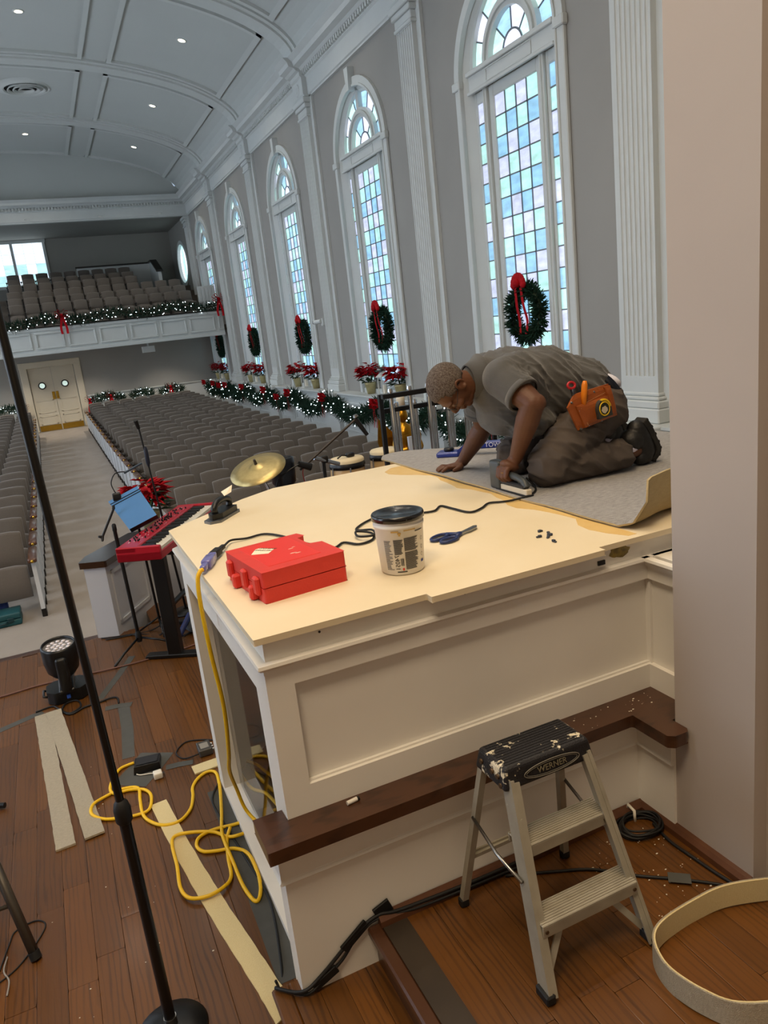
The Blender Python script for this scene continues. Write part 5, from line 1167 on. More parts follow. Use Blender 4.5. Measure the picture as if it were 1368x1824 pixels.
for z in (0.062, 0.088, 0.118):
    for k in range(12): a = 2 * PI * k / 12; label_patch(m_, T0 + 0.88 + 0.06 * math.cos(a) - 0.012, T0 + 0.88 + 0.06 * math.cos(a) + 0.012, z + 0.006 * math.sin(a) - 0.001, z + 0.006 * math.sin(a) + 0.001, 0.0004)
tag(m_.build('round_icons', M_INK2, bk), kind='stuff')
m_ = MB(); label_patch(m_, T0 + 0.5, T0 + 0.95, 0.148, 0.1515, 0.0006); m_.build('rim_text', M_INK, bk)
m_ = MB(); label_patch(m_, T0 - 0.42, T0 + 0.02, 0.0125, 0.0165, 0.0004); m_.build('foot_text', M_INK, bk)
m_ = MB()
for (t, w, z, h) in ((-0.5, 0.3, 0.157, 0.005), (0.0, 0.5, 0.159, 0.004), (-0.25, 0.14, 0.150, 0.006), (-0.22, 0.08, 0.144, 0.006)): label_patch(m_, T0 + t, T0 + t + w, z - h / 2, z + h / 2, 0.003 if z > 0.155 else 0.0012)
tag(m_.build('glue_smears', mat('dried_glue', 'b59350', 0.5), bk), kind='stuff')

# ================================================================ scissors, staples, seaming iron
sc = empty('scissors', (1.33, 2.47, ZP), label='blue handled shears lying on the platform', cat='scissors')
M_SBL = mat('navy_handle', '22305e', 0.4); M_STEEL = mat('steel', '9a9a98', 0.3, metal=1.0)
for (cx, cy, a, b, rot) in ((1.262, 2.49, 0.045, 0.022, 0.45), (1.275, 2.435, 0.040, 0.020, 0.25)):
    m_ = MB(); P = []
    for i in range(18): t = 2 * PI * i / 18; x, y = a * math.cos(t), b * math.sin(t); P.append((cx + x * math.cos(rot) - y * math.sin(rot), cy + x * math.sin(rot) + y * math.cos(rot), ZP + 0.008))
    m_.tube(P, 0.0065, 7, closed=True); m_.build('finger_loop', M_SBL, sc, True)
m_ = MB(); m_.tube([(1.300, 2.505, ZP + 0.008), (1.33, 2.478, ZP + 0.008), (1.345, 2.475, ZP + 0.009)], 0.009, 8); m_.tube([(1.312, 2.445, ZP + 0.008), (1.335, 2.465, ZP + 0.010), (1.345, 2.47, ZP + 0.010)], 0.009, 8); m_.build('handle_joint', M_SBL, sc, True)
m_ = MB(); m_.prism([(0, -0.009), (0.035, -0.010), (0.05, -0.016), (0.10, -0.014), (0.12, 0.0), (0.11, 0.012), (0.04, 0.009), (0, 0.009)], 0, 0.004, Matrix.Translation((1.338, 2.47, ZP + 0.008)) @ Matrix.Rotation(0.42, 4, 'Z')); m_.build('blade', M_STEEL, sc, True)
for i, (x, y, nm) in enumerate(((1.589, 2.294, 'farthest from the edge'), (1.597, 2.255, 'beside the farthest'), (1.587, 2.232, 'in the middle of the cluster'), (1.543, 2.238, 'on the bucket side of the cluster'), (1.565, 2.212, 'below the middle of the cluster'), (1.549, 2.154, 'nearest the platform edge'))):
    m_ = MB(); Mx = Matrix.Translation((x, y, ZP)) @ Matrix.Rotation(i * 0.9 + 0.2, 4, 'Z'); m_.bbox(-0.011, 0.011, -0.005, 0.005, 0, 0.006, 0.002, Mx); m_.bbox(-0.011, 0.004, -0.006, 0.006, 0.005, 0.009, 0.002, Mx)
    tag(m_.build('staple_stick', mat('dark_steel', '4a4e58', 0.4, metal=0.8)), 'small dark staple stick on the platform, ' + nm, 'staples', 'loose staple sticks')
ir = empty('seaming_iron', (0.66, 3.60, ZP), math.radians(52), 'dark seaming iron lying near the front edge of the platform', 'iron')
m_ = MB(); m_.prism([(-0.13, -0.002), (-0.10, -0.045), (0.10, -0.05), (0.115, -0.04), (0.115, 0.04), (0.10, 0.05), (-0.10, 0.045)], 0.0, 0.012); bev(m_.build('sole_plate', mat('dull_plate', '70747a', 0.35, metal=0.8), ir), 0.003)
m_ = MB(); m_.prism([(-0.10, -0.01), (-0.06, -0.038), (0.10, -0.042), (0.10, 0.042), (-0.06, 0.038), (-0.10, 0.01)], 0.012, 0.038); bev(m_.build('housing', M_BLACK, ir), 0.012, 3)
m_ = MB(); m_.tube(spline([(-0.06, 0, 0.035), (-0.065, 0, 0.062), (-0.02, 0, 0.084), (0.06, 0, 0.082), (0.10, 0, 0.062), (0.095, 0, 0.035)], 6), 0.016, 10); m_.build('handle', M_BLACK, ir)
m_ = MB(); m_.add([(0.02, -0.02, 0.101), (0.09, -0.025, 0.104), (0.16, 0.0, 0.125), (0.09, 0.03, 0.108)], [(0, 1, 2, 3)]); m_.build('paper_tag', mat('paper', 'e9dcc4', 0.8), ir)

# ================================================================ step stool
M_ALU = mat('worn_aluminium', 'a8a293', 0.5, metal=0.35, var=0.5, vscale=14, col2='857f70', speck=('c9c3b4', 40, 0.68))
M_CAPB = mat('paint_spattered_black_top', '17161a', 0.5, speck=('d9cfb6', 16, 0.585), bump=0.3, bscale=200)
ss = empty('step_stool', (1.12, 1.66, 0.30), label='aluminium two step stool with paint spattered black top', cat='step stool')
def beam(mb, a, b, w, d, up=(0, 1, 0)):
    """channel-like bar: width w across x, depth d"""
    a, b = Vector(a), Vector(b); t = (b - a).normalized(); s_ = Vector((1, 0, 0)); n_ = t.cross(s_).normalized(); s_ = n_.cross(t).normalized()
    vs = []
    for p in (a, b):
        for (i, j) in ((-1, -1), (1, -1), (1, 1), (-1, 1)): vs.append(p + s_ * i * w / 2 + n_ * j * d / 2)
    mb.add(vs, [(0, 3, 2, 1), (4, 5, 6, 7), (0, 1, 5, 4), (1, 2, 6, 5), (2, 3, 7, 6), (3, 0, 4, 7)])
ZT = 0.905
FT = {-1: ((0.937, 1.465, 0.315), (0.992, 1.672, 0.86)), 1: ((1.322, 1.475, 0.315), (1.268, 1.676, 0.86))}
RT = {-1: ((0.916, 1.885, 0.315), (0.985, 1.79, 0.87)), 1: ((1.33, 1.895, 0.315), (1.265, 1.80, 0.87))}
for s_ in (-1, 1):
    a, b = FT[s_]; m_ = MB(); beam(m_, a, b, 0.012, 0.055); m_.build('front_leg', M_ALU, ss, True)
    m_ = MB(); a2 = Vector(a) + Vector((-s_ * 0.012, -0.024, 0)); b2 = Vector(b) + Vector((-s_ * 0.012, -0.024, 0)); beam(m_, a2, b2, 0.022, 0.006); m_.build('front_flange', M_ALU, ss, True)
    a, b = RT[s_]; m_ = MB(); beam(m_, a, b, 0.022, 0.022); m_.build('rear_leg', M_ALU, ss, True)
    for (p, q_) in ((FT[s_][0], 'foot'), (RT[s_][0], 'foot')):
        m_ = MB(); m_.bbox(p[0] - 0.015, p[0] + 0.015, p[1] - 0.03 if p[1] < 1.6 else p[1] - 0.014, p[1] + 0.03 if p[1] < 1.6 else p[1] + 0.014, 0.301, 0.33, 0.004); m_.build('foot', M_RUBBER, ss, True)
    m_ = MB(); fa = Vector(FT[s_][0]).lerp(Vector(FT[s_][1]), 0.52); ra = Vector(RT[s_][0]).lerp(Vector(RT[s_][1]), 0.62); mid = (fa + ra) / 2 + Vector((0, 0, -0.02)); 
    e_ = Vector((s_ * 0.012, 0, 0)); m_.tube([ra + e_, mid + e_, fa + e_], 0.006, 6); m_.build('spreader', M_STEEL, ss, True)
    m_ = MB(); f0 = Vector(FT[s_][0]).lerp(Vector(FT[s_][1]), 0.06); f1 = Vector((lerp(FT[-1][0][0], FT[1][0][0], 0.5 + s_ * 0.17), 1.535, 0.49)); beam(m_, f0 + Vector((-s_ * 0.014, 0, 0)), f1, 0.02, 0.006); m_.build('diagonal_brace', M_ALU, ss, True)
for nm, zz, yy, tt in (('step', 0.505, 1.535, 0.345), ('step', 0.69, 1.632, 0.675)):
    xa = lerp(FT[-1][0][0], FT[-1][1][0], tt) + 0.005; xb = lerp(FT[1][0][0], FT[1][1][0], tt) - 0.005
    m_ = MB(); m_.bbox(xa, xb, yy - 0.042, yy + 0.042, zz - 0.006, zz, 0.002); m_.bbox(xa, xb, yy - 0.042, yy - 0.036, zz - 0.042, zz - 0.004, 0.002); m_.bbox(xa, xb, yy + 0.036, yy + 0.042, zz - 0.03, zz - 0.004, 0.002)
    for k in range(9): y = yy - 0.034 + k * 0.0085; m_.box(xa, xb, y, y + 0.003, zz, zz + 0.0022)
    m_.build(nm, M_ALU, ss, True)
    for s_ in (-1, 1): m_ = MB(); m_.cyl((xa + 0.012 if s_ < 0 else xb - 0.012, yy - 0.045, zz - 0.022), (xa + 0.012 if s_ < 0 else xb - 0.012, yy - 0.040, zz - 0.022), 0.006, n=10); m_.build('rivet', mat('rusty_rivet', '5c4a38', 0.5, metal=0.6), ss, True)
m_ = MB(); beam(m_, Vector(RT[-1][0]).lerp(Vector(RT[-1][1]), 0.33), Vector(RT[1][0]).lerp(Vector(RT[1][1]), 0.33), 0.018, 0.012); m_.box(0.94, 1.31, 1.856, 1.862, 0.49, 0.512); m_.build('rear_crossbar', M_ALU, ss, True)
def taper_box(mb, x0, x1, y0, y1, z0, z1, e):
    mb.add([(x0 - e, y0 - e, z0), (x1 + e, y0 - e, z0), (x1 + e, y1 + e, z0), (x0 - e, y1 + e, z0), (x0, y0, z1), (x1, y0, z1), (x1, y1, z1), (x0, y1, z1)], [(0, 3, 2, 1), (4, 5, 6, 7), (0, 1, 5, 4), (1, 2, 6, 5), (2, 3, 7, 6), (3, 0, 4, 7)])
m_ = MB(); taper_box(m_, 0.978, 1.278, 1.662, 1.808, 0.835, ZT, 0.012); cp = bev(m_.build('top_cap', M_CAPB, ss, True), 0.012, 3)
m_ = MB()
for k in range(11): y = 1.676 + k * 0.0118; m_.box(0.99, 1.266, y, y + 0.004, ZT - 0.001, ZT + 0.0015)
tag(m_.build('grip_ribs', M_CAPB, ss, True), kind='stuff')
# embossed oval and lettering on the front of the cap
Mf = Matrix.Translation((1.135, 1.6525, 0.868)) @ Matrix.Rotation(PI / 2 - 0.17, 4, 'X')
m_ = MB(); m_.tube([Mf @ Vector((0.098 * math.cos(2 * PI * i / 40), 0.021 * math.sin(2 * PI * i / 40), 0.001)) for i in range(40)], 0.0016, 5, closed=True); m_.build('oval_emblem', mat('worn_black_edge', '6b665c', 0.5), ss, True)
m_ = MB(); m_.tube([Mf @ Vector((0.090 * math.cos(2 * PI * i / 40), 0.016 * math.sin(2 * PI * i / 40), 0.001)) for i in range(40)], 0.0009, 5, closed=True); m_.build('oval_inner_line', mat('worn_black_edge', '6b665c', 0.5), ss, True)
me = text_mesh('WERNER', 0.026, 0.0008); me.transform(Mf @ Matrix.Translation((0, 0, 0.001))); link('lettering', me, mat('worn_lettering', '6e6753', 0.6), ss, True)
for s_ in (-1, 1):
    x = 0.968 if s_ < 0 else 1.288
    for (y, z) in ((1.69, 0.87), (1.675, 0.848), (1.72, 0.872), (1.78, 0.872)): m_ = MB(); m_.cyl((x - 0.004 * s_, y, z), (x + 0.002 * s_, y, z), 0.008, n=10); m_.build('rivet', mat('rusty_rivet', '5c4a38', 0.5, metal=0.6), ss, True)
# ================================================================ small electrical things on the stage floor
pd = empty('foot_pedal', (0.10, 3.92, 0), label='black wedge foot pedal on grey tape', cat='pedal')
m_ = MB(); m_.add([(0.025, 3.88, 0.003), (0.165, 3.865, 0.003), (0.185, 4.0, 0.003), (0.05, 4.02, 0.003), (0.033, 3.888, 0.046), (0.163, 3.868, 0.046), (0.183, 3.985, 0.03), (0.05, 4.01, 0.03)], [(0, 3, 2, 1), (4, 5, 6, 7), (0, 1, 5, 4), (1, 2, 6, 5), (2, 3, 7, 6), (3, 0, 4, 7)]); bev(m_.build('body', M_BLACK, pd, True), 0.003)
m_ = MB(); m_.add([(0.045, 3.897, 0.0475), (0.153, 3.88, 0.0475), (0.172, 3.975, 0.0335), (0.058, 3.998, 0.0335)], [(0, 1, 2, 3)]); m_.build('tread', mat('ribbed_rubber', '1d1d20', 0.7), pd, True)
ad = empty('power_adapter', (0.14, 3.79, 0), label='small white power adapter cube beside the pedal', cat='adapter')
m_ = MB(); m_.rbox(0.118, 0.163, 3.765, 3.812, 0.002, 0.036, 0.006, 2); m_.build('body', mat('white_plastic', 'dcd6c8', 0.4), ad, True)
m_ = MB(); m_.tube(spline([(0.13, 3.812, 0.015), (0.11, 3.84, 0.008), (0.06, 3.86, 0.006), (0.04, 3.875, 0.01)], 5), 0.003, 6); m_.build('lead', mat('white_plastic', 'dcd6c8', 0.4), ad, True)
m_ = MB()
for dx in (0, 0.012): m_.box(0.163, 0.175, 3.778 + dx, 3.781 + dx, 0.012, 0.024)
m_.build('prongs', M_STEEL, ad, True)
db = empty('direct_box', (0.41, 3.89, 0), label='small grey metal audio box beside the platform opening', cat='audio box')
m_ = MB(); m_.bbox(0.372, 0.445, 3.84, 3.945, 0.004, 0.045, 0.005); m_.build('body', mat('grey_metal_box', '4d4a46', 0.5, metal=0.5), db, True)
m_ = MB(); m_.box(0.385, 0.43, 3.86, 3.92, 0.045, 0.0455); m_.build('label_plate', mat('grey_label', '8a847a', 0.5), db, True)
for y in (3.86, 3.89, 3.92): m_ = MB(); m_.cyl((0.445, y, 0.025), (0.455, y, 0.025), 0.008, n=10); m_.build('jack', M_STEEL, db, True)
# moving head stage light
ml = empty('stage_light', (-0.25, 5.16, 0), label='black moving head stage light on the wooden floor', cat='stage light')
m_ = MB(); m_.prism([(-0.13, -0.06), (-0.08, -0.11), (0.08, -0.11), (0.13, -0.06), (0.13, 0.06), (0.08, 0.11), (-0.08, 0.11), (-0.13, 0.06)], 0.006, 0.085, Matrix.Translation((-0.25, 5.16, 0))); bev(m_.build('base', M_BLACK, ml, True), 0.012, 2)
for s_ in (-1, 1): m_ = MB(); m_.tube([(-0.25 + s_ * 0.12, 5.11, 0.05), (-0.25 + s_ * 0.15, 5.11, 0.06), (-0.25 + s_ * 0.15, 5.21, 0.06), (-0.25 + s_ * 0.12, 5.21, 0.05)], 0.008, 6); m_.build('handle', M_BLACK, ml, True)
for s_ in (-1, 1): m_ = MB(); m_.rbox(-0.036, 0.036, -0.022, 0.022, 0.08, 0.325, 0.02, 3, Matrix.Translation((-0.25, 5.16 + s_ * 0.132, 0))); m_.build('yoke_arm', M_BLACK, ml, True)
m_ = MB(); m_.bbox(-0.05, 0.05, -0.15, 0.15, 0.08, 0.11, 0.008, Matrix.Translation((-0.25, 5.16, 0))); m_.build('yoke_plate', M_BLACK, ml, True)
Mh = Matrix.Translation((-0.25, 5.16, 0.27)) @ Matrix.Rotation(math.radians(8), 4, 'X')
m_ = MB(); m_.lathe([(0.0, -0.11), (0.07, -0.11), (0.10, -0.07), (0.112, 0.0), (0.112, 0.10), (0.105, 0.115), (0.098, 0.115), (0.098, 0.095)], n=28, M=Mh.to_3x3(), c=Mh.translation); m_.build('head', M_BLACK, ml, True)
m_ = MB(); m_.lathe([(0.0, 0.095), (0.099, 0.095)], n=24, M=Mh.to_3x3(), c=Mh.translation); m_.build('lens_plate', mat('lens_plate', '8d8b88', 0.3, metal=0.6), ml, True)
for ring, nn in ((0.0, 1), (0.034, 6), (0.068, 12)):
    for k in range(nn):
        t = 2 * PI * k / nn; c = Mh @ Vector((ring * math.cos(t), ring * math.sin(t), 0.096)); m_ = MB(); m_.ball(c, 0.0155, 8, 5, (1, 1, 0.5)); m_.build('lens', mat('clear_lens', 'd9d2d6', 0.08, coat=0.6), ml, True)
m_ = MB(); m_.bbox(-0.012, 0.012, -0.125, -0.105, 0.035, 0.06, 0.003, Matrix.Translation((-0.25, 5.16, 0))); m_.build('blue_connector', mat('blue_plug', '2c56b0', 0.4), ml, True)
# foreground microphone stand
ms = empty('microphone_stand', (-0.034, 2.205, 0), label='tall black microphone stand with round base in front of the cord', cat='microphone stand')
m_ = MB(); m_.lathe([(0, 0.0), (0.112, 0.0), (0.117, 0.008), (0.112, 0.016), (0.06, 0.024), (0.03, 0.03), (0, 0.03)], (-0.034, 2.205, 0.001), 32); m_.build('base', M_BLACK, ms, True)
m_ = MB(); m_.cyl((-0.034, 2.205, 0.03), (-0.038, 2.205, 0.82), 0.018, n=14); m_.build('lower_tube', M_BLACK, ms, True)
m_ = MB(); m_.cyl((-0.034, 2.205, 0.028), (-0.034, 2.205, 0.065), 0.021, n=14); m_.build('collar_ring', M_STEEL, ms, True)
m_ = MB(); m_.lathe([(0.018, 0), (0.025, 0.01), (0.026, 0.05), (0.021, 0.07), (0.012, 0.08)], (-0.038, 2.205, 0.80), 16); m_.build('clutch', M_RUBBER, ms, True)
m_ = MB(); m_.cyl((-0.038, 2.205, 0.85), (-0.072, 2.205, 2.42), 0.0125, n=12); m_.build('upper_tube', M_BLACK, ms, True)
# chair at the picture's edge
ch = empty('metal_chair', (-0.72, 2.98, 0), label='dark metal framed chair with only one front leg in view', cat='chair')
M_CHM = mat('bronze_metal', '55504a', 0.45, metal=0.6)
def leg(a, b, m=M_CHM, nm='leg'):
    m_ = MB(); m_.tube([a, b], 0.019, 4); m_.build(nm, m, ch, True); m_ = MB(); m_.cyl(a, Vector(a) + (Vector(b) - Vector(a)).normalized() * 0.03, 0.021, n=8); m_.build('foot', M_RUBBER, ch, True)
leg((-0.452, 2.79, 0.004), (-0.545, 2.98, 0.42)); leg((-1.0, 2.79, 0.004), (-0.92, 2.98, 0.42)); leg((-0.66, 3.26, 0.004), (-0.60, 3.06, 0.42)); leg((-0.98, 3.26, 0.004), (-0.92, 3.06, 0.42))
m_ = MB(); m_.rbox(-0.95, -0.52, 2.85, 3.25, 0.42, 0.47, 0.02); m_.build('seat', M_BLACK, ch, True)
m_ = MB(); m_.tube([(-0.53, 3.2, 0.43), (-0.53, 3.27, 0.85), (-0.94, 3.27, 0.85), (-0.94, 3.2, 0.43)], 0.013, 6); m_.build('back_frame', M_CHM, ch, True)
m_ = MB(); m_.rbox(-0.93, -0.54, 3.24, 3.28, 0.58, 0.84, 0.015); m_.build('backrest', M_BLACK, ch, True)
m_ = MB(); m_.tube([(-0.50, 2.88, 0.2), (-0.96, 2.88, 0.2)], 0.008, 6); m_.build('stretcher', M_CHM, ch, True)
cable('floor_cable', [(-0.62, 2.72), (-0.52, 2.78), (-0.44, 2.90), (-0.42, 2.97), (-0.46, 3.01), (-0.53, 2.99), (-0.55, 2.93), (-0.58, 2.80)], 0.003, M_RUBBER, 'thin dark lead curling round the chair leg')
cable('floor_cable', [(-0.555, 2.86), (-0.565, 2.79), (-0.545, 2.73), (-0.55, 2.66)], 0.0032, mat('grey_lead', '8c8680', 0.5), 'pale grey lead lying behind the chair leg')
pl = empty('pedal_lever', (-0.62, 3.97, 0), label='black rod end poking in at the picture edge above the chair', cat='rod')
m_ = MB(); m_.cyl((-0.95, 4.15, 0.02), (-0.60, 3.965, 0.02), 0.014, n=10); m_.build('rod', M_BLACK, pl, True)
# teal tool case on the nave carpet
tl = empty('tool_case', (-0.82, 8.43, ZN), label='teal green plastic tool case on the aisle carpet before the seats', cat='case')
m_ = MB(); m_.rbox(-1.05, -0.68, 8.31, 8.58, ZN, ZN + 0.065, 0.012, 2); m_.build('lower_shell', mat('teal_plastic', '1d4f55', 0.5), tl, True)
m_ = MB(); m_.rbox(-1.05, -0.68, 8.31, 8.58, ZN + 0.068, ZN + 0.13, 0.012, 2); m_.build('upper_shell', mat('teal_plastic', '1d4f55', 0.5), tl, True)
for x in (-0.95, -0.78): m_ = MB(); m_.bbox(x - 0.03, x + 0.03, 8.295, 8.315, ZN + 0.045, ZN + 0.09, 0.004); m_.build('latch', mat('dark_teal', '12343a', 0.4), tl, True)
m_ = MB(); m_.tube([(-0.91, 8.31, ZN + 0.05), (-0.91, 8.27, ZN + 0.05), (-0.82, 8.27, ZN + 0.05), (-0.82, 8.31, ZN + 0.05)], 0.009, 8); m_.build('handle', mat('dark_teal', '12343a', 0.4), tl, True)
bg_ = MB(); bg_.rbox(-1.0, -0.80, 8.60, 8.72, ZN + 0.002, ZN + 0.20, 0.03, 2); tag(bg_.build('tool_bag', mat('blue_cloth', '2b3e78', 0.8, var=0.5, vscale=12, col2='1a264c')), 'small blue bag standing behind the teal case', 'bag')

# ================================================================ pony wall at the stage edge
pw = empty('stage_rail_wall', (0.1, 6.15, ZN), label='low white panelled wall with dark glossy cap at the stage edge', cat='low wall')
M_PW = mat('pale_blue_white_paint', 'b9bcc2', 0.45)
PWP = [(0.0, 6.14), (0.155, 6.07), (0.50, 6.66), (5.5, 6.72)]
def thick(poly, d):
    out = []
    for i, p in enumerate(poly):
        a = Vector(poly[max(0, i - 1)]); b = Vector(poly[min(len(poly) - 1, i + 1)]); p = Vector(p)
        if i == 0: n_ = (b - p).normalized()
        elif i == len(poly) - 1: n_ = (p - a).normalized()
        else: n_ = ((p - a).normalized() + (b - p).normalized()).normalized()
        out.append(p + Vector((-n_.y, n_.x)) * d)
    return out
body = [(0.0, 6.14), (0.155, 6.07), (0.52, 6.66), (5.5, 6.66), (5.5, 6.80), (0.45, 6.80), (0.07, 6.27)]
m_ = MB(); m_.prism(body, ZN, 0.585); m_.build('wall_body', M_PW, pw, True)
cpw = [(-0.03, 6.13), (0.165, 6.035), (0.545, 6.625), (5.5, 6.625), (5.5, 6.84), (0.42, 6.84), (0.03, 6.31)]
m_ = MB(); m_.prism(cpw, 0.585, 0.635); bev(m_.build('wood_cap', mat('glossy_dark_cap', '2b1a10', 0.14, coat=0.8), pw, True), 0.012, 3)
dv = Vector((0.365, 0.59, 0)).normalized(); nv = Vector((dv.y, -dv.x, 0))
for (a, b, z0, z1) in ((0.06, 0.62, 0.50, 0.53), (0.06, 0.62, 0.08, 0.11), (0.06, 0.09, 0.08, 0.53), (0.59, 0.62, 0.08, 0.53)):
    m_ = MB(); p0 = Vector((0.155, 6.07, 0)) + dv * a; p1 = Vector((0.155, 6.07, 0)) + dv * b; m_.add([p0 + Vector((0, 0, z0)), p1 + Vector((0, 0, z0)), p1 + Vector((0, 0, z1)), p0 + Vector((0, 0, z1)), p0 + nv * 0.012 + Vector((0, 0, z0)), p1 + nv * 0.012 + Vector((0, 0, z0)), p1 + nv * 0.012 + Vector((0, 0, z1)), p0 + nv * 0.012 + Vector((0, 0, z1))], [(4, 5, 6, 7), (0, 4, 7, 3), (1, 2, 6, 5), (3, 7, 6, 2), (0, 1, 5, 4)]); m_.build('panel_moulding', M_PW, pw, True)
o = copy_tree(PO); o.location = (0.62, 6.73, 0.637); o.scale = (0.88,) * 3; o.rotation_euler = (0, 0, 1.0); tag(o, 'red poinsettia on the stage rail wall behind the music stand', 'plant', 'poinsettias on the stage rail')

# ================================================================ red keyboard on its stand
kb = empty('stage_keyboard', (0.66, 5.66, 0.82), label='red stage keyboard with black and white keys on a stand', cat='keyboard')
M_KRED = mat('red_keyboard_shell', 'a51226', 0.3, coat=0.3); M_IV = mat('ivory_keys', 'd9d4c4', 0.3)
KU = Vector((0.580, 1.03, 0)); KL = KU.length; KU.normalize(); KV = Vector((-KU.y, KU.x, 0))   # along the keys, away from the player
Mk = Matrix(((KU.x, KV.x, 0, 0.485), (KU.y, KV.y, 0, 5.03), (0, 0, 1, 0.82), (0, 0, 0, 1)))
KD = 0.31; KLEN = 1.20
m_ = MB(); m_.bbox(0, KLEN, 0.0, KD, 0, 0.06, 0.006, Mk); m_.build('case', M_KRED, kb, True)
m_ = MB(); m_.bbox(0, KLEN, 0.165, KD, 0.06, 0.098, 0.006, Mk); m_.build('panel', M_KRED, kb, True)
for a in (0.0, KLEN - 0.03): m_ = MB(); m_.bbox(a, a + 0.03, 0.0, KD, 0.0, 0.10, 0.006, Mk); m_.build('end_block', M_KRED, kb, True)
NW = 43; kw = (KLEN - 0.07) / NW
m_ = MB(); m_.bbox(0, kw - 0.0012, 0.004, 0.152, 0.06, 0.082, 0.001); WK = m_.mesh('white_key'); m_ = MB(); m_.bbox(0, kw * 0.55, 0.06, 0.152, 0.08, 0.095, 0.002); BK = m_.mesh('black_key')
for i in range(NW):
    o = link('white_key', WK, M_IV, kb); o.matrix_parent_inverse = wmat(kb).inverted() @ Mk; o.location = (0.035 + i * kw, 0, 0)
    if i % 7 not in (2, 6) and i < NW - 1:
        o = link('black_key', BK, M_BLACK, kb); o.matrix_parent_inverse = wmat(kb).inverted() @ Mk; o.location = (0.035 + (i + 0.72) * kw, 0, 0)
R = random.Random(6); m_ = MB()
for i in range(60):
    x, y = R.uniform(0.15, 1.08), R.choice((0.195, 0.215, 0.235, 0.255, 0.275)); p = Mk @ Vector((x, y, 0.098)); m_.cyl(p, p + Vector((0, 0, 0.012)), 0.0065, 0.005, 8)
tag(m_.build('knobs', M_BLACK, kb, True), kind='stuff')
m_ = MB()
for i in range(50):
    x, y = R.uniform(0.12, 1.1), R.uniform(0.185, 0.285); m_.box(x, x + R.uniform(0.004, 0.02), y, y + 0.004, 0.0982, 0.0995, Mk)
tag(m_.build('panel_print', mat('panel_white_print', 'cfc8cc', 0.5), kb, True), kind='stuff')
ks = empty('keyboard_stand', (0.66, 5.7, 0), label='black column keyboard stand under the red keyboard', cat='stand')
for a in (0.28, 0.92):
    m_ = MB(); c = Mk @ Vector((a, 0.15, 0)); m_.bbox(-0.035, 0.035, -0.05, 0.05, 0.02, 0.78, 0.006, Matrix.Translation((c.x, c.y, 0)) @ Matrix.Rotation(math.atan2(KU.y, KU.x), 4, 'Z')); m_.build('column', M_BLACK, ks, True)
    m_ = MB(); m_.bbox(-0.04, 0.04, -0.22, 0.22, 0.002, 0.03, 0.005, Matrix.Translation((c.x, c.y, 0)) @ Matrix.Rotation(math.atan2(KU.y, KU.x), 4, 'Z')); m_.build('foot', M_BLACK, ks, True)
    m_ = MB(); m_.bbox(-0.03, 0.03, -0.16, 0.16, 0.775, 0.818, 0.005, Matrix.Translation((c.x, c.y, 0)) @ Matrix.Rotation(math.atan2(KU.y, KU.x), 4, 'Z')); m_.build('arm', M_BLACK, ks, True)
p0 = Mk @ Vector((0.28, 0.15, -0.45)); p1 = Mk @ Vector((0.92, 0.15, -0.45)); m_ = MB(); m_.cyl(p0, p1, 0.02, n=10); m_.build('crossbar', M_BLACK, ks, True)
cable('keyboard_cable', [(0.50, 5.55, 0.81), (0.47, 5.62, 0.5), (0.48, 5.72, 0.2), (0.45, 5.85), (0.30, 5.98), (0.12, 6.02), (0.05, 6.04)], 0.005, M_RUBBER, 'black cable dropping behind the keyboard stand to the floor')
cable('keyboard_cable', [(0.58, 5.75, 0.81), (0.54, 5.85, 0.4), (0.52, 5.95, 0.1), (0.4, 6.0), (0.25, 6.02), (0.1, 6.06), (0.02, 6.10)], 0.005, M_RUBBER, 'second black cable dropping beside the pony wall')
cable('keyboard_cable', [(0.60, 5.65, 0.02), (0.68, 5.75), (0.62, 5.85), (0.54, 5.80), (0.60, 5.70), (0.70, 5.80), (0.63, 5.90), (0.55, 5.86)], 0.006, M_RUBBER, 'tangle of black cable round the keyboard stand foot')
gb = empty('blue_tube', (0.6, 5.6, 0), label='blue and black tube leaning on a grey bag by the platform', cat='tube')
m_ = MB(); m_.cyl((0.52, 5.55, 0.02), (0.68, 5.72, 0.16), 0.022, n=12); m_.build('tube', mat('navy_tube', '1e2c5c', 0.4), gb, True); m_ = MB(); m_.cyl((0.515, 5.545, 0.016), (0.528, 5.558, 0.027), 0.024, n=12); m_.build('red_ring', mat('red_band', 'a03038', 0.5), gb, True)
gs = MB(); gs.ball((0.72, 5.72, 0.075), 0.10, 14, 8, (1.0, 0.9, 0.72)); tag(gs.build('grey_bag', mat('crinkled_grey_plastic', '5c666e', 0.35, var=0.6, vscale=14, bump=1.0, bscale=18)), 'crumpled grey plastic bag by the keyboard stand', 'bag')
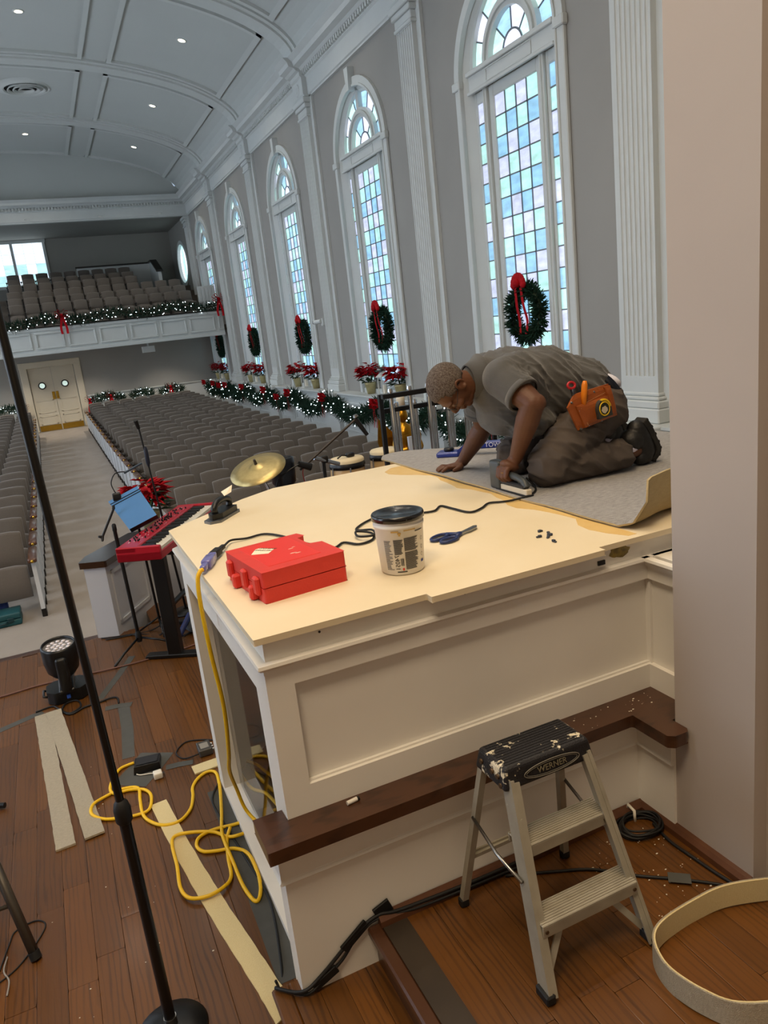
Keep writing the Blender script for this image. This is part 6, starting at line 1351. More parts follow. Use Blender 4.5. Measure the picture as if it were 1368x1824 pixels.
# tripod stand with empty clip
ts = empty('clip_stand', (0.278, 5.70, 0), label='black tripod microphone stand with an empty clip near the keyboard', cat='microphone stand')
m_ = MB(); m_.cyl((0.278, 5.70, 0.06), (0.262, 5.70, 0.94), 0.014, n=10); m_.build('pole', M_BLACK, ts, True)
m_ = MB(); m_.lathe([(0.018, 0), (0.024, 0.02), (0.022, 0.07), (0.012, 0.09)], (0.278, 5.70, 0.05), 12); m_.build('hub', M_RUBBER, ts, True)
for (x, y) in ((0.067, 5.43), (0.518, 5.585), (0.25, 5.99)):
    m_ = MB(); m_.tube([(0.278, 5.70, 0.085), (lerp(0.278, x, 0.6), lerp(5.70, y, 0.6), 0.05), (x, y, 0.012)], 0.009, 8); m_.build('leg', M_BLACK, ts, True)
m_ = MB(); m_.lathe([(0.011, 0), (0.016, 0.01), (0.016, 0.05), (0.01, 0.06)], (0.263, 5.70, 0.92), 12); m_.build('clutch', M_RUBBER, ts, True)
m_ = MB(); m_.cyl((0.17, 5.68, 0.905), (0.285, 5.72, 1.085), 0.009, n=8); m_.build('short_boom', M_BLACK, ts, True)
for (p, q_) in (((0.17, 5.68, 0.905), (0.145, 5.67, 0.915)), ((0.17, 5.68, 0.905), (0.165, 5.66, 0.88)), ((0.285, 5.72, 1.085), (0.29, 5.72, 1.11))): m_ = MB(); m_.cyl(p, q_, 0.012, 0.008, 8); m_.build('clip_jaw', M_RUBBER, ts, True)
# music stand with clip lamp
mu = empty('music_stand', (0.47, 5.95, 0), label='black music stand with painted sky reflection on its desk and gooseneck lamp', cat='music stand')
c0, c1, c2, c3 = Vector((0.367, 5.60, 0.914)), Vector((0.572, 5.60, 0.98)), Vector((0.485, 5.83, 1.20)), Vector((0.264, 5.83, 1.125))
n_ = (c1 - c0).cross(c3 - c0).normalized(); m_ = MB(); m_.add([c0, c1, c2, c3, c0 - n_ * 0.006, c1 - n_ * 0.006, c2 - n_ * 0.006, c3 - n_ * 0.006], [(0, 1, 2, 3), (7, 6, 5, 4), (0, 4, 5, 1), (1, 5, 6, 2), (2, 6, 7, 3), (3, 7, 4, 0)]); m_.build('desk', mat('black_with_painted_sky', '4a7fb8', 0.28, coat=0.4), mu, True)  # black desk; the sky it reflects is painted in as blue base colour
m_ = MB()
for t in (0.84, 0.90): a = c0.lerp(c3, t) + n_ * 0.003; b = c1.lerp(c2, t) + n_ * 0.003; m_.tube([a, b], 0.003, 5)
m_.build('desk_crease', M_BLACK, mu, True)
m_ = MB(); cl = c0 + n_ * 0.0; m_.add([c0, c1, c1 + n_ * 0.05, c0 + n_ * 0.05], [(0, 1, 2, 3)]); m_.build('lip', M_BLACK, mu, True)
m_ = MB(); m_.cyl((0.47, 5.95, 0.03), (0.43, 5.74, 1.03), 0.010, n=10); m_.build('pole', M_BLACK, mu, True)
for k in range(3): a = 2 * PI * k / 3 + 0.5; m_ = MB(); m_.tube([(0.47, 5.95, 0.12), (0.47 + 0.18 * math.cos(a), 5.95 + 0.18 * math.sin(a), 0.01)], 0.008, 6); m_.build('leg', M_BLACK, mu, True)
m_ = MB(); tp_ = c3.lerp(c2, 0.3); m_.rbox(tp_.x - 0.03, tp_.x + 0.03, tp_.y - 0.02, tp_.y + 0.02, tp_.z - 0.03, tp_.z + 0.03, 0.008, 2); m_.build('lamp_clip', M_BLACK, mu, True)
m_ = MB(); m_.tube(spline([tp_ + Vector((0, 0, 0.02)), tp_ + Vector((-0.02, 0.02, 0.10)), tp_ + Vector((0.02, 0.02, 0.17)), tp_ + Vector((0.09, 0.0, 0.175))], 6), 0.004, 6); m_.build('gooseneck', M_BLACK, mu, True)
m_ = MB(); a = tp_ + Vector((0.08, 0, 0.165)); m_.bbox(0, 0.15, -0.018, 0.018, -0.006, 0.006, 0.003, Matrix.Translation(a) @ Matrix.Rotation(-0.35, 4, 'Y')); m_.build('lamp_bar', mat('blue_black_lamp', '26323f', 0.3), mu, True)
# tall vocal microphone stand behind the keyboard
vs_ = empty('vocal_stand', (0.70, 6.25, 0), label='tall thin microphone stand behind the red poinsettia', cat='microphone stand')
m_ = MB(); m_.cyl((0.72, 6.25, 0.02), (0.66, 6.25, 0.95), 0.010, n=10); m_.build('lower_tube', M_BLACK, vs_, True)
m_ = MB(); m_.cyl((0.66, 6.25, 0.93), (0.615, 6.25, 1.60), 0.007, n=10); m_.build('upper_tube', M_BLACK, vs_, True)
m_ = MB(); m_.lathe([(0, 0), (0.13, 0), (0.13, 0.012), (0.02, 0.03)], (0.72, 6.25, 0.001), 24); m_.build('base', M_BLACK, vs_, True)
m_ = MB(); m_.lathe([(0.009, 0), (0.017, 0.03), (0.017, 0.13), (0.009, 0.16)], (0.637, 6.25, 1.27), 12); m_.build('clutch', mat('navy_rubber', '151a2c', 0.5), vs_, True)
m_ = MB(); m_.cyl((0.615, 6.25, 1.58), (0.60, 6.22, 1.65), 0.014, 0.018, 10); m_.build('clip', M_RUBBER, vs_, True)

# ================================================================ percussion beyond the platform
M_BRZ = mat('bronze_cymbal', 'b9a672', 0.38, metal=0.8, var=0.4, vscale=40, col2='94814f'); M_SHELL = mat('pale_wood_shell', 'c9a878', 0.35, var=0.5, vscale=3, col2='a8854f', stretch=(6, 6, 1), coat=0.4); M_SKIN = mat('drum_skin', 'd9c8a4', 0.6, var=0.2, vscale=10); M_CHR = mat('chrome', 'c4c6c8', 0.12, metal=1.0)
cy = empty('cymbal', (1.14, 4.72, 1.365), label='bronze cymbal on a chrome boom beyond the platform edge', cat='cymbal')
Mc = Matrix.Rotation(math.radians(-17), 3, 'Y') @ Matrix.Rotation(math.radians(17), 3, 'X')
m_ = MB(); m_.lathe([(0.006, 0.030), (0.03, 0.028), (0.045, 0.016), (0.06, 0.012), (0.12, 0.004), (0.185, -0.010), (0.185, -0.013), (0.12, 0.001), (0.045, 0.012), (0.006, 0.026)], (1.14, 4.72, 1.365), 40, Mc); m_.build('plate', M_BRZ, cy, True)
m_ = MB(); a = Vector((1.14, 4.72, 1.365)); m_.cyl(a + Mc @ Vector((0, 0, 0.02)), a + Mc @ Vector((0, 0, 0.065)), 0.012, 0.008, 10); m_.build('wing_nut', mat('dark_chrome', '5a5450', 0.3, metal=0.9), cy, True)
m_ = MB(); m_.tube([a + Mc @ Vector((0, 0, 0.01)), Vector((1.20, 4.74, 1.20)), Vector((1.21, 4.74, 1.10))], 0.009, 8); m_.build('tilter_arm', M_CHR, cy, True)
m_ = MB(); m_.rbox(1.18, 1.25, 4.71, 4.77, 1.08, 1.14, 0.012, 2); m_.build('clamp', M_CHR, cy, True)
m_ = MB(); m_.cyl((1.215, 4.74, 1.1), (1.215, 4.74, 0.03), 0.012, n=10)
m_.build('pole', M_CHR, cy, True)
for k in range(3): t = 2 * PI * k / 3; m_ = MB(); m_.cyl((1.215, 4.74, 0.28), (1.215 + 0.26 * math.cos(t), 4.74 + 0.26 * math.sin(t), 0.012), 0.010, n=8); m_.build('leg', M_CHR, cy, True)
fn = empty('floor_fan', (1.30, 4.78, 0), label='black drum shaped fan on a stand behind the cymbal', cat='fan')
m_ = MB(); m_.lathe([(0, 0.0), (0.06, 0.0), (0.080, 0.03), (0.086, 0.15), (0.080, 0.19), (0.070, 0.195), (0.066, 0.15)], (1.32, 4.78, 1.20), 24); m_.build('housing', mat('near_black_blue', '0a0d16', 0.3), fn, True)
for k in range(6): t = 2 * PI * k / 6; m_ = MB(); m_.box(0.008, 0.056, -0.01, 0.01, 0.145, 0.148, Matrix.Translation((1.32, 4.78, 1.20)) @ Matrix.Rotation(t, 4, 'Z')); m_.build('blade', M_BLACK, fn, True)
m_ = MB(); m_.cyl((1.32, 4.78, 1.2), (1.32, 4.78, 0.03), 0.016, n=10); m_.build('pole', M_BLACK, fn, True); m_ = MB(); m_.lathe([(0, 0), (0.15, 0), (0.15, 0.015), (0.02, 0.03)], (1.32, 4.78, 0.001), 24); m_.build('base', M_BLACK, fn, True)
gm = empty('gooseneck_microphone', (1.40, 4.72, 0), label='small gooseneck microphone curving over the black fan', cat='microphone')
m_ = MB(); m_.tube(spline([(1.24, 4.70, 1.10), (1.25, 4.70, 1.25), (1.33, 4.70, 1.31), (1.42, 4.70, 1.345)], 6), 0.005, 6); m_.build('gooseneck', M_BLACK, gm, True); m_ = MB(); m_.cyl((1.41, 4.70, 1.345), (1.49, 4.70, 1.31), 0.02, 0.026, 12); m_.build('capsule', M_BLACK, gm, True); m_ = MB(); m_.cyl((1.24, 4.70, 1.1), (1.24, 4.70, 0.03), 0.008, n=8); m_.build('pole', M_BLACK, gm, True); m_ = MB(); m_.lathe([(0, 0), (0.1, 0), (0.1, 0.015), (0.02, 0.03)], (1.24, 4.70, 0.001), 20); m_.build('base', M_BLACK, gm, True)
bs = empty('boom_stand', (1.56, 4.75, 0), label='boom stand angled up with a black microphone at its tip', cat='microphone stand')
m_ = MB(); m_.cyl((1.42, 4.72, 1.30), (1.86, 4.72, 1.575), 0.0085, n=10); m_.build('boom', mat('dark_boom', '2e2622', 0.4), bs, True)
m_ = MB(); m_.cyl((1.855, 4.72, 1.565), (1.915, 4.70, 1.455), 0.018, 0.013, 12); m_.build('microphone_body', M_BLACK, bs, True); m_ = MB(); m_.cyl((1.855, 4.72, 1.585), (1.85, 4.72, 1.60), 0.02, 0.015, 10); m_.build('clip', M_STEEL, bs, True)
m_ = MB(); m_.cyl((1.53, 4.73, 1.36), (1.71, 4.76, 1.285), 0.014, n=10); m_.build('counter_arm', mat('silver_tube', '9aa0a8', 0.25, metal=0.8), bs, True)
m_ = MB(); m_.cyl((1.60, 4.75, 1.34), (1.56, 4.75, 0.05), 0.012, n=10); m_.build('pole', M_BLACK, bs, True); m_ = MB(); m_.rbox(1.585, 1.63, 4.73, 4.77, 1.31, 1.36, 0.01, 2); m_.build('swivel', M_RUBBER, bs, True)
for k in range(3): t = 2 * PI * k / 3 + 0.4; m_ = MB(); m_.cyl((1.56, 4.75, 0.30), (1.56 + 0.26 * math.cos(t), 4.75 + 0.26 * math.sin(t), 0.012), 0.009, n=8); m_.build('leg', M_BLACK, bs, True)
cable('thin_stand_cable', [(1.44, 4.70, 1.31), (1.43, 4.70, 1.25), (1.47, 4.72, 1.0), (1.47, 4.74, 0.4), (1.50, 4.75)], 0.003, mat('red_cable', '7c2026', 0.5), 'thin red cable hanging from the boom end')
def conga(x, y, z, r, label):
    c = empty('conga_drum', (x, y, 0), label=label, cat='drum', group='conga drums')
    H = 0.72; m_ = MB(); m_.lathe([(r * 0.72, -H), (r * 0.95, -H * 0.7), (r * 1.12, -H * 0.42), (r * 1.08, -0.18), (r * 0.98, -0.03)], (x, y, z), 28); m_.build('shell', M_SHELL, c, True)
    m_ = MB(); m_.lathe([(r * 0.98, -0.075), (r * 1.06, -0.075), (r * 1.07, -0.05), (r * 1.0, -0.03)], (x, y, z), 28); m_.build('tension_ring', M_BLACK, c, True)
    m_ = MB(); m_.lathe([(0, 0.0), (r * 0.93, 0.0), (r * 1.01, -0.012), (r * 1.0, -0.035)], (x, y, z), 28); m_.build('head', M_SKIN, c, True)
    for k in range(6):
        t = 2 * PI * k / 6 + 0.3; cx, cy_ = x + r * 1.08 * math.cos(t), y + r * 1.08 * math.sin(t); m_ = MB(); m_.cyl((cx, cy_, z - 0.06), (x + r * 1.14 * math.cos(t), y + r * 1.14 * math.sin(t), z - 0.20), 0.007, n=8); m_.build('lug', M_CHR, c, True)
    for k in range(3): t = 2 * PI * k / 3; m_ = MB(); m_.cyl((x + r * 0.95 * math.cos(t), y + r * 0.95 * math.sin(t), z - 0.55), (x + (r + 0.1) * math.cos(t), y + (r + 0.1) * math.sin(t), 0.012), 0.012, n=8); m_.build('stand_leg', M_CHR, c, True)
conga(2.08, 5.6, 1.165, 0.138, 'conga drum with a black clip on its skin, beside the boom stand'); conga(2.44, 5.65, 1.17, 0.125, 'conga drum half hidden by the carpet edge beside the chimes')
dc = empty('drum_clip', (2.10, 5.60, 1.166), label='black clip microphone lying on the conga skin', cat='microphone')
m_ = MB(); m_.rbox(2.08, 2.15, 5.58, 5.63, 1.167, 1.20, 0.012, 2); m_.build('body', M_BLACK, dc, True); m_ = MB(); m_.tube([(2.09, 5.6, 1.18), (2.04, 5.6, 1.19), (2.0, 5.59, 1.172)], 0.006, 6); m_.build('arm', M_BLACK, dc, True)
# tubular chimes
tb = empty('tubular_chimes', (2.6, 4.95, 0), label='tubular chimes in a black frame behind the kneeling worker', cat='chimes')
CH = []
for s_ in (2.145, 3.06): m_ = MB(); m_.bbox(s_ - 0.016, s_ + 0.016, 4.93, 4.96, 0.04, 1.685, 0.003); m_.build('frame_post', M_BLACK, tb, True)
m_ = MB(); m_.bbox(2.13, 3.075, 4.86, 4.90, 1.655, 1.69, 0.003); m_.build('upper_rail', M_BLACK, tb, True)
m_ = MB(); m_.bbox(2.13, 3.075, 4.95, 4.99, 1.545, 1.578, 0.003); m_.build('lower_rail', M_BLACK, tb, True)
for s_ in (2.145, 3.06): m_ = MB(); m_.bbox(s_ - 0.02, s_ + 0.02, 4.65, 5.25, 0.02, 0.06, 0.004); m_.build('foot', M_BLACK, tb, True)
m_ = MB(); m_.bbox(2.14, 3.07, 4.93, 4.96, 0.20, 0.24, 0.003); m_.build('bottom_rail', M_BLACK, tb, True)
for k in range(11):
    x = 2.20 + 0.0745 * k; back = (k % 2 == 1); z1 = 1.59 if back else 1.70; y = 4.97 if back else 4.88
    m_ = MB(); m_.cyl((x, y, 0.35 + 0.02 * k), (x, y, z1), 0.018, n=14); m_.build('tube', M_CHR, tb, True); m_ = MB(); m_.cyl((x, y, z1), (x, y, z1 + 0.022), 0.021, 0.017, 14); m_.build('tube_cap', M_CHR, tb, True)
# gold figure candle holder
au = empty('gold_figure', (3.08, 6.60, 0), label='golden robed figure candle holder with a cream pillar candle behind the chimes', cat='figure')
M_GOLD = mat('gold_leaf', 'b8862a', 0.28, metal=1.0, var=0.5, vscale=18, col2='8a5f14', bump=0.5, bscale=30)
m_ = MB(); m_.lathe([(0, 0.0), (0.17, 0.0), (0.16, 0.25), (0.14, 0.6), (0.115, 0.85), (0.085, 1.05), (0.10, 1.12), (0.075, 1.19), (0.035, 1.215), (0.035, 1.235), (0.05, 1.25), (0.056, 1.29), (0.05, 1.33), (0.02, 1.35), (0.0, 1.35)], (3.07, 6.60, 0.001), 20); m_.v = [(x + 0.01 * math.sin(9 * math.atan2(y - 6.6, x - 3.07)) * (1 if z < 1.0 else 0), y, z) for x, y, z in m_.v]; m_.build('robe', M_GOLD, au, True)
for s_ in (-1, 1): m_ = MB(); m_.tube(spline([(3.07 + s_ * 0.09, 6.58, 1.13), (3.07 + s_ * 0.13, 6.52, 0.98), (3.07 + s_ * 0.03, 6.47, 0.98)], 6), 0.03, 8, radii=None); m_.build('arm', M_GOLD, au, True)
for s_ in (-1, 1): m_ = MB(); m_.add([(3.07 + s_ * 0.05, 6.68, 1.10), (3.07 + s_ * 0.20, 6.72, 1.28), (3.07 + s_ * 0.23, 6.72, 1.05), (3.07 + s_ * 0.16, 6.70, 0.70), (3.07 + s_ * 0.06, 6.68, 0.85)], [(0, 1, 2, 3, 4)]); o = m_.build('wing', M_GOLD, au, True); sm = o.modifiers.new('thick', 'SOLIDIFY'); sm.thickness = 0.02
m_ = MB(); m_.box(3.04, 3.11, 6.44, 6.47, 0.93, 1.10); m_.build('scroll', mat('pale_scroll', 'b8c2d2', 0.5), au, True)
m_ = MB(); m_.lathe([(0.02, 1.35), (0.05, 1.36), (0.055, 1.375), (0, 1.38)], (3.07, 6.60, 0), 16); m_.build('candle_cup', M_GOLD, au, True)
m_ = MB(); m_.lathe([(0, 0), (0.042, 0), (0.042, 0.13), (0.036, 0.135), (0, 0.128)], (3.07, 6.60, 1.38), 18); m_.build('candle', mat('candle_wax', 'e8e0cc', 0.5), au, True)
m_ = MB(); m_.cyl((3.07, 6.6, 1.51), (3.07, 6.6, 1.525), 0.002, n=5); m_.build('wick', M_BLACK, au, True)

# ================================================================ tools on the carpet: knee kicker and stapler
kk = empty('knee_kicker', (2.2, 3.9, ZP + 0.01), label='blue knee kicker lying on the carpet behind the worker', cat='carpet kicker')
M_KB = mat('blue_enamel', '1d2f7c', 0.35, coat=0.3); ka = math.atan2(3.62 - 3.95, 2.42 - 2.06); Mk2 = Matrix.Translation((2.07, 3.955, ZP + 0.012)) @ Matrix.Rotation(ka, 4, 'Z')
m_ = MB(); m_.bbox(-0.02, 0.12, -0.05, 0.05, 0.0, 0.035, 0.01, Mk2); m_.build('head', M_KB, kk, True)
m_ = MB(); m_.lathe([(0, 0.02), (0.028, 0.02), (0.032, 0.01), (0.028, 0), (0, 0)], (Mk2 @ Vector((0.05, 0, 0.035))), 18); m_.build('dial', M_BLACK, kk, True)
m_ = MB(); m_.add([Mk2 @ Vector(p) for p in ((0.11, -0.03, 0.0), (0.11, 0.03, 0.0), (0.17, 0.025, 0.045), (0.17, -0.025, 0.045), (0.10, -0.03, 0.034), (0.10, 0.03, 0.034), (0.155, 0.025, 0.078), (0.155, -0.025, 0.078))], [(0, 1, 2, 3), (7, 6, 5, 4), (0, 4, 5, 1), (1, 5, 6, 2), (2, 6, 7, 3), (3, 7, 4, 0)]); m_.build('neck', M_KB, kk, True)
m_ = MB(); m_.bbox(0.155, 0.40, -0.026, 0.026, 0.042, 0.082, 0.006, Mk2); m_.build('sleeve', M_KB, kk, True)
m_ = MB(); m_.bbox(0.40, 0.52, -0.019, 0.019, 0.046, 0.076, 0.004, Mk2); m_.build('tube', M_STEEL, kk, True)
m_ = MB(); m_.rbox(0.52, 0.60, -0.07, 0.07, 0.005, 0.11, 0.025, 3, Mk2); m_.build('knee_pad', M_BLACK, kk, True)
me = text_mesh('TOWN', 0.036); me.transform(Mk2 @ Matrix.Translation((0.33, -0.0268, 0.062)) @ Matrix.Rotation(PI / 2, 4, 'X')); link('lettering', me, mat('white_print', 'dcdce6', 0.5), kk, True)
sg = empty('electric_stapler', (1.855, 2.86, ZP + 0.01), label='dark electric carpet stapler gripped in the near hand', cat='stapler')
M_SG = mat('charcoal_tool_body', '3a3f42', 0.4); M_SGD = mat('dark_tool_grip', '15161a', 0.5); zc = ZP + 0.013
m_ = MB(); m_.bbox(1.838, 1.868, 2.74, 2.965, zc + 0.004, zc + 0.030, 0.003); m_.build('magazine', mat('pale_metal_bar', 'cfc4b0', 0.4), sg, True)
m_ = MB(); m_.bbox(1.832, 1.874, 2.735, 2.985, zc - 0.002, zc + 0.006, 0.002); m_.bbox(1.836, 1.872, 2.76, 2.99, zc + 0.030, zc + 0.050, 0.006); m_.build('base_frame', M_SGD, sg, True)
m_ = MB(); m_.rbox(1.83, 1.878, 2.945, 3.03, zc + 0.0, zc + 0.135, 0.012, 3); m_.build('motor_nose', M_SG, sg, True)
m_ = MB(); m_.tube(spline([(1.855, 2.99, zc + 0.072), (1.857, 2.93, zc + 0.076), (1.857, 2.84, zc + 0.072), (1.856, 2.785, zc + 0.060), (1.855, 2.762, zc + 0.035)], 6), 0.0165, 10); m_.build('handle', M_SG, sg, True)
m_ = MB(); m_.tube([(1.855, 2.82, zc + 0.075), (1.855, 2.805, zc + 0.045)], 0.010, 8); m_.build('rear_strut', M_SG, sg, True)
m_ = MB(); m_.bbox(1.848, 1.864, 2.93, 2.945, zc + 0.048, zc + 0.078, 0.004); m_.build('trigger', M_SGD, sg, True)
# ================================================================ the kneeling worker
from mathutils import noise as mnoise
def cap(mb, p0, r0, p1, r1, n=18):
    mb.cyl(p0, p1, r0, r1, n); mb.ball(p0, r0, n, 10); mb.ball(p1, r1, n, 10)
def chain(mb, pts, n=14):
    for (a, b) in zip(pts[:-1], pts[1:]): cap(mb, a[0], a[1], b[0], b[1], n)
def frame(U, F):
    U = Vector(U).normalized(); F = Vector(F); F = (F - U * F.dot(U)).normalized(); R_ = F.cross(U)
    return Matrix((R_, F, U)).transposed()      # columns right, forward, up
def remesh(mb, voxel, it=6, fac=0.5):
    me = mb.mesh('blob'); o = bpy.data.objects.new('blob', me); COL.objects.link(o)
    r = o.modifiers.new('r', 'REMESH'); r.mode = 'VOXEL'; r.voxel_size = voxel; r.use_smooth_shade = True
    if it: s_ = o.modifiers.new('s', 'SMOOTH'); s_.factor = fac; s_.iterations = it
    dg = bpy.context.evaluated_depsgraph_get(); out = bpy.data.meshes.new_from_object(o.evaluated_get(dg))
    bpy.data.objects.remove(o); bpy.data.meshes.remove(me)
    for p in out.polygons: p.use_smooth = True
    return out
def displace(me, fn):
    n = [v.normal.copy() for v in me.vertices]
    for v, nn in zip(me.vertices, n): v.co = v.co + nn * fn(v.co)
    me.update(); return me
ZK = ZP + 0.011
PS = empty('person', (2.3, 3.0, ZK), label='person kneeling on the carpet in grey polo shirt and brown work trousers, stapling', cat='person')
M_SKINP = mat('brown_skin', '5e3c29', 0.5, var=0.35, vscale=25, col2='482c1d', bump=0.12, bscale=300, spec=0.4)
M_SHIRT = mat('grey_polo_knit', '4b4a49', 0.9, var=0.3, vscale=18, col2='3c3b3a', bump=0.35, bscale=420, sheen=0.25)
M_TROU = mat('brown_work_twill', '514842', 0.85, var=0.45, vscale=7, col2='413934', bump=0.3, bscale=300, speck=('9d9488', 9, 0.735))
M_SHOE = mat('black_work_leather', '131212', 0.5, var=0.5, vscale=14, col2='24221f', bump=0.2, bscale=60)
HC = Vector((1.722, 3.12, 1.850)); HF = frame((-0.98, 0.0, 0.18), (-0.18, -0.06, -0.98))
def H(r, f, u): return HC + HF @ Vector((r, f, u))      # head coordinates: right, forward, up
sk = MB()
# skull, face and jaw
sk.ball(H(0, -0.012, 0.035), 1.0, 28, 18, (0.076, 0.096, 0.088), HF); sk.ball(H(0, 0.018, -0.02), 1.0, 24, 16, (0.066, 0.074, 0.085), HF); sk.ball(H(0, 0.030, -0.072), 1.0, 20, 12, (0.050, 0.052, 0.042), HF)
sk.ball(H(0, 0.060, -0.092), 1.0, 14, 10, (0.026, 0.024, 0.022), HF)
sk.ball(H(0, 0.074, 0.026), 1.0, 18, 10, (0.052, 0.020, 0.014), HF)                     # brow
chain(sk, [(H(0, 0.086, 0.012), 0.009), (H(0, 0.108, -0.022), 0.013), (H(0, 0.100, -0.030), 0.014)])   # nose
for s_ in (-1, 1):
    sk.ball(H(s_ * 0.014, 0.094, -0.031), 0.0105, 10, 8); sk.ball(H(s_ * 0.040, 0.066, -0.022), 1.0, 12, 8, (0.026, 0.024, 0.022), HF); sk.ball(H(s_ * 0.031, 0.074, 0.008), 1.0, 12, 8, (0.017, 0.013, 0.010), HF)
    # ear: helix ring, lobe, concha
    P = [(H(s_ * (0.080 + 0.010 * math.sin(t)), -0.012 - 0.019 * math.cos(t), 0.002 + 0.031 * math.sin(t)), 0.0062) for t in [2 * PI * i / 12 for i in range(13)]]
    chain(sk, P, 8); sk.ball(H(s_ * 0.078, -0.008, -0.024), 0.011, 8, 6); sk.ball(H(s_ * 0.074, -0.008, 0.0), 1.0, 8, 6, (0.008, 0.016, 0.026), HF)
sk.ball(H(0, 0.088, -0.058), 1.0, 14, 8, (0.026, 0.012, 0.0075), HF); sk.ball(H(0, 0.086, -0.070), 1.0, 14, 8, (0.023, 0.012, 0.0085), HF)   # lips
# neck and trunk core
chain(sk, [(H(0, -0.020, -0.02), 0.060), (H(0, -0.022, -0.085), 0.062), (Vector((1.90, 3.11, 1.875)), 0.075), (Vector((2.02, 3.10, 1.83)), 0.11), (Vector((2.22, 3.09, 1.80)), 0.13), (Vector((2.42, 3.06, 1.70)), 0.12)], 20)
# near (left) arm to the stapler
S_, E_, W_ = Vector((1.885, 2.94, 1.875)), Vector((1.918, 2.765, 1.765)), Vector((1.898, 2.895, 1.512))
chain(sk, [(S_, 0.07), (S_.lerp(E_, 0.5), 0.064), (E_, 0.050)], 20); chain(sk, [(E_, 0.050), (E_.lerp(W_, 0.3), 0.054), (E_.lerp(W_, 0.72), 0.040), (W_, 0.031)], 20)
sk.ball(E_ + Vector((0.01, -0.012, 0.0)), 0.043, 14, 10)
# near hand wrapped round the handle
sk.ball((1.868, 2.908, 1.478), 1.0, 18, 12, (0.048, 0.044, 0.026), Matrix.Rotation(math.radians(28), 3, 'Y'))
chain(sk, [(W_, 0.030), (Vector((1.872, 2.905, 1.482)), 0.030)])
for i, y in enumerate((2.950, 2.927, 2.903, 2.880)):
    L = (0.95, 1.0, 0.97, 0.85)[i]; x0 = 1.832 + (0.004 if i in (0, 3) else 0)
    chain(sk, [(Vector((x0 + 0.022, lerp(2.908, y, 0.8), 1.478)), 0.0125), (Vector((x0, y, 1.466)), 0.0122), (Vector((x0 - 0.008, y, 1.466 - 0.036 * L)), 0.0112), (Vector((x0 + 0.010, y, 1.466 - 0.056 * L)), 0.0102), (Vector((x0 + 0.030, y, 1.466 - 0.058 * L)), 0.0092)], 10)
chain(sk, [(Vector((1.888, 2.925, 1.485)), 0.016), (Vector((1.893, 2.955, 1.468)), 0.014), (Vector((1.884, 2.982, 1.456)), 0.0118), (Vector((1.872, 2.995, 1.450)), 0.010)], 10)
# far (right) arm propping on the carpet
S2, E2, W2 = Vector((1.955, 3.31, 1.835)), Vector((2.058, 3.42, 1.592)), Vector((1.985, 3.548, 1.402))
chain(sk, [(S2, 0.07), (S2.lerp(E2, 0.5), 0.062), (E2, 0.050)], 20); chain(sk, [(E2, 0.050), (E2.lerp(W2, 0.3), 0.053), (E2.lerp(W2, 0.75), 0.038), (W2, 0.031)], 20)
zh = ZK + 0.014
sk.ball((1.938, 3.556, zh + 0.006), 1.0, 18, 12, (0.050, 0.043, 0.018)); chain(sk, [(W2, 0.030), (Vector((1.955, 3.553, zh + 0.010)), 0.022)])
for i, (dy, L, a) in enumerate(((-0.030, 0.066, -0.16), (-0.009, 0.074, -0.04), (0.012, 0.068, 0.06), (0.032, 0.052, 0.2))):
    b0 = Vector((1.905, 3.556 + dy, zh + 0.006)); d = Vector((-math.cos(a), math.sin(a), 0))
    chain(sk, [(b0 + Vector((0.02, 0, 0)), 0.0125), (b0, 0.0118), (b0 + d * L * 0.5 + Vector((0, 0, 0.006)), 0.0105), (b0 + d * L + Vector((0, 0, -0.006)), 0.0088)], 10)
chain(sk, [(Vector((1.955, 3.52, zh + 0.004)), 0.016), (Vector((1.925, 3.497, zh + 0.002)), 0.0135), (Vector((1.895, 3.490, zh - 0.001)), 0.0105)], 10)
# legs core
for y, kx, ax in ((2.83, 2.01, 2.50), (3.17, 2.04, 2.60)):
    hipy = 2.95 if y < 3 else 3.16
    chain(sk, [(Vector((2.42, hipy, 1.66)), 0.10), (Vector((kx, y, ZK + 0.066)), 0.055)], 16); chain(sk, [(Vector((kx, y, ZK + 0.066)), 0.055), (Vector((kx + 0.2, y, ZK + 0.075)), 0.055), (Vector((ax - 0.02, y + 0.005, ZK + 0.078)), 0.037), (Vector((ax + 0.04, y + 0.005, ZK + 0.085)), 0.036)], 16)
body = remesh(sk, 0.0038, 3, 0.45)
link('body', body, M_SKINP, PS, True)
# hair: short grey crop on the crown and back of the head
hm = MB(); n, m = 40, 24; vs = []; ok = []
for j in range(m + 1):
    for i in range(n):
        th = PI * j / m; ph = 2 * PI * i / n; d = Vector((math.sin(th) * math.cos(ph), math.sin(th) * math.sin(ph), math.cos(th)))
        q = Vector((d.x * 0.0785, d.y * 0.0985, d.z * 0.0905)); p = Vector((q.x, q.y - 0.012, q.z + 0.035)); vs.append(H(*p)); line_ = -0.005 + 0.55 * (p.y + 0.01) if p.y > -0.01 else -0.03 + 0.6 * max(0, (p.y + 0.06))
        ok.append(p.z > line_ + 0.012 * math.sin(9 * ph) * 0.3 and not (p.y > 0.055 and p.z < 0.075))
hm.add(vs, [(j * n + i, j * n + (i + 1) % n, (j + 1) * n + (i + 1) % n, (j + 1) * n + i) for j in range(m) for i in range(n) if ok[j * n + i] and ok[(j + 1) * n + i] and ok[j * n + (i + 1) % n] and ok[(j + 1) * n + (i + 1) % n]], True)
hr = hm.build('hair', mat('short_grey_hair', '3f2d22', 0.85, var=0.8, vscale=160, col2='8a8078', bump=1.0, bscale=350), PS, True); sd = hr.modifiers.new('thick', 'SOLIDIFY'); sd.thickness = 0.004
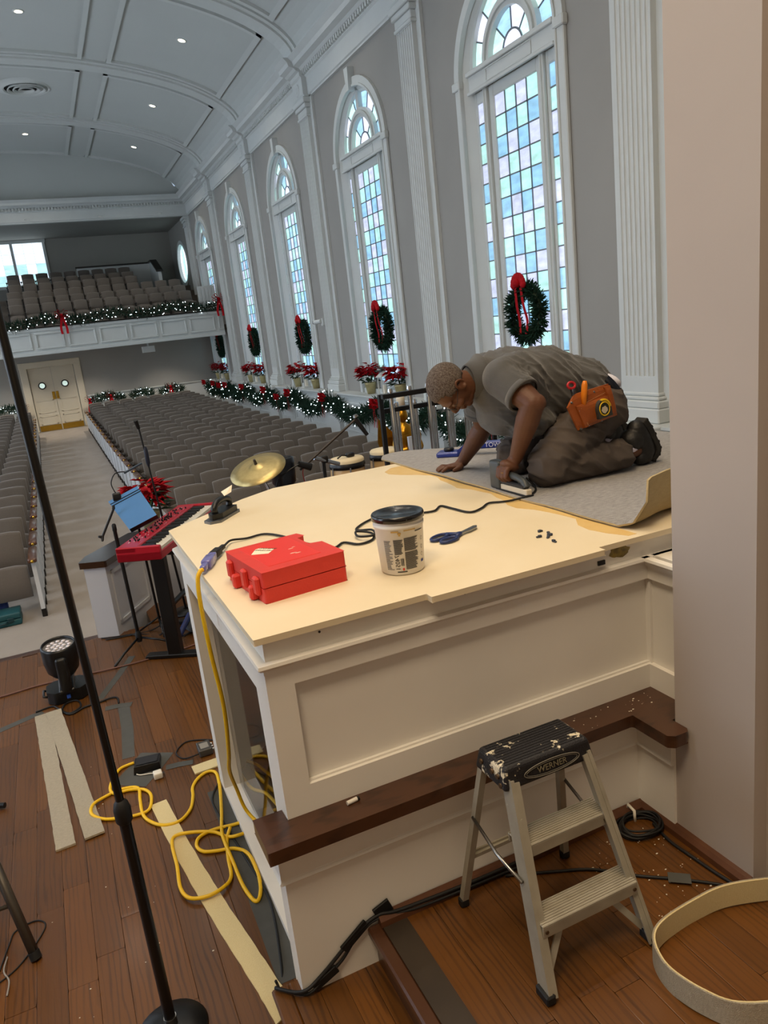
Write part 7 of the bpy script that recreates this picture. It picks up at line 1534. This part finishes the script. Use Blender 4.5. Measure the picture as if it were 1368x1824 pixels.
# spectacles
gl = MB()
for s_ in (-1, 1):
    gl.tube([H(s_ * 0.033 + 0.022 * math.cos(t), 0.103, 0.004 + 0.017 * math.sin(t)) for t in [2 * PI * i / 16 for i in range(16)]], 0.0016, 6, closed=True); gl.tube([H(s_ * 0.055, 0.101, 0.008), H(s_ * 0.077, 0.07, 0.012), H(s_ * 0.081, -0.01, 0.016), H(s_ * 0.080, -0.025, 0.004)], 0.0016, 6)
gl.tube([H(-0.011, 0.104, 0.008), H(0, 0.108, 0.010), H(0.011, 0.104, 0.008)], 0.0016, 6); GL = gl.build('spectacle_frame', M_BLACK, PS, True)
for s_ in (-1, 1): m_ = MB(); m_.add([H(s_ * 0.033 + 0.021 * math.cos(t), 0.103, 0.004 + 0.016 * math.sin(t)) for t in [2 * PI * i / 16 for i in range(16)]], [tuple(range(16))]); m_.build('lens', mat('spectacle_glass', 'ffffff', 0.02, trans=1.0, ior=1.1), GL, True)
for s_ in (-1, 1): m_ = MB(); m_.ball(H(s_ * 0.031, 0.078, 0.005), 0.0105, 12, 8); m_.build('eye', mat('eye', '8a7a70', 0.2), PS, True)
m_ = MB(); m_.tube([Vector((1.832 + 0.0, 2.903, 1.452)) + Vector((0.0125 * math.cos(t), 0.0125 * math.sin(t), 0.002)) for t in [2 * PI * i / 16 for i in range(16)]], 0.0022, 6, closed=True); m_.build('ring', M_GOLD, PS, True)
# polo shirt
sh = MB()
sh.ball((2.03, 3.10, 1.815), 1.0, 28, 18, (0.20, 0.225, 0.185), Matrix.Rotation(math.radians(8), 3, 'Y')); sh.ball((2.20, 3.085, 1.79), 1.0, 28, 18, (0.22, 0.215, 0.195), Matrix.Rotation(math.radians(10), 3, 'Y')); sh.ball((2.37, 3.07, 1.735), 1.0, 28, 18, (0.20, 0.205, 0.185), Matrix.Rotation(math.radians(24), 3, 'Y'))
sh.ball((1.97, 3.10, 1.70), 1.0, 20, 14, (0.10, 0.17, 0.11)); sh.ball((2.06, 3.03, 1.655), 1.0, 20, 14, (0.14, 0.16, 0.085))
chain(sh, [(Vector((1.95, 3.10, 1.86)), 0.125), (Vector((1.90, 3.11, 1.875)), 0.095), (Vector((1.862, 3.115, 1.875)), 0.080)], 22)
for (S0, E0_, k) in ((S_, E_, 0.66), (S2, E2, 0.62)):
    c = S0.lerp(E0_, k); d = (E0_ - S0).normalized(); cap(sh, Vector((2.0, S0.y * 0.7 + 3.1 * 0.3, 1.85)), 0.13, S0, 0.092, 22); sh.cyl(S0, c, 0.090, 0.082, 24); sh.ball(S0, 0.092, 22, 14)
def shirt_fold(p):
    a = Vector(((p.x * 0.75 + p.z * 0.66) * 22, p.y * 6, (p.z * 0.75 - p.x * 0.66) * 5)); b = Vector(((p.x * 0.55 + p.z * 0.83) * 34 + 3.1, p.y * 11, (p.z * 0.55 - p.x * 0.83) * 8))
    rid = lambda q: (1 - min(1, abs(mnoise.noise(q)) * 2.6)) ** 2
    f = 0.012 * rid(a) + 0.004 * rid(b) - 0.006 + mnoise.noise(p * 14) * 0.006
    if p.x < 1.99 and p.y < 2.99: f += 0.010 * rid(Vector((p.x * 14, p.y * 9, p.z * 26))) - 0.003
    return f * smooth(1.84, 1.95, p.x)
shm = displace(remesh(sh, 0.0065, 7, 0.5), shirt_fold)
link('polo_shirt', shm, M_SHIRT, PS, True)
# sleeve hems and collar
for (S0, E0_, k, nm) in ((S_, E_, 0.66, 'sleeve_hem'), (S2, E2, 0.62, 'sleeve_hem')):
    c = S0.lerp(E0_, k); d = (E0_ - S0).normalized(); a = d.orthogonal().normalized(); b = d.cross(a); m_ = MB()
    prof = [(0.078, -0.016), (0.0855, -0.016), (0.0855, 0.008), (0.083, 0.011), (0.076, 0.010)]
    m_.lathe(prof, c, 28, Matrix((a, b, d)).transposed()); m_.build(nm, M_SHIRT, PS, True)
nd = (Vector((1.90, 3.11, 1.875)) - H(0, -0.02, -0.05)).normalized(); a = nd.orthogonal().normalized(); b = nd.cross(a); m_ = MB()
m_.lathe([(0.070, -0.036), (0.076, -0.040), (0.090, -0.005), (0.114, 0.032), (0.108, 0.038), (0.085, 0.004), (0.072, -0.026)], Vector((1.848, 3.115, 1.872)), 28, Matrix((a, b, nd)).transposed()); m_.build('collar', M_SHIRT, PS, True)
# trousers
tr_ = MB()
tr_.ball((2.45, 3.055, 1.665), 1.0, 24, 16, (0.15, 0.195, 0.155), Matrix.Rotation(math.radians(20), 3, 'Y'))
for y, kx, ax, hy_ in ((2.83, 2.005, 2.455, 2.935), (3.17, 2.04, 2.57, 3.165)):
    chain(tr_, [(Vector((2.43, hy_, 1.655)), 0.128), (Vector((2.24, lerp(hy_, y, 0.5), 1.585)), 0.112), (Vector((kx + 0.02, y, ZK + 0.098)), 0.092), (Vector((kx + 0.0, y, ZK + 0.072)), 0.070)], 22)
    chain(tr_, [(Vector((kx + 0.0, y, ZK + 0.070)), 0.068), (Vector((kx + 0.18, y, ZK + 0.083)), 0.080), (Vector((ax - 0.03, y + 0.005, ZK + 0.078)), 0.074)], 22); tr_.cyl((ax - 0.03, y + 0.005, ZK + 0.078), (ax + 0.02, y + 0.005, ZK + 0.080), 0.074, 0.073, 24)
def trou_fold(p):
    a = Vector(((p.x * 0.6 + p.z * 0.8) * 24, p.y * 9, (p.x * 0.8 - p.z * 0.6) * 6)); return (0.014 * (1 - min(1, abs(mnoise.noise(a)) * 2.6)) ** 2 - 0.005 + mnoise.noise(p * 11) * 0.007) * smooth(ZK + 0.005, ZK + 0.05, p.z)
tm = displace(remesh(tr_, 0.0075, 5, 0.5), trou_fold)
for v in tm.vertices: v.co.z = max(v.co.z, ZK + 0.001)
link('trousers', tm, M_TROU, PS, True)
# belt and white undershirt showing at the back
m_ = MB(); Mb = Matrix.Rotation(math.radians(58), 3, 'Y')
m_.lathe([(1.0, -0.018), (1.02, -0.018), (1.02, 0.018), (1.0, 0.018)], (0, 0, 0), 40); m_.v = [tuple(Vector((2.475, 3.055, 1.735)) + Mb @ Vector((x * 0.150, y * 0.190, z))) for x, y, z in m_.v]; m_.build('belt', mat('navy_belt', '10131f', 0.4), PS, True)
m_ = MB(); m_.ball((2.497, 3.0, 1.776), 1.0, 18, 12, (0.062, 0.12, 0.038), Matrix.Rotation(math.radians(42), 3, 'Y')); m_.build('undershirt', mat('white_cotton', 'cfcfdc', 0.9), PS, True)
# socks and shoes
for y, ax, tilt in ((2.845, 2.475, 0.0), (3.175, 2.59, 0.0)):
    m_ = MB(); m_.tube([(ax - 0.06, y, ZK + 0.080), (ax + 0.03, y, ZK + 0.090), (ax + 0.075, y, ZK + 0.12)], 0.047, 16); m_.build('sock', mat('pale_sock', 'b9b4c4', 0.9), PS, True)
    s0 = MB(); bx_ = ax + 0.095
    chain(s0, [(Vector((bx_ - 0.010, y, ZK + 0.180)), 0.048), (Vector((bx_ + 0.010, y, ZK + 0.125)), 0.055), (Vector((bx_ + 0.032, y, ZK + 0.072)), 0.056), (Vector((bx_ + 0.028, y, ZK + 0.050)), 0.050)], 18); s0.ball((bx_ - 0.040, y, ZK + 0.130), 0.060, 16, 12); s0.ball((bx_ + 0.005, y, ZK + 0.043), 1.0, 16, 10, (0.045, 0.048, 0.040))
    sm_ = remesh(s0, 0.005, 3)
    for v in sm_.vertices: v.co.z = max(v.co.z, ZK + 0.002)
    SH = link('shoe_upper', sm_, M_SHOE, PS, True)
    m_ = MB(); Ps = spline([(bx_ + 0.010, 0, ZK + 0.222), (bx_ + 0.050, 0, ZK + 0.165), (bx_ + 0.078, 0, ZK + 0.105), (bx_ + 0.085, 0, ZK + 0.060), (bx_ + 0.060, 0, ZK + 0.018)], 5); Wd = [0.034, 0.038, 0.040, 0.040, 0.039, 0.038, 0.037, 0.038, 0.041, 0.044, 0.046, 0.048, 0.049, 0.050, 0.050, 0.049, 0.047, 0.044, 0.040, 0.036, 0.030]
    vs = []; nn = len(Ps)
    for i, p in enumerate(Ps):
        t = (Ps[min(nn - 1, i + 1)] - Ps[max(0, i - 1)]).normalized(); o_ = Vector((-t.z, 0, t.x)); w = Wd[min(i, len(Wd) - 1)]; th = 0.020 if i < 8 else 0.015
        for (sy, so) in ((-1, -0.012), (1, -0.012), (1, th), (-1, th)): vs.append(p + Vector((0, y, 0)) + Vector((0, sy * w, 0)) + o_ * (-so if o_.x < 0 else so))
    m_.add(vs, [(4 * i + k, 4 * i + (k + 1) % 4, 4 * (i + 1) + (k + 1) % 4, 4 * (i + 1) + k) for i in range(nn - 1) for k in range(4)] + [(3, 2, 1, 0), (4 * nn - 4, 4 * nn - 3, 4 * nn - 2, 4 * nn - 1)]); so = m_.build('sole', mat('rubber_sole', '1c1a17', 0.7), SH, True); bev(so, 0.004)
    for k in range(7):
        i = int(1 + k * (nn - 3) / 6); p = Ps[i]; t = (Ps[min(nn - 1, i + 1)] - Ps[max(0, i - 1)]).normalized(); o_ = Vector((-t.z, 0, t.x)); o_ = -o_ if o_.x < 0 else o_; w = Wd[min(i, 20)] * 0.95
        m_ = MB(); c = p + Vector((0, y, 0)) + o_ * (0.020 if i < 8 else 0.016); vv = []
        for dz in (0, 0.003):
            for (sy, st) in ((-1, -0.006), (1, -0.006), (1, 0.006), (-1, 0.006)): vv.append(c + Vector((0, sy * w, 0)) + t * st + o_ * dz)
        m_.add(vv, [(0, 3, 2, 1), (4, 5, 6, 7), (0, 1, 5, 4), (1, 2, 6, 5), (2, 3, 7, 6), (3, 0, 4, 7)]); m_.build('tread_lug', mat('rubber_sole', '1c1a17', 0.7), SH, True)
# ================================================================ tool pouch and the tools in it
M_LEA = mat('tan_leather', '9a4f1c', 0.45, var=0.5, vscale=16, col2='6e3510', bump=0.15, bscale=120)
tpo = empty('tool_pouch', (2.24, 2.79, 1.61), label='tan leather tool pouch worn on the near hip', cat='tool pouch')
TL, TR, BR, BL = Vector((2.085, 2.775, 1.765)), Vector((2.36, 2.800, 1.790)), Vector((2.392, 2.795, 1.640)), Vector((2.155, 2.768, 1.608))
pn = (TR - TL).cross(BL - TL).normalized(); pn = pn if pn.y < 0 else -pn
def on_pouch(u, v, h=0.0): return (TL.lerp(TR, u)).lerp(BL.lerp(BR, u), v) + pn * h
def pouch_slab(nm, u0, u1, v0, v1, h0, h1, m, cut=None):
    m_ = MB(); n = 8; vs = []
    for h in (h0, h1):
        for j in range(n + 1):
            for i in range(n + 1):
                u, v = lerp(u0, u1, i / n), lerp(v0, v1, j / n)
                if cut: v = max(v, cut(u))
                b = (1 - (2 * i / n - 1) ** 4) * (1 - (2 * j / n - 1) ** 4)
                vs.append(on_pouch(u, v, h + (0.012 * b if h == h1 else 0)))
    k = (n + 1) ** 2; fs = []
    for j in range(n):
        for i in range(n): a = j * (n + 1) + i; fs += [(a, a + n + 1, a + n + 2, a + 1), (k + a, k + a + 1, k + a + n + 2, k + a + n + 1)]
    for i in range(n): a = i; fs.append((a, a + 1, k + a + 1, k + a)); a = n * (n + 1) + i; fs.append((a + 1, a, k + a, k + a + 1)); a = i * (n + 1); fs.append((a + n + 1, a, k + a, k + a + n + 1)); a = i * (n + 1) + n; fs.append((a, a + n + 1, k + a + n + 1, k + a))
    m_.add(vs, fs, False); return m_.build(nm, m, tpo, True)
pouch_slab('back_panel', 0, 1, 0, 1, -0.006, 0.004, M_LEA, lambda u: 0.30 * max(0, 1 - u / 0.25)); pouch_slab('front_pocket', 0.12, 0.86, 0.32, 0.98, 0.006, 0.022, M_LEA); pouch_slab('side_gusset', 0.86, 1.0, 0.05, 1.0, 0.003, 0.014, M_LEA)
for (u, v) in ((0.10, 0.20), (0.63, 0.10), (0.15, 0.47), (0.22, 0.95), (0.55, 0.97), (0.95, 0.96), (0.05, 0.98)): m_ = MB(); p = on_pouch(u, v, 0.016 if 0.12 < u < 0.86 and v > 0.3 else 0.006); m_.cyl(p, p + pn * 0.008, 0.006, 0.004, 10); m_.build('rivet', M_STEEL, tpo, True)
m_ = MB()
for k in range(16): p = on_pouch(0.19, 0.42 + k * 0.033, 0.026); m_.ball(p, 0.0016, 5, 4)
for k in range(18): p = on_pouch(0.35 + k * 0.028, 0.30 - k * 0.006, 0.026 if k < 17 else 0.01); m_.ball(p, 0.0014, 5, 4)
tag(m_.build('stitching', mat('pale_thread', 'c9a678', 0.8), tpo, True), kind='stuff')
tm_ = empty('tape_measure', on_pouch(0.6, 0.62, 0.02), label='black and yellow tape measure clipped on the leather pouch', cat='tape measure')
e1 = (on_pouch(0.8, 0.6) - on_pouch(0.4, 0.6)).normalized(); e2 = pn.cross(e1).normalized(); e2 = e2 if e2.z > 0 else -e2; Mt = Matrix((e1, e2, pn)).transposed().to_4x4(); Mt.translation = on_pouch(0.60, 0.62, 0.020)
m_ = MB(); pts = [(-0.040, -0.040), (0.044, -0.040), (0.044, 0.0)] + [(0.042 * math.cos(t), 0.042 * math.sin(t)) for t in [PI * i / 12 for i in range(1, 12)]] + [(-0.042, 0.0)]
m_.prism(pts, 0, 0.030, Mt); bev(m_.build('case', mat('grey_rubber_case', '33332f', 0.6), tm_, True), 0.005, 2)
m_ = MB(); m_.tube([Mt @ Vector((0.030 * math.cos(2 * PI * i / 28), 0.030 * math.sin(2 * PI * i / 28), 0.031)) for i in range(28)], 0.0032, 6, closed=True); m_.tube([Mt @ Vector((0.040 * math.cos(t), 0.040 * math.sin(t), 0.026)) for t in [0.05 + 0.22 * i for i in range(9)]], 0.0065, 6); m_.build('yellow_trim', mat('yellow_plastic', 'd8b010', 0.35), tm_, True)
m_ = MB(); m_.cyl(Mt @ Vector((0, 0, 0.030)), Mt @ Vector((0, 0, 0.032)), 0.0275, n=24); m_.build('face_disc', mat('printed_disc', '1f2414', 0.5), tm_, True); m_ = MB(); m_.prism([(0.018 * math.cos(2 * PI * i / 20) * (1 + 0.12 * math.sin(i * 2.1)) - 0.002, 0.016 * math.sin(2 * PI * i / 20) * (1 + 0.12 * math.cos(i * 1.7)) - 0.004) for i in range(20)], 0.032, 0.0328, Mt); m_.build('worn_label', mat('worn_paper', 'bfb29c', 0.7), tm_, True)
kn = empty('utility_knife', on_pouch(0.33, 0.3, 0.012), label='orange handled knife standing in the leather pouch', cat='knife')
m_ = MB(); a, b = on_pouch(0.29, 0.40, 0.014), Vector((2.205, 2.768, 1.825)); m_.tube([a, a.lerp(b, 0.5), a.lerp(b, 0.85), b], 0.011, 10, radii=[0.012, 0.0145, 0.0135, 0.008]); m_.build('handle', mat('orange_plastic', 'd97a10', 0.4), kn, True); m_ = MB(); m_.tube([a, a + (a - b).normalized() * 0.03], 0.006, 6); m_.build('blade_end', M_STEEL, kn, True)
pp = empty('pliers', (2.14, 2.79, 1.76), label='red handled pliers tucked behind the leather pouch', cat='pliers')
m_ = MB(); c = Vector((2.143, 2.785, 1.812)); m_.tube([c + Vector((0.020 * math.cos(t), 0.004 * math.sin(t), 0.014 * math.sin(t))) for t in [2 * PI * i / 14 for i in range(14)]], 0.006, 7, closed=True); m_.build('handle_loop', mat('red_grip', 'b3222c', 0.4), pp, True); m_ = MB(); m_.tube([c + Vector((0.004, 0, -0.016)), Vector((2.165, 2.79, 1.74))], 0.010, 8); m_.build('shank', mat('dark_steel', '4a4e58', 0.4, metal=0.8), pp, True)
